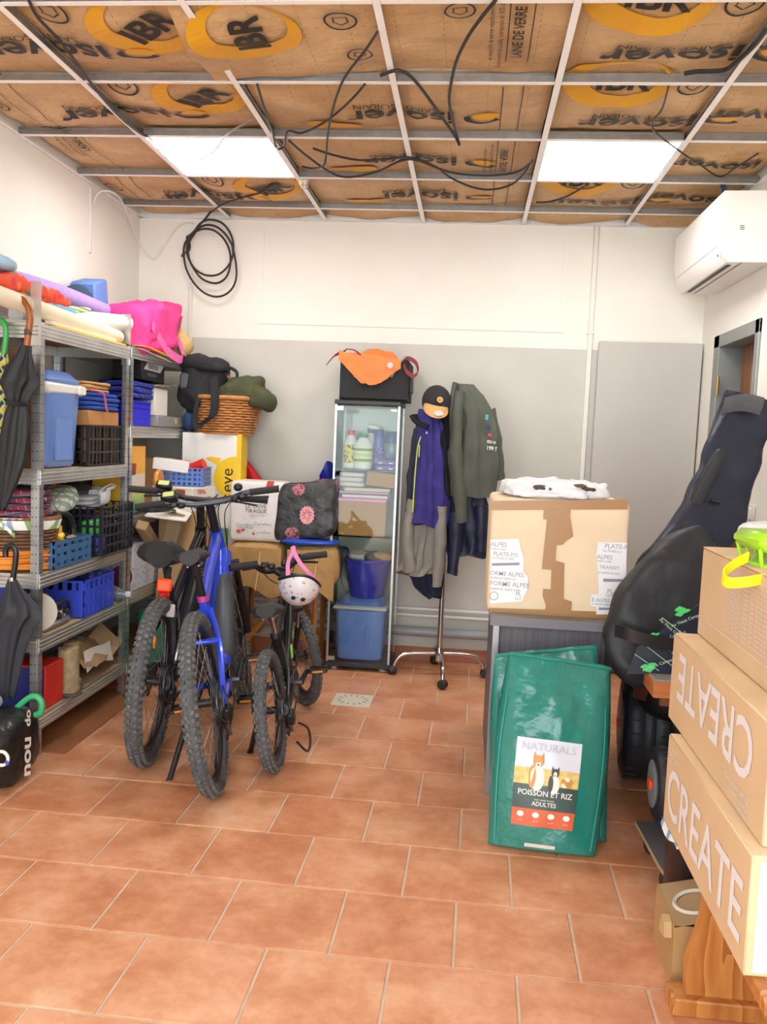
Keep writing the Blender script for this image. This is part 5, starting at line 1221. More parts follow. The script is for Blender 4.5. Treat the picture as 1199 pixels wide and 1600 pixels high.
# carrier + orange bag on top of the cabinet
t = thing('pet_carrier', 'black fabric box bag on top of the glass cabinet', 'bag', (-.60, 5.2, gh))
CAR = M('carrier_black', '232325', .8, 0, .2, 20, .2, 90)
a, b = PY(533, 560, 5.04), PY(640, 622, 5.04)
x0, x1, z0, z1 = a.x, b.x-.01, gh+.001, a.z+.02
dip = [(x0, z0), (x1, z0), (x1+.004, z1-.03), (x1-.02, z1), (x1-.055, z1-.035), (x1-.10, z0+.135), (x0+.09, z0+.135), (x0+.045, z1-.05), (x0+.012, z1), (x0, z1-.01)]
for y in (5.03, 5.335): MB().prism(dip, (0, y, 0), (1, 0, 0), (0, 0, 1), (0, .012, 0)).build('panel', CAR, t)
for x in (x0, x1-.012): MB().bb((x, 5.03, z0), (x+.012, 5.347, z1-.03), .004).build('side_panel', CAR, t)
MB().bb((x0, 5.03, z0), (x1, 5.345, z0+.012), .003).build('bottom_panel', CAR, t)
MB().tube([V((p[0], 5.029, p[1])) for p in (dip[3], dip[4], dip[5])], .006, 6).build('piping', M('piping_grey', '8f9091', .6), t); MB().tube([V((p[0], 5.029, p[1])) for p in (dip[8], dip[7], dip[6])], .006, 6).build('piping', M('piping_grey', '8f9091', .6), t)
MB().rbox((x1+.01, 5.15, z0+.10), (.02, .10, .10), .006).build('side_pocket', M('mesh_grey', '4b4c4e', .7), t)
ORG = M('orange_nylon', 'e8803a', .5, 0, .12, 8, .6, 16, bd=.02)
t = thing('tote_bag', 'crumpled orange nylon bag with dark red handles stuffed into the black box bag', 'bag', ((x0+x1)/2, 5.18, z0+.15))
oc = V(((x0+x1)/2-.015, 5.16, z0+.205))
def ofn(q, p):
    d = V(p).normalized()*(.03*nz(q, 9, 2)+.015*nz(q, 22, 4)); e_ = (q.x-oc.x); return q+d+V((0, -.02*(1-abs(e_)*4), .05*math.sin((q.x-x0)*9)*(1 if q.z > oc.z else .3)))
MB().sbox(oc-V((0, 0, .03)), (.34, .25, .14), 2.6, 52, 28, ofn).build('body', ORG, t)
MB().sheet(lambda u, v: V((x0-.01+.36*u, 5.02-.012*math.sin(PI*u), z0+.275-.04*u-(.05+.12*math.sin(PI*u)**1.2)*v+.01*nz((u*6, v*3, 0), 2))), 26, 14, .004).build('front_fold', ORG, t)
HR = M('handle_red', '7d1f26', .6)
MB().strip(smoothpath([V((x0+.02, 5.06, z0+.275)), V((x0-.03, 5.02, z0+.25)), V((x0-.075, 5.02, z0+.20))]), .03, (.5, .2, .8), .004).build('handle', HR, t)
MB().strip(smoothpath([V((x1-.05, 5.06, z0+.22)), V((x1-.01, 5.02, z0+.245)), V((x1+.04, 5.0, z0+.22)), V((x1+.055, 5.0, z0+.17)), V((x1+.03, 5.0, z0+.145)), V((x1-.01, 5.02, z0+.17)), V((x1-.03, 5.03, z0+.21))]), .026, (.2, .3, .9), .004).build('handle', HR, t)
MB().strip(smoothpath([V((x0+.03, 5.01, z0+.285)), V((x0+.08, 5.0, z0+.28)), V((x0+.12, 5.0, z0+.255))]), .012, (.1, .9, .3), .004).build('binding', HR, t)
MB().lathe([(.0, 0), (.017, .004), (.017, .01), (0, .012)], V((x1-.105, 5.0, z0+.20)), 18, rotm(PI/2, 0, 0)).build('badge', M('badge_pale', 'd0c6c8', .4), t)

# ================================================================ coat stand
rk = V((-.118, 5.06, 0))
t = thing('coat_stand', 'chrome coat stand on four castors in front of the back wall', 'coat stand', rk)
MB().tube([rk+V((0, 0, .10)), rk+V((0, 0, 1.62))], .0155, 14).build('pole', CHR, t)
MB().lathe([(.028, -.03), (.03, .0), (.024, .05)], rk+V((0, 0, .12)), 16).build('collar', CHR, t)
for k, a in enumerate((.12, PI/2+.12, PI+.12, -PI/2+.12)):
    d = V((math.cos(a), math.sin(a), 0)); L_ = .265
    lg = MB().tube(smoothpath([rk+V((0, 0, .135)), rk+d*L_*.55+V((0, 0, .133)), rk+d*L_*.82+V((0, 0, .12)), rk+d*L_*.96+V((0, 0, .085)), rk+d*L_+V((0, 0, .052))]), .0125, 12).build('leg', CHR, t)
    w = rk+d*(L_+.008)
    MB().lathe([(0, -.022), (.022, -.022), (.027, -.016), (.027, .016), (.022, .022), (0, .022)], w+V((0, 0, .0275)), 20, rotm(PI/2, 0, k*.9)).build('castor', plastic('castor_black', '2a2a2c', .45), lg)
for k in range(6):
    a = k*PI/3; d = V((math.cos(a), math.sin(a), 0)); MB().tube(smoothpath([rk+V((0, 0, 1.60)), rk+d*.08+V((0, 0, 1.63)), rk+d*.13+V((0, 0, 1.67))]), .008, 8).build('hook', CHR, t)
def garment(name, lab, cat, mat, prof, parts=(), seed=1, wr=.012, fold=9, grp=None, base=None):
    """prof: list of (centre xyz, half width, half depth); hanging cloth lofted with vertical folds"""
    t = thing(name, lab, cat, prof[-1][0], group=grp); rings = []
    n = 44; pr = prof
    P_ = []
    for i in range(len(pr)-1):
        for j in range(5):
            f = j/5; a, b = pr[i], pr[i+1]; P_.append((V(a[0]).lerp(V(b[0]), f), a[1]+(b[1]-a[1])*f, a[2]+(b[2]-a[2])*f))
    P_.append((V(pr[-1][0]), pr[-1][1], pr[-1][2]))
    for i, (c, w, d) in enumerate(P_):
        fi = i/(len(P_)-1); ring = []
        for k in range(n):
            a = 2*PI*k/n; rr = 1+.15*math.sin(fold*a+seed+2.2*fi)*min(1, fi*2+.2)+.07*math.sin((fold*2+1)*a+seed*2)
            p = c+V((w*rr*math.cos(a), d*rr*math.sin(a), 0)); p += V((nz(p, 9, seed), nz(p, 9, seed+4), nz(p, 7, seed+8)*.6))*wr*1.7+V((0, 0, .014*math.sin(3*a+seed)*fi**3))
            ring.append(p)
        rings.append(ring)
    MB().loft(rings).build('body', mat, t, 60)
    for nm, pts, rs, m_, fl in parts:
        pp = smoothpath(pts, 5); R_ = [rs[0]+(rs[-1]-rs[0])*i/(len(pp)-1) for i in range(len(pp))]
        mb = MB().tube(pp, R_, 16, flat=fl); mb.wob(.010, 14, seed+len(nm)); mb.build(nm, m_, t, 60)
    return t
def G_(u, v, y): return PY(u, v, y)
GREY = M('softshell_grey', '54584f', .85, 0, .14, 6, .3, 40); PURP = M('fleece_purple', '39327e', .9, 0, .2, 14, .4, 70); NAV = M('navy_nylon', '1f2742', .5, 0, .2, 10, .4, 22, bd=.01); TRK = M('trouser_grey', '8b8780', .8, 0, .14, 7, .4, 24, bd=.01)
BLKC = fabric('cloth_black', '1b1c22')
yJ = 4.93
garment('grey_trousers', 'light grey trousers hanging low on the coat stand', 'trousers', TRK, [(G_(672, 770, yJ+.04), .05, .04), (G_(665, 830, yJ+.04), .085, .05), (G_(660, 880, yJ+.04), .10, .055), (G_(650, 897, yJ+.04), .095, .05)],
        [('leg', [G_(690, 790, yJ-.01), G_(688, 850, yJ-.015), G_(683, 915, yJ-.01)], (.055, .045), TRK, .7), ('leg', [G_(645, 780, yJ+.01), G_(638, 840, yJ), G_(642, 893, yJ)], (.04, .05), TRK, .7)], 3)
garment('navy_trousers', 'dark navy trousers showing below the grey trousers on the coat stand', 'trousers', fabric('navy_deep', '1a2238'), [(G_(672, 860, yJ+.07), .06, .04), (G_(668, 900, yJ+.06), .09, .04), (G_(670, 918, yJ+.05), .075, .035), (G_(678, 931, yJ+.04), .05, .03)], (), 5)
garment('navy_jacket', 'navy padded jacket hanging under the grey softshell on the coat stand', 'jacket', NAV, [(G_(725, 760, yJ+.06), .10, .06), (G_(730, 830, yJ+.06), .12, .07), (G_(733, 866, yJ+.06), .105, .06)],
        [('sleeve', [G_(715, 800, yJ+.0), G_(712, 850, yJ), G_(706, 898, yJ)], (.06, .035), NAV, .8), ('sleeve', [G_(752, 790, yJ+.03), G_(752, 840, yJ+.03), G_(752, 862, yJ+.03)], (.05, .04), NAV, .8)], 6)
garment('black_jacket', 'black jacket in the middle of the coat stand behind the cap', 'jacket', BLKC, [(G_(690, 640, yJ+.05), .05, .04), (G_(692, 690, yJ+.05), .07, .06), (G_(697, 760, yJ+.04), .075, .06), (G_(698, 812, yJ+.03), .07, .05)], (), 7)
t = garment('purple_fleece', 'dark purple fleece jacket with a lime zip on the left of the coat stand', 'jacket', PURP, [(G_(668, 640, yJ+.02), .05, .05), (G_(672, 672, yJ+.01), .075, .06), (G_(673, 730, yJ), .085, .06), (G_(672, 790, yJ), .095, .065), (G_(670, 820, yJ), .09, .06)],
        [('sleeve', [G_(655, 670, yJ+.02), G_(645, 730, yJ+.02), G_(640, 800, yJ+.03)], (.035, .03), fabric('side_dark', '2b2f38'), .8), ('collar', [G_(648, 648, yJ), G_(655, 660, yJ-.03), G_(668, 667, yJ-.05)], (.03, .02), BLKC, .6)], 8)
MB().tube(smoothpath([G_(658, 682, yJ-.068), G_(653, 700, yJ-.072), G_(649, 740, yJ-.07), G_(645, 800, yJ-.066)]), .0035, 6).build('zip', M('zip_lime', 'c9e04a', .4), t)
MB().tube([G_(656, 695, yJ-.075), G_(655, 714, yJ-.075)], .003, 6).build('pocket_zip', M('zip_lime', 'c9e04a', .4), t)
MB().text('&', .02, G_(667, 676, yJ-.075), (1, 0, 0), (0, 0, 1)).build('chest_logo', PAPW, t, 0)
t = garment('softshell_jacket', 'charcoal grey softshell jacket with white back print on the right of the coat stand', 'jacket', GREY, [(G_(727, 600, yJ+.04), .045, .035), (G_(732, 618, yJ+.03), .085, .05), (G_(742, 660, yJ+.02), .105, .065), (G_(742, 720, yJ), .125, .07), (G_(742, 775, yJ), .12, .065)],
        [('sleeve', [G_(718, 612, yJ), G_(712, 680, yJ-.04), G_(718, 760, yJ-.05), G_(722, 815, yJ-.05)], (.045, .042), GREY, .8), ('lapel', [G_(712, 600, yJ), G_(705, 640, yJ-.03), G_(709, 690, yJ-.035)], (.025, .018), GREY, .6), ('sleeve', [G_(765, 640, yJ+.03), G_(778, 700, yJ+.04), G_(781, 750, yJ+.04)], (.04, .035), GREY, .8)], 9, .010, 5)
q = G_(767, 684, yJ-.045)
for k, (u, v, c, w, h) in enumerate(((761, 652, '4fb8c0', .02, .03), (763, 668, '3c4a6a', .028, .03), (766, 680, 'd24f88', .026, .016))):
    MB().rbox(G_(u, v, yJ-.052), (w, .004, h), .0018, rotm(0, .15, .55)).build('back_emblem', M('emblem_%d' % k, c, .6), t)
MB().text('020 M', .022, G_(768, 691, yJ-.05), (.85, .5, -.1), (0, 0, 1), bold=.02).build('back_lettering', PAPW, t, 0); MB().text('199 5', .032, G_(769, 701, yJ-.05), (.85, .5, -.1), (0, 0, 1), bold=.02).build('back_lettering', PAPW, t, 0)
# cap
cc = G_(682, 627, yJ-.07)
t = thing('baseball_cap', 'black baseball cap with a tan cork visor hanging on the coat stand', 'cap', cc)
Rc = rotm(.95, 0, .12)
MB().ell(cc+V((0, .03, -.0)), (.082, .095, .085), 26, 14, lambda q, p: q if p.z > -.2 else q+V((0, 0, 0)), Rc).build('crown', M('cap_black', '26262a', .85), t)
rings = []
def visor(u, v):
    a = PI*(u-.5)*.86; k_ = math.cos(a*1.05)
    return cc+V((.066*math.sin(a)*(1+.06*v), -.052*math.cos(a)-.035*v*k_, -.022-.072*v*k_**.6-.012*math.sin(a)))
MB().sheet(visor, 24, 8, .005).build('visor', M('cork_tan', 'd0a168', .8, 0, .12, 60), t)
MB().lathe([(0, 0), (.017, 0), (.017, .003), (0, .003)], cc+V((.022, -.060, .006)), 20, rotm(PI/2-.3, 0, .2)).build('patch', M('patch_tan', 'cf9a58', .6), t)
MB().lathe([(0, 0), (.02, 0), (.02, .002), (0, .002)], visor(.6, .62)+V((0, -.008, 0)), 20, rotm(PI/2-.5, 0, .1), True, 1.3, .8).build('sticker', M('sticker_silver', 'd9dcdc', .25, .4), t)
MB().text('▲', .012, cc+V((.022, -.065, .006)), (1, .15, 0), (0, .25, 1)).build('patch_logo', INK, t, 0)
# floor drain
dr4 = [PZ(*p, 0) for p in ((525, 1083), (585, 1088), (578, 1107), (517, 1101))]
c = sum(dr4, V())/4
t = thing('floor_drain', 'square pale floor drain cover set in the tiles', 'drain cover', c)
MB().rbox(c+V((0, 0, .002)), (.205, .205, .004), .001, rotm(0, 0, TH)).build('plate', M('drain_cream', 'd9d2bf', .6), t)
for k in range(14):
    a = 2*PI*k/14; MB().rbox(c+V((.072*math.cos(a), .072*math.sin(a), .0042)), (.022, .007, .0012), .0005, rotm(0, 0, a)).build('slot', M('slot_grey', '77736a', .8), t)
MB().lathe([(.05, .0035), (.052, .005), (.054, .0035)], c, 30, None, False).build('ring', M('drain_cream', 'd9d2bf', .6), t)
# ================================================================ right side: desk, carton, sacks
DKG = wood('desk_grey', '6d6a72', '55535b', (40, 40, 1), .45); DKT = wood('desk_top_grey', '8d8886', '7b7674', (2, 30, 30), .5); ALE = M('desk_alu', '9a9da3', .35, .6)
t = thing('desk', 'grey wood grain desk under the taped carton', 'desk', (.35, 3.8, 0))
MB().bb((.112, 3.345, .690), (.60, 4.20, .722), .003).build('desk_top', DKT, t)
MB().bb((.132, 3.375, .0), (.150, 4.19, .69), .002).build('side_panel', DKG, t); MB().bb((.565, 3.375, .0), (.583, 4.19, .69), .002).build('side_panel', M('panel_dark', '2b2a2e', .5), t)
MB().bb((.125, 3.368, .0), (.150, 3.376, .69), .001).build('edge_strip', ALE, t); MB().bb((.112, 3.342, .686), (.60, 3.346, .724), .001).build('edge_band', M('edge_grey', '77747a', .45), t)
MB().bb((.151, 3.40, .05), (.564, 3.415, .69), .002).build('front_panel', DKG, t); MB().bb((.151, 3.40, .0), (.564, 3.41, .049), .001).build('plinth', M('panel_dark', '2b2a2e', .5), t)
# big taped carton
TAPE = M('tape_brown', 'd3a986', .25, 0, .08, 30, coat=.3); CT = card('carton_pale', 'e8d3b4'); LBW = M('label_white', 'eeeef2', .4)
cx0, cx1, cyf, cz0, cz1 = .095, .632, 3.43, .7225, 1.178
t = thing('taped_carton', 'large square carton sealed with brown tape and printed white strips, on the grey desk', 'carton', (.36, 3.65, cz0))
MB().sbox(((cx0+cx1)/2, cyf+.21, (cz0+cz1)/2), (cx1-cx0, .42, cz1-cz0), 22, 60, 40, wrinkle(.0025, 10, 2)).build('body', CT, t)
def cf(u, v, dy=.002): return PY(u, v, cyf-dy)
def quadp(pts, mat, nm, dy=.0025, T=.0012):
    P = [cf(u, v, dy) for u, v in pts]
    m = MB(); n = len(P); m.add(P+[p+V((0, -T, 0)) for p in P], [tuple(range(n, 2*n))]+[(i, (i+1) % n, n+(i+1) % n, n+i) for i in range(n)])
    return m.build(nm, mat, t, 0)
quadp([(766, 783), (981, 780), (981, 796), (767, 797)], TAPE, 'tape'); quadp([(765, 950), (980, 957), (978, 970), (766, 966)], TAPE, 'tape')
quadp([(850, 797), (892, 796), (891, 806), (896, 838), (884, 846), (880, 851), (870, 852), (868, 876), (882, 880), (881, 936), (894, 940), (892, 966), (852, 963), (853, 945), (848, 930), (849, 920), (861, 921), (862, 890), (847, 889), (855, 812), (849, 811)], TAPE, 'tape', .0035)
def label_strip(pts, lines):
    s_ = quadp(pts, LBW, 'printed_strip', .0028)
    for txt, u, v, sz in lines: MB().text(txt, sz*.74, cf(u, v, .0055), (1, 0, -.02), (0, 0, 1), align='LEFT', bold=.012).build('strip_lettering', M('strip_grey', 'a7a9b4', .5), s_, 0)
label_strip([(767, 843), (811, 842), (815, 860), (819, 872), (818, 892), (826, 902), (824, 922), (816, 940), (766, 943)],
            [('ALPES', 767, 850, .033), ('votre colis', 768, 857, .018), ('PLATE-FO', 771, 865, .030), ('La Poste a renf', 769, 871, .019), ('ORME ALPES', 766, 895, .032), ('renforcé votre co', 766, 902, .019), ('FORME ALPES', 766, 911, .034), ('renforcé votre colis', 766, 919, .020), ('PL', 806, 928, .030), ('La P', 805, 935, .019)])
label_strip([(935, 847), (980, 848), (979, 880), (978, 960), (932, 960), (932, 948), (923, 947), (924, 929), (936, 928), (935, 895), (932, 866)],
            [('PLATE-F', 945, 853, .033), ('La Poste a r', 943, 860, .020), ('ALPES', 933, 870, .031), ('votre colis', 933, 876, .018), ('TRANSIT', 937, 886, .026), ('a renforcé vot', 935, 894, .019), ('PLATE', 949, 924, .033), ('La Poste a', 947, 930, .020), ('E ALPES', 925, 937, .028), ('é votre colisume', 925, 943, .018)])
for (a, b, c, d) in (((769, 880), (812, 879), (812, 883), (769, 884)), ((943, 904), (978, 905), (978, 909), (943, 909)), ((936, 949), (960, 950), (960, 953), (936, 953))): quadp([a, b, c, d], M('strip_bar', '8f90a0', .5), 'strip_bar', .0045)
for u, v in ((772, 931), (970, 952)): MB().torus(cf(u, v, .006), .016, .0012, rotm(PI/2, 0, 0), 20, 4).build('post_mark', M('strip_bar', '8f90a0', .5), t)
# torn white bag on the carton
t = thing('torn_sack', 'torn white plastic sack with dark holes lying on the taped carton', 'sack', (.33, 3.62, cz1))
def wfn(q, p): return q+V(p).normalized()*(.05*abs(nz(q, 9, 3))-.012+.022*abs(nz(q, 24, 6)))*(1 if q.z > cz1+.012 else .3)
MB().sbox((.355, 3.60, cz1+.031), (.42, .28, .075), 3.4, 84, 40, wfn).build('film', M('film_white', 'e6e9f0', .35, 0, .05, 12, .5, 60, bd=.01), t)
for k, (u, v, w, h, c) in enumerate(((845, 762, .07, .022, '55504a'), (862, 763, .05, .02, '77706c'), (905, 759, .05, .014, '6b5236'), (918, 764, .06, .014, '5c4530'))):
    q = PY(u, v, 3.50); MB().sbox(q+V((0, -.02, 0)), (w, .05, h), 2.4, 20, 10, wrinkle(.006, 50, k)).build('torn_hole', M('hole_%d' % k, c, .95, 0, .25, 80), t)
# dog food sacks
GRN = M('sack_green', '238276', .22, 0, .1, 6, .45, 11, coat=.4, bd=.03)
def sack(lab, Pb0, Pb1, Pt0, Pt1, th, seed, grp):
    """front surface spanned by bottom-left, bottom-right, top-left, top-right"""
    t = thing('dog_food_sack', lab, 'sack', (Pb0+Pb1)/2, group=grp)
    W = (Pb1-Pb0).normalized(); U = ((Pt0+Pt1)/2-(Pb0+Pb1)/2).normalized(); N = W.cross(U).normalized()
    def S(u, v):
        p = Pb0.lerp(Pb1, u).lerp(Pt0.lerp(Pt1, u), v)+(Pb1-Pb0)*((u-.5)*.10*math.sin(PI*min(1, v))**1.2)
        b = math.sin(PI*min(1, max(0, u)))**.5*math.sin(PI*min(1, max(.0, v*.80+.10)))**.7*(1-.55*max(0, v-.45))
        cr = .030*math.sin(15*(u-.5)*(1.35-.5*v)+seed+2.5*nz((u*2, v*2, seed), 2))*max(0, v-.40)*max(0, 1.15-v)*2.4+.012*nz((u*3, v*4, seed), 2)*(1 if v > .45 else .35)
        return p+N*(th*.55*b+cr*math.sin(PI*min(1, max(0, u)))), b
    def F(u, v): return S(u, v)[0]
    def Bk(u, v):
        p = Pb0.lerp(Pb1, u).lerp(Pt0.lerp(Pt1, u), v)+(Pb1-Pb0)*((u-.5)*.10*math.sin(PI*min(1, v))**1.2); b = S(u, v)[1]; return p-N*(th*.45*b*(1.2-.5*v))
    m = MB(); nu, nv = 36, 44
    rings = []
    for j in range(nv+1):
        v = j/nv; rings.append([F(i/nu, v) for i in range(nu+1)]+[Bk(1-i/nu, v)-N*.002 for i in range(nu+1)])
    m.loft(rings); m.build('body', GRN, t, 60)
    MB().tube([F(i/20, .985)+N*.004 for i in range(21)], .004, 6).build('top_seam', M('seam_teal', '2f9284', .35), t)
    for u in (.06, .945): MB().tube([F(u, .02+.75*i/20)+N*.004 for i in range(21)], .0028, 5).build('side_crease', M('seam_teal', '2f9284', .35), t)
    return t, F, N, W, U
pb0, pb1 = PZ(763, 1328, .004), PZ(934, 1349, .004)
pt0, pt1 = PY(795, 1018, 3.16), PY(955, 1042, 3.16)
t, F, N, W, U = sack('front green dog food sack with the printed picture label', pb0+V((0, .05, 0)), pb1+V((0, .05, 0)), pt0, pt1, .17, 1, 'green dog food sacks by the desk')
sack('second green sack standing behind the front one', pb0+V((.025, .17, 0)), pb1+V((.055, .17, 0)), PY(774, 1022, 3.27), PY(932, 1008, 3.27), .10, 4, 'green dog food sacks by the desk')
# label on the front sack: local (a,b) in 0..1 -> sack surface
LU0, LU1, LV0, LV1 = .205, .755, .115, .555
def LS(a, b, off=.003):
    p = F(LU0+(LU1-LU0)*a, LV0+(LV1-LV0)*b); return p+N*off
def lpatch(poly, mat, nm, off, sub=1):
    m = MB(); m.add([LS(a, b, off) for a, b in poly], [tuple(range(len(poly)))]); return m.build(nm, mat, lab_, 0)
def lgrid(a0, a1, b0, b1, mat, nm, off, par=None, nu=14, nv=14):
    return MB().grid(lambda u, v: LS(a0+(a1-a0)*u, b0+(b1-b0)*v, off), nu, nv).build(nm, mat, par or lab_, 60)
lab_ = MB().grid(lambda u, v: LS(u, v, .003), 16, 20).build('label', M('label_sky', 'dfe3ee', .35), t, 60)
lgrid(0, 1, .44, .66, M('label_meadow', 'e6c97a', .5, 0, .3, 40), 'meadow_print', .0042); lgrid(0, 1, .18, .47, M('label_slate', '3f5552', .4), 'slate_band', .0050); lgrid(0, 1, 0, .195, M('label_orange', 'd8643a', .4), 'orange_band', .0056)
def ltext(s, a, b, size, mat, nm, bold=0.0, outline=None):
    vs_, fs = textmesh(s, 'CENTER', bold, 1.0); k = size
    w = (LS(1, .5)-LS(0, .5)).length; h = (LS(.5, 1)-LS(.5, 0)).length
    MB().add([LS(a+x*k/w, b+y*k/h, .0075) for x, y in vs_], fs).build(nm, mat, lab_, 0)
ltext('NATURALS', .5, .90, .037, M('text_pale', 'c3c6d2', .4), 'title_lettering', .0)
ltext('POISSON ET RIZ', .5, .375, .0255, PAPW, 'name_lettering', .012); ltext('ADULTES', .5, .255, .020, PAPW, 'name_lettering', .012); ltext('avec viande fraiche', .5, .305, .009, PAPW, 'small_lettering')
for k in range(4):
    a = .14+.245*k; m = MB(); m.add([LS(a+.055*math.cos(q), .130+.032*math.sin(q), .0075) for q in [2*PI*i/20 for i in range(20)]], [tuple(range(20))]); m.build('round_icon', PAPW, lab_, 0)
    ltext('o x o', a, .06, .008, PAPW, 'icon_caption')
OCH = M('dog_ochre', 'd39a52', .5); WHT = M('dog_white', 'f1ece2', .5); DRK = M('dog_dark', '4a423c', .5)
def blob(a, b, ra, rb, mat, nm, off): 
    m = MB(); m.add([LS(a+ra*math.cos(q), b+rb*math.sin(q), off) for q in [2*PI*i/18 for i in range(18)]], [tuple(range(18))]); m.build(nm, mat, lab_, 0)
def dog(a, b, s_, m1):
    blob(a, b-.10*s_, .10*s_, .13*s_, WHT, 'dog_body', .0058); blob(a-.07*s_, b-.09*s_, .05*s_, .12*s_, m1, 'dog_flank', .0060)
    blob(a, b+.07*s_, .075*s_, .062*s_, m1, 'dog_head', .0064)
    for e in (-1, 1): lpatch([(a+e*.075*s_, b+.09*s_), (a+e*.065*s_, b+.17*s_), (a+e*.02*s_, b+.11*s_)], m1, 'dog_ear', .0066)
    blob(a, b+.045*s_, .034*s_, .045*s_, WHT, 'dog_muzzle', .0068); blob(a, b+.035*s_, .014*s_, .010*s_, DRK, 'dog_nose', .0072)
dog(.36, .66, 1.12, OCH); dog(.63, .57, .80, DRK)
for k in range(5):
    q = 2*PI*k/5+.3; blob(.82+.06*math.cos(q), .53+.04*math.sin(q), .042, .028, [OCH, WHT][k % 2], 'paw_print', .0066+.0002*k)
blob(.82, .52, .035, .026, M('paw_gold', 'c99a2e', .5), 'paw_print', .0078)
m = MB(); m.grid(lambda u, v: F(.34+.28*u, .012+.018*v)+N*.004, 8, 2); m.build('bottom_tag', M('tag_cream', 'd9d3c4', .5), t)
# ================================================================ gig bags on a low bench
BEN = wood('bench_edge', 'c97f4a', 'b46a38', (1, 20, 20)); 
t = thing('work_bench', 'low bench with an orange wood edge and grey top under the guitar bags', 'bench', (.98, 3.4, 0))
MB().bb((.668, 3.005, .540), (1.335, 3.84, .598), .003).build('bench_slab', BEN, t); MB().bb((.672, 3.01, .598), (1.333, 3.838, .603), .001).build('bench_surface', M('bench_grey', '9c9a98', .7, 0, .15, 90), t)
for x, y in ((1.29, 3.06), (1.29, 3.78), (.99, 3.80)): MB().rbox((x, y, .27), (.05, .05, .54), .004).build('leg', BEN, t)
MB().bb((.70, 3.03, .505), (1.3, 3.05, .540), .002).build('rail', wood('rail_brown', '8a5230', '6f3e22', (1, 20, 20)), t)
GIG = M('gig_black', '24262c', .55, 0, .2, 8, .4, 18, bd=.012); GIGN = M('gig_navy', '1a2135', .5, 0, .2, 8, .4, 18, bd=.012)
def gig(name, lab, secs, depth, mat, grp):
    t = thing(name, lab, 'instrument bag', (secs[0][0].x, secs[0][0].y, .604), group=grp); rings = []
    pts = [s_[0] for s_ in secs]; sp = smoothpath(pts, 5); ws = []
    for i in range(len(secs)-1):
        for j in range(5): f = j/5; ws.append((secs[i][1]*(1-f)+secs[i+1][1]*f, secs[i][2]*(1-f)+secs[i+1][2]*f))
    ws.append(secs[-1][1:3])
    for i, p in enumerate(sp):
        d = (sp[min(i+1, len(sp)-1)]-sp[max(i-1, 0)]).normalized(); n = V((0, -1, 0)); n = (n-d*n.dot(d)).normalized(); w = d.cross(n)
        ring = []
        for k in range(32):
            a = 2*PI*k/32; c_, s_ = math.cos(a), math.sin(a)
            q = p+w*(ws[i][0]*math.copysign(abs(c_)**.8, c_))+n*(ws[i][1]*math.copysign(abs(s_)**.55, s_)); q += V((nz(q, 8, 3), nz(q, 8, 5), nz(q, 8, 7)))*.018+n*(.012*nz(q, 18, 2)+.010*math.sin(22*q.z+14*q.x+3*nz(q, 4, 1)))
            ring.append(q)
        rings.append(ring)
    MB().loft(rings).build('shell', mat, t, 60)
    # zip piping runs round the front edge
    MB().tube(smoothpath([r[20] for r in rings[1:-1:2]], 3), .004, 6).build('zip_piping', BLK, t); MB().tube(smoothpath([r[28] for r in rings[1:-1:2]], 3), .004, 6).build('zip_piping', BLK, t)
    return t, rings
def S_(u, v, y, w, d, k=None): return (PY(u, v, y), w*y*1.02/1360, d)
t, r_ = gig('guitar_bag', 'tall black guitar bag leaning to the right with its long neck against the doorway', [S_(1000, 1042, 3.62, 24, .02), S_(1005, 1020, 3.63, 50, .05), S_(1020, 970, 3.66, 62, .06), S_(1048, 915, 3.70, 56, .06), S_(1078, 860, 3.76, 50, .055), S_(1108, 815, 3.82, 46, .05), S_(1128, 760, 3.88, 44, .045), S_(1148, 700, 3.94, 42, .042), S_(1163, 650, 4.0, 42, .04), S_(1170, 622, 4.02, 36, .03)], .06, GIGN, 'guitar bags on the bench')
MB().sbox(PY(1100, 760, 3.80), (.06, .05, .34), 3.5, 20, 16, wrinkle(.006, 14, 2), rotm(0, .38, 0)).build('side_pocket', GIG, t)
MB().rbox(PY(1118, 783, 3.79), (.045, .01, .014), .004, rotm(0, .2, 0)).build('strap_loop', BLK, t)
MB().sheet(lambda u, v: PY(1133+62*u-8*v, 622+26*v-6*math.sin(PI*u), 3.95)+V((0, -.012*math.sin(PI*v), 0)), 16, 6, .006).build('neck_patch', M('gig_grey', '55575a', .7, 0, .1, 8), t)
t, r_ = gig('guitar_bag', 'black guitar bag in front with a navy pocket printed in green, on the bench', [S_(1020, 1054, 3.22, 20, .02), S_(1008, 1040, 3.22, 48, .05), S_(1006, 1005, 3.23, 62, .06), S_(1022, 955, 3.25, 62, .065), S_(1052, 905, 3.28, 54, .06), S_(1084, 866, 3.32, 42, .05), S_(1110, 846, 3.35, 28, .03)], .06, GIG, 'guitar bags on the bench')
PKT = M('pocket_navy', '1b2236', .6, 0, .1)
pw = lambda a, b: PY(1003+ 100*a-18*b*0, 1052-105*b, 3.145-.012*math.sin(PI*a)*math.sin(PI*b))
MB().sheet(lambda u, v: PY(980+122*u+16*v*(1-u), 1053-42*v-74*u*v, 3.118-.02*math.sin(PI*u)), 16, 14, .006).build('front_pocket', PKT, t)
GNP = M('print_green', '4fd978', .5); GNW = M('print_mint', 'bfe8cf', .5)
for k, (u, v, ax) in enumerate(((1030, 1038, .45), (1046, 996, .45), (1062, 1030, -.9), (1052, 985, -.8), (1075, 968, .5), (1080, 1005, -.9))):
    MB().text('Au Vieux Campeur', .0155, PY(u, v, 3.083), (1, 0, ax), (-ax, 0, 1)).build('pocket_lettering', GNW, t, 0)
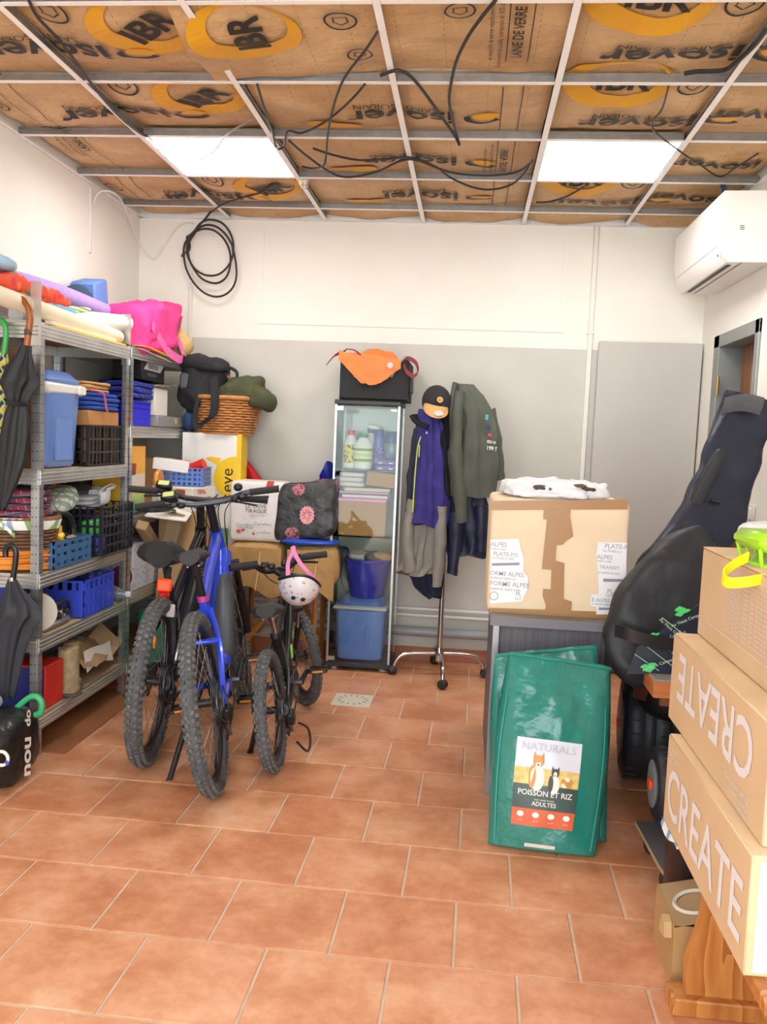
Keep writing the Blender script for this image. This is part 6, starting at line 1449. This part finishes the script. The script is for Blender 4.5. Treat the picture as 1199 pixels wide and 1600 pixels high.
for k, (u, v, s_) in enumerate(((1014, 1042, .020), (1024, 992, .012), (1066, 955, .020))):
    m = MB(); pol = [((s_*(1+.45*math.sin(5*a+k)))*math.cos(a), s_*.7*(1+.4*math.sin(3*a+k))*math.sin(a)) for a in [2*PI*i/30 for i in range(30)]]
    m.prism(pol, PY(u, v, 3.085), (1, 0, .3), (-.3, 0, 1), (0, -.001, 0)); m.build('pocket_motif', GNP, t, 0)
for k, (a, b) in enumerate((((992, 1022), (1030, 1048)), ((985, 990), (1050, 1040)), ((1035, 965), (1080, 1000)))):
    MB().tube([PY(*a, 3.086), PY(*b, 3.086)], .0012, 4).build('pocket_line', GNW, t)
MB().strip(smoothpath([PY(962, 985, 3.14), PY(980, 990, 3.085), PY(1010, 1000, 3.07), PY(1055, 1008, 3.07)]), .045, (0, -.1, 1), .006).build('strap', BLK, t)
# items behind on the grey desk
cbox('beige_box', 'low beige box just right of the taped carton', (.75, 3.98, .604), (.22, .22, .20), M('beige_card', 'cbbfa4', .7))
t = thing('drinking_glass', 'small clear glass on the beige box', 'glass', (.81, 3.95, .805))
MB().lathe([(.018, 0), (.022, .06), (.020, .06), (.016, .003), (0, .003)], (.815, 3.96, .805), 18).build('body', CLR, t)
# ================================================================ ride-on toy car, dolly, bin
TYR = M('toy_tyre', '2c2e35', .5, 0, .15, 20); 
t = thing('ride_on_car', 'black ride-on toy car with a fat ribbed rear wheel under the bench', 'toy car', (.82, 3.5, 0))
def toywheel(c, R_, w, nm, rz=0, hubm=None, grooves=True):
    Rw = rotm(0, PI/2, 0); Rw = rotm(0, 0, rz) @ Rw
    prof = [(R_*.62, -w/2), (R_*.88, -w/2), (R_*.97, -w*.42), (R_, -w*.3), (R_, -w*.14), (R_*.985, -w*.12), (R_*.985, -w*.09), (R_, -w*.07), (R_, w*.07), (R_*.985, w*.09), (R_*.985, w*.12), (R_, w*.14), (R_, w*.3), (R_*.97, w*.42), (R_*.88, w/2), (R_*.62, w/2)]
    o = MB().lathe(prof, c, 40, Rw).build(nm, TYR, t)
    for k in range(26):
        a = 2*PI*k/26
        for s_ in (-1, 1):
            p = V(c)+Rw @ V((R_*1.002*math.cos(a), R_*1.002*math.sin(a), s_*w*.31)); MB().rbox(p, (.007, .006, w*.24), .002, Rw @ rotm(0, 0, a)).build('tread_bar', TYR, o)
    for s_ in (-1, 1):
        MB().lathe([(0, 0), (R_*.60, 0), (R_*.64, .006), (R_*.5, .010), (R_*.2, .006), (0, .008)], V(c)+Rw @ V((0, 0, s_*w/2)), 30, Rw if s_ > 0 else Rw @ rotm(PI, 0, 0)).build('hub_cap', hubm or M('hub_grey', '8e9298', .4), o)
        MB().rbox(V(c)+Rw @ V((0, 0, s_*(w/2+.012))), (.03, .05, .014), .004, Rw).build('hub_nut', M('hub_orange', 'e85a28', .35), o)
    return o
toywheel((.80, 3.70, .225), .223, .20, 'rear_wheel', -.10); toywheel((.76, 3.02, .232), .128, .13, 'front_wheel', -.02)
MB().sbox((1.02, 3.38, .30), (.34, .80, .22), 4, 30, 16).build('chassis', plastic('toy_black', '1d1e22', .3), t); MB().sbox((.93, 3.62, .40), (.42, .36, .22), 3, 26, 14).build('mudguard', plastic('toy_black', '1d1e22', .3), t)
MB().sheet(lambda u, v: V((.70+.16*u, 3.50-.03*v, .40+.16*v-.05*u)), 6, 6, .01).build('fender_panel', M('toy_maroon', '5a2a24', .4), t)
MB().rod((.76, 3.02, .232), (1.1, 3.02, .232), .015).build('axle', DST, t); MB().rod((.8, 3.70, .225), (1.2, 3.70, .225), .018).build('axle', DST, t)
MB().tube(smoothpath([(.86, 3.2, .3), (.84, 3.3, .38), (.9, 3.4, .42)]), .03, 10).build('guard_tube', plastic('toy_grey', '3a3c42', .3), t)
t = thing('wheeled_board', 'dark grey chipboard dolly on castors below the stacked cartons', 'dolly', (.78, 2.85, 0))
MB().prism([(.640, 3.015), (.655, 2.70), (.66, 2.66), (1.0, 2.66), (1.0, 3.015)], (0, 0, .082), (1, 0, 0), (0, 1, 0), (0, 0, .014)).build('board', M('board_core', 'b49a74', .85, 0, .2, 90), t)
MB().prism([(.640, 3.015), (.655, 2.70), (.66, 2.66), (1.0, 2.66), (1.0, 3.015)], (0, 0, .0962), (1, 0, 0), (0, 1, 0), (0, 0, .002)).build('board_top', M('board_grey', '55565a', .6), t)
for x, y in ((.69, 2.72), (.96, 2.72), (.69, 2.97), (.96, 2.97)):
    w = MB().lathe([(0, -.012), (.030, -.012), (.034, 0), (.030, .012), (0, .012)], (x, y, .034), 18, rotm(0, PI/2, .4)).build('castor', plastic('castor_black', '2a2a2c', .45), t); MB().rbox((x, y, .071), (.03, .03, .022), .003).build('fork', DST, w)
t = thing('waste_bin', 'dark brown cylindrical bin between the dolly and the small carton', 'bin', (.70, 2.55, 0))
MB().lathe([(.070, 0), (.075, .005), (.080, .30), (.083, .305), (.078, .31), (.072, .30), (.066, .01), (0, .008)], (.715, 2.555, 0), 30).build('body', M('bin_brown', '2a2022', .3), t); MB().torus((.715, 2.555, .305), .081, .005, None, 30, 8).build('rim', M('bin_rim', '1c1618', .3), t)
# small carton on the floor
t = thing('small_carton', 'small opened brown carton on the floor against the pine bench', 'carton', (.66, 2.33, 0)); KC = card('card_kraft', 'b8915f'); Rk = rotm(0, 0, -.02)
MB().bb((.590, 2.225, .0), (.594, 2.44, .165)).build('side_panel', KC, t); MB().bb((.71, 2.225, .0), (.714, 2.44, .165)).build('side_panel', KC, t)
MB().bb((.594, 2.225, .0), (.71, 2.229, .165)).build('end_panel', KC, t); MB().bb((.594, 2.436, .0), (.71, 2.44, .165)).build('end_panel', KC, t); MB().bb((.594, 2.229, .0), (.71, 2.436, .004)).build('bottom_panel', KC, t)
MB().prism([(.590, .163), (.715, .195), (.715, .192), (.590, .160)], (0, 2.225, 0), (1, 0, 0), (0, 0, 1), (0, .215, 0)).build('lid', card('card_kraft2', 'a98c66'), t)
MB().prism([(0, 0), (.06, .012), (.05, .05), (.02, .055)], (.589, 2.30, .11), (0, -1, 0), (0, 0, 1), (-.02, 0, 0)).build('torn_flap', card('card_kraft3', 'cbab7c'), t)
MB().torus((.665, 2.32, .1845), .055, .006, rotm(0, -.25, 0), 30, 4).build('ring_print', M('print_pale', 'd8d2c6', .6), t)
# ================================================================ pine bench with the stacked cartons
PINB = wood('pine_orange', 'd69550', 'a8642c', (9, 9, 1.6), .4)
t = thing('pine_table', 'varnished pine low table with a curved end panel under the stacked cartons', 'table', (.95, 1.9, 0))
MB().bb((.562, 1.20, .410), (1.25, 2.26, .440), .004).build('table_top', PINB, t)
prof = [(.602, .045), (.598, .125), (.606, .16), (.618, .20), (.628, .25), (.632, .30), (.626, .35), (.612, .39), (.60, .409), (1.2, .409), (1.2, .045)]
MB().prism(prof, (0, 2.125, 0), (1, 0, 0), (0, 0, 1), (0, .03, 0)).build('end_panel', PINB, t); MB().prism(prof, (0, 1.30, 0), (1, 0, 0), (0, 0, 1), (0, .03, 0)).build('end_panel', PINB, t)
MB().bb((.566, 2.10, .0), (1.22, 2.18, .045), .004).build('foot_bar', PINB, t); MB().bb((.566, 1.275, .0), (1.22, 1.355, .045), .004).build('foot_bar', PINB, t)
KB = card('carton_kraft', 'd3b48d'); KT = card('carton_edge', 'e8cba4'); CW = M('print_white', 'e4dfe0', .55)
def create_box(lab, x0, x1, y0, y1, z0, z1, flip, zt, size, small):
    t = thing('shipping_carton', lab, 'carton', ((x0+x1)/2, (y0+y1)/2, z0), group='large printed cartons stacked on the pine table')
    MB().bb((x0, y0, z0), (x1, y1, z1), .003).build('body', KB, t)
    MB().bb((x0+.004, y0+.002, z1-.001), (x1-.004, y1-.002, z1+.0012)).build('top_flap', KT, t)
    s = -1 if flip else 1
    if size: MB().text('CREATE', size, (x0-.0012, (y0+y1)/2+.0, zt), (0, -s, 0), (0, 0, s), bold=.012).build('lettering', CW, t, 0)
    for txt, y, z, sz in small: MB().text(txt, sz, (x0-.0012, y, z), (0, -s, 0), (0, 0, s), align='LEFT', lh=.95).build('small_lettering', CW, t, 0)
    return t
t = create_box('bottom printed carton of the stack, resting on the pine table', .545, 1.02, 1.575, 2.24, .4405, .668, False, .535, .170, [('Valeo Fan\nBlanc mat\nBlanc', 2.20, .628, .017)])
MB().bb((.56, 1.5725, .45), (1.0, 1.5745, .66)).build('shipping_label', LBW, t); 
MB().prism([(0, 0), (.2, 0), (.2, .05), (.05, .04), (0, .02)], (.57, 1.5715, .57), (1, 0, 0), (0, 0, 1), (0, -.001, 0)).build('label_wave', M('wave_blue', 'c3d8ea', .4), t); MB().prism([(0, .02), (.05, .05), (.2, .05), (.2, 0), (0, 0)], (.57, 1.5715, .452), (1, 0, 0), (0, 0, 1), (0, -.001, 0)).build('label_wave', M('wave_blue', 'c3d8ea', .4), t)
MB().sheet(lambda u, v: V((.5435-.004*v, 2.235-.17*u, .445-.022*v*math.sin(PI*min(1, u+.2)))), 14, 4, .002).build('torn_film', stripes('film_stripe', ['e6ebf2', '7ea6c8', 'e6ebf2'], 14, 1), t)
t = create_box('middle printed carton, upside down, between two other cartons', .572, 1.04, 1.61, 2.375, .6705, .902, True, .815, .170, [('Ventilateur\nPuissant, portable\nDesign contemporain', 1.70, .70, .018)])
MB().bb((.585, 1.6075, .69), (1.02, 1.6095, .89)).build('shipping_label', LBW, t)
t = create_box('topmost carton of the stack, covered with fine print, under the green basket', .632, 1.06, 1.40, 2.375, .9045, 1.136, False, 1.0, 0, [('Ref. 201', 2.36, .935, .018)])
for k in range(15):
    MB().text('cm · Motor DC 35 W · 6 speeds · Timer · Remote control · Silent · Summer · Winter · 132 cm', .0125, (.6308, 1.9, 1.118-.0105*k), (0, -1, 0), (0, 0, 1)).build('fine_print', CW, t, 0)
MB().bb((.6305, 1.45, .9535), (.6312, 2.37, .955)).build('print_line', CW, t)
for sx, y0, y1 in ((0, 2.19, 2.375), (1, 1.8, 2.17)): MB().prism([(.632, 1.1375), (.83, 1.1405+.012*sx), (.83, 1.1425+.012*sx), (.632, 1.1395)], (0, y0, 0), (1, 0, 0), (0, 0, 1), (0, y1-y0, 0)).build('open_flap', KT, t)
# green basket with yellow strap, white bag behind
LIME = plastic('lime_plastic', 'a8e02c', .35); YLW = plastic('strap_yellow', 'f2e61c', .4)
gc = V((.742, 2.06, 1.16))
t = thing('plastic_basket', 'lime green slotted plastic basket with a yellow carry strap on the topmost carton', 'basket', gc)
MB().rbox(gc+V((.015, 0, .036)), (.24, .17, .042), .016, rotm(0, 0, .1)).build('rim', LIME, t)
for k in range(11):
    MB().rbox(gc+V((-.09+.018*k, -.072+.009*(k-5)*.2, .0)), (.009, .008, .05), .003, rotm(.2, -.25, .1)).build('slat', LIME, t)
    MB().rbox(gc+V((-.09+.018*k, .072, .0)), (.009, .008, .05), .003, rotm(-.2, -.25, .1)).build('slat', LIME, t)
MB().rbox(gc+V((0, 0, -.018)), (.19, .14, .012), .006, rotm(0, 0, .1)).build('bottom', LIME, t)
st_ = smoothpath([PY(1170, 870, 1.99), PY(1150, 880, 1.98), PY(1134, 893, 1.965), PY(1130, 902, 1.95), PY(1138, 910, 1.93), PY(1160, 910, 1.915), PY(1185, 906, 1.91), PY(1215, 900, 1.915)], 5)
MB().strip(st_, .024, (0, -.25, .97), .004).build('carry_strap', YLW, t)
one('white_pouch', MB().sbox((.82, 2.30, 1.185), (.24, .16, .075), 3.2, 26, 12, wrinkle(.006, 14, 2)), M('pouch_white', 'e9eef2', .5), 'pale white pouch lying behind the lime basket', 'pouch')
# ================================================================ air conditioner
ACW = M('ac_white', 'f1eee9', .35); 
t = thing('air_conditioner', 'white wall air conditioner above the doorway', 'air conditioner', (1.345, 4.75, 2.27))
pf = [(1.343, 2.275), (1.15, 2.272), (1.128, 2.30), (1.112, 2.35), (1.103, 2.42), (1.100, 2.50), (1.104, 2.575), (1.115, 2.595), (1.343, 2.60)]
MB().prism(pf, (0, 4.275, 0), (1, 0, 0), (0, 0, 1), (0, .90, 0)).build('casing', ACW, t)
pf2 = [(a-.004, b) for a, b in pf if a < 1.12 and b > 2.345]
MB().prism([(1.109, 2.352), (1.099, 2.42), (1.096, 2.50), (1.099, 2.578), (1.106, 2.578), (1.103, 2.50), (1.106, 2.42), (1.116, 2.352)], (0, 4.292, 0), (1, 0, 0), (0, 0, 1), (0, .866, 0)).build('front_panel', ACW, t)
MB().bb((1.165, 4.34, 2.2695), (1.185, 5.10, 2.2735)).build('air_slot', M('slot_black', '2b2d33', .5), t); MB().bb((1.215, 4.29, 2.270), (1.220, 5.15, 2.2745)).build('louvre_gap', M('slot_grey2', '8d8c8a', .5), t)
MB().bb((1.12, 4.283, 2.285), (1.1225, 4.287, 2.59)).build('end_seam', M('seam_grey', 'b3b1ad', .5), t)
for k in range(3): MB().bb((1.195, 4.2735, 2.42+.008*k), (1.215, 4.2755, 2.424+.008*k)).build('vent_mark', M('seam_dark', '77777a', .5), t)
MB().rbox((1.123, 4.345, 2.315), (.003, .02, .012), .001, rotm(0, -.3, 0)).build('indicator', M('seam_dark', '77777a', .5), t)
one('blue_hose', MB().tube(smoothpath([PY(1128, 262, 4.55), PY(1129, 285, 4.6), PY(1132, 300, 4.62), (1.2, 4.64, 2.60)], 6), .012, 8), plastic('hose_blue', '2b4b78', .4), 'short dark blue hose dropping behind the air conditioner', 'hose')
# ================================================================ cables
CB_ = M('cable_black', '2a2624', .5); CG_ = M('cable_grey', '8f8a84', .4)
def cable(lab, pts, r=.005, mat=None, z=ZC-.008, name='ceiling_cable', grp='loose cables under the ceiling'):
    P = [PZ(p[0], p[1], p[2] if len(p) > 2 else z) for p in pts]
    return one(name, MB().tube(smoothpath(P, 7), r*.8, 7), mat or CB_, lab, 'cable', grp)
cable('black cable running from the top left corner to the left light panel', [(45, 0), (60, 28), (100, 72), (150, 140), (185, 180), (215, 205), (230, 213)], .007)
cable('grey cable looping down in front of the left light panel', [(230, 213), (262, 236), (290, 250), (310, 250, 2.66), (335, 235), (355, 210), (395, 186)], .006, CG_)
cable('short black cable running from the left panel to the back wall coil', [(430, 287), (410, 300), (385, 307), (350, 318), (330, 332)], .006)
cable('black cable loop hanging beside the left light panel', [(402, 132), (412, 165), (424, 200), (430, 225), (436, 233, 2.67), (445, 226), (450, 205), (470, 208), (495, 198), (520, 182), (550, 155), (570, 132)], .006)
cable('black cable dropping from the loose kraft sheet, ending in a bent hook', [(590, 50), (570, 80), (545, 112), (530, 140), (518, 180), (512, 215), (510, 240), (506, 258, 2.67), (490, 263), (472, 260)], .006)
cable('long black cable swaying across the middle of the ceiling', [(452, 220), (475, 240), (505, 262), (530, 275), (555, 276), (590, 268), (625, 252), (650, 250), (690, 265), (720, 272), (770, 274), (810, 268), (835, 250)], .0065)
cable('second black cable sagging beneath the middle of the ceiling', [(490, 232), (520, 242), (560, 250), (600, 249), (640, 246), (680, 260), (705, 278), (740, 293), (770, 296), (800, 288), (822, 268), (832, 250)], .0065)
cable('black cable with a bare end hanging left of the centre', [(595, 118), (620, 110), (640, 118), (660, 140), (685, 175), (712, 214), (718, 226, 2.66), (712, 205), (704, 170), (703, 145), (712, 100), (730, 60), (752, 28), (775, 0)], .0075)
cable('black cable draped along the right edge of the ceiling', [(1199, 45), (1180, 70), (1150, 98), (1130, 110), (1090, 112), (1070, 115)], .010)
cable('thin black cable hanging near the air conditioner', [(1045, 135), (1035, 170), (1020, 200), (1065, 238), (1095, 258), (1125, 276), (1150, 262), (1185, 240)], .005)
cable('black cable tucked behind the right light panel', [(915, 290), (890, 305), (860, 315), (838, 316)], .006)
# coil on the back wall
t = thing('cable_coil', 'coil of black cable hanging from the ceiling against the back wall', 'cable', PY(330, 400, 5.36))
zz = 5.375
def cw(l): return [PY(260+x/8.564, 310+y/8.564, zz-.004*k) for k, (x, y) in enumerate(l)]
MB().tube(smoothpath(cw([(610, 150), (540, 250), (460, 340), (400, 410), (320, 510), (255, 590), (232, 720), (260, 920), (340, 1090), (450, 1220), (570, 1295), (690, 1315), (800, 1280), (890, 1190), (935, 1060), (935, 900), (900, 700)]), 6), .0065, 7).build('outer_loop', CB_, t)
MB().tube(smoothpath(cw([(900, 700), (890, 560), (830, 420), (730, 320), (600, 285), (510, 300), (440, 350), (380, 430), (310, 510), (275, 640), (290, 780), (370, 930), (480, 1010), (600, 1035), (720, 1005), (830, 900), (890, 760), (880, 620)]), 6), .0065, 7).build('inner_loop', CB_, t)
MB().tube(smoothpath(cw([(880, 620), (800, 490), (690, 390), (570, 355), (460, 380), (400, 440), (330, 540), (290, 640), (310, 820), (400, 990), (500, 1090), (640, 1135), (740, 1110), (820, 1020), (860, 850), (840, 680), (760, 530), (640, 430), (510, 408), (420, 430)]), 6), .0065, 7).build('middle_loop', CB_, t)
MB().tube(smoothpath(cw([(420, 430), (300, 500), (275, 530), (310, 600), (310, 680), (280, 715), (230, 740), (205, 780)]), 6), .0065, 7).build('tail', CB_, t)
# white cable and conduit on the left wall
wp = [PX(146, 318, -2.118), PX(152, 304, -2.10), PX(165, 298, -2.06), PX(185, 307, -2.02), PY(200, 335, 5.1), PY(210, 365, 5.3), PY(228, 395, 5.39), PY(242, 404, 5.40), PY(256, 385, 5.40), PY(272, 360, 5.40), PY(290, 348, 5.40), PY(302, 350, 5.405)]
one('white_cable', MB().tube(smoothpath(wp, 6), .005, 7), PVC, 'thin white cable sagging across the back left corner below the ceiling', 'cable')
a, b = PX(142, 292, -2.125), PX(142, 396, -2.125)
struct('trim_7', MB().bb((XL, a.y-.009, b.z), (XL+.012, a.y+.009, a.z), .003), PVC)
# ================================================================ umbrellas and bag at the left edge
UBK = M('umbrella_black', '1e2026', .6, 0, .2, 12, .4, 26, bd=.01)
def umbrella(lab, hook, hm, prof, cm, ym, hr, ring=None, grp='umbrellas hanging on the near shelving'):
    t = thing('umbrella', lab, 'umbrella', PY(prof[-1][0], prof[-1][1], ym), group=grp)
    P = [PY(u, v, ym) for u, v in hook]; MB().tube(smoothpath(P, 6), hr, 10).build('handle', hm, t)
    rings = []; pr = []
    for i in range(len(prof)-1):
        for j in range(4): f = j/4; pr.append([prof[i][k]*(1-f)+prof[i+1][k]*f for k in range(3)])
    pr.append(prof[-1])
    for i, (u, v, w) in enumerate(pr):
        c = PY(u, v, ym); R_ = w*ym/1360
        rings.append([c+V((R_*math.cos(a)*(1+.20*math.sin(6*a+.15*i)), R_*.62*math.sin(a)*(1+.2*math.sin(6*a+.15*i)), .01*math.sin(6*a))) for a in [2*PI*k/40 for k in range(40)]])
    MB().loft(rings).build('canopy', cm, t, 60)
    if ring: c = PY(*ring, ym); MB().lathe([(.013, -.008), (.014, 0), (.013, .008)], c, 12).build('ferrule', CHR, t)
    return t
t = umbrella('black umbrella with a curved wooden handle hanging in front of the near shelving', [(10, 470), (22, 465), (35, 468), (44, 480), (47, 497), (45, 515), (42, 540)], wood('handle_wood', 'b4692c', '8a4a1c', (3, 3, 3), .3), [(41, 536, 5), (38, 555, 10), (32, 575, 20), (30, 598, 29), (28, 615, 20), (27, 630, 14), (26, 645, 18), (24, 680, 22), (20, 720, 19), (12, 760, 13), (4, 795, 6)], UBK, 3.30, .013)
MB().torus(PY(27, 631, 3.30), .036, .009, None, 20, 6).build('tie_strap', UBK, t); MB().lathe([(.0145, -.012), (.0145, .012)], PY(44, 519, 3.30), 12).build('handle_band', M('band_dark', '4a3a2e', .5), t)
umbrella('umbrella with a green handle and tartan canopy behind the wooden-handled one', [(-10, 505), (-4, 500), (4, 502), (9, 512), (9, 530), (6, 555)], plastic('handle_green', '35a052', .3), [(6, 552, 5), (4, 580, 10), (2, 620, 14), (4, 660, 13), (0, 700, 10), (-6, 760, 5)], plaid('umbrella_tartan', '1f3a4a', 'c9b95a', '9fd0b0', 30, (.4, .7, 0)), 3.345, .012)
umbrella('black umbrella with a black hooked handle hanging low by the orange cable', [(9, 870), (9, 860), (14, 853), (21, 853), (25, 862), (24, 880), (20, 905)], M('handle_black', '1a1a1d', .3), [(19, 906, 5), (22, 925, 14), (30, 950, 30), (32, 962, 33), (24, 980, 28), (18, 1020, 20), (14, 1060, 15), (12, 1090, 10)], M('umbrella_dark', '2a2d35', .65, 0, .15, 10, .3, 24), 3.30, .012, (19, 905))
t = thing('umbrella', 'green hooked umbrella handle sticking out of the black shopping bag', 'umbrella', (-1.78, 3.2, .03)); Yg = 3.24
MB().tube(smoothpath([PY(4, 1130, Yg), PY(25, 1108, Yg), PY(40, 1094, Yg), PY(52, 1088, Yg), PY(62, 1092, Yg), PY(66, 1103, Yg), PY(62, 1114, Yg), PY(55, 1117, Yg)], 6), .0125, 10).build('handle', plastic('handle_green2', '3fae72', .3), t)
MB().tube([PY(4, 1130, Yg), PY(-20, 1200, Yg)], .02, 10).build('canopy', UBK, t)
BAGM = M('bag_black', '1f1f21', .35, 0, .15, 9, .5, 16, bd=.02)
t = thing('shopping_bag', 'crumpled black shopping bag with white lettering on the floor at the left edge', 'bag', (-1.8, 3.12, 0))
def bagf(q, p): return q+V(p).normalized()*(.02*nz(q, 10, 3)+.01*nz(q, 25, 6))-V((.10*max(0, q.z-.1), -.06*max(0, q.z-.1), 0))
MB().sbox((-1.80, 3.135, .135), (.32, .36, .27), 3.4, 44, 26, bagf).build('body', BAGM, t)
MB().text('nou', .095, PX(42, 1182, -1.618), (-.15, .3, .95), (0, -1, .25), bold=.03).build('lettering', PAPW, t, 0)
MB().text('do', .06, PX(44, 1122, -1.645), (-.15, .3, .95), (0, -1, .25), bold=.03).build('lettering', PAPW, t, 0)
MB().torus(PY(2, 1185, 2.945), .026, .006, rotm(PI/2, 0, 0), 24, 6).build('logo_ring', PAPW, t); MB().ell(PY(11, 1192, 2.94), (.008, .003, .01), 10, 6).build('logo_dot', plastic('dot_blue', '2f5fd0'), t)
one('grey_film', MB().sbox((-1.86, 3.16, .285), (.14, .2, .05), 2.5, 20, 10, wrinkle(.014, 18, 4)), M('film_grey', 'b9bcc0', .35, 0, .1, 20), 'crumpled grey plastic film in the black shopping bag', 'film')
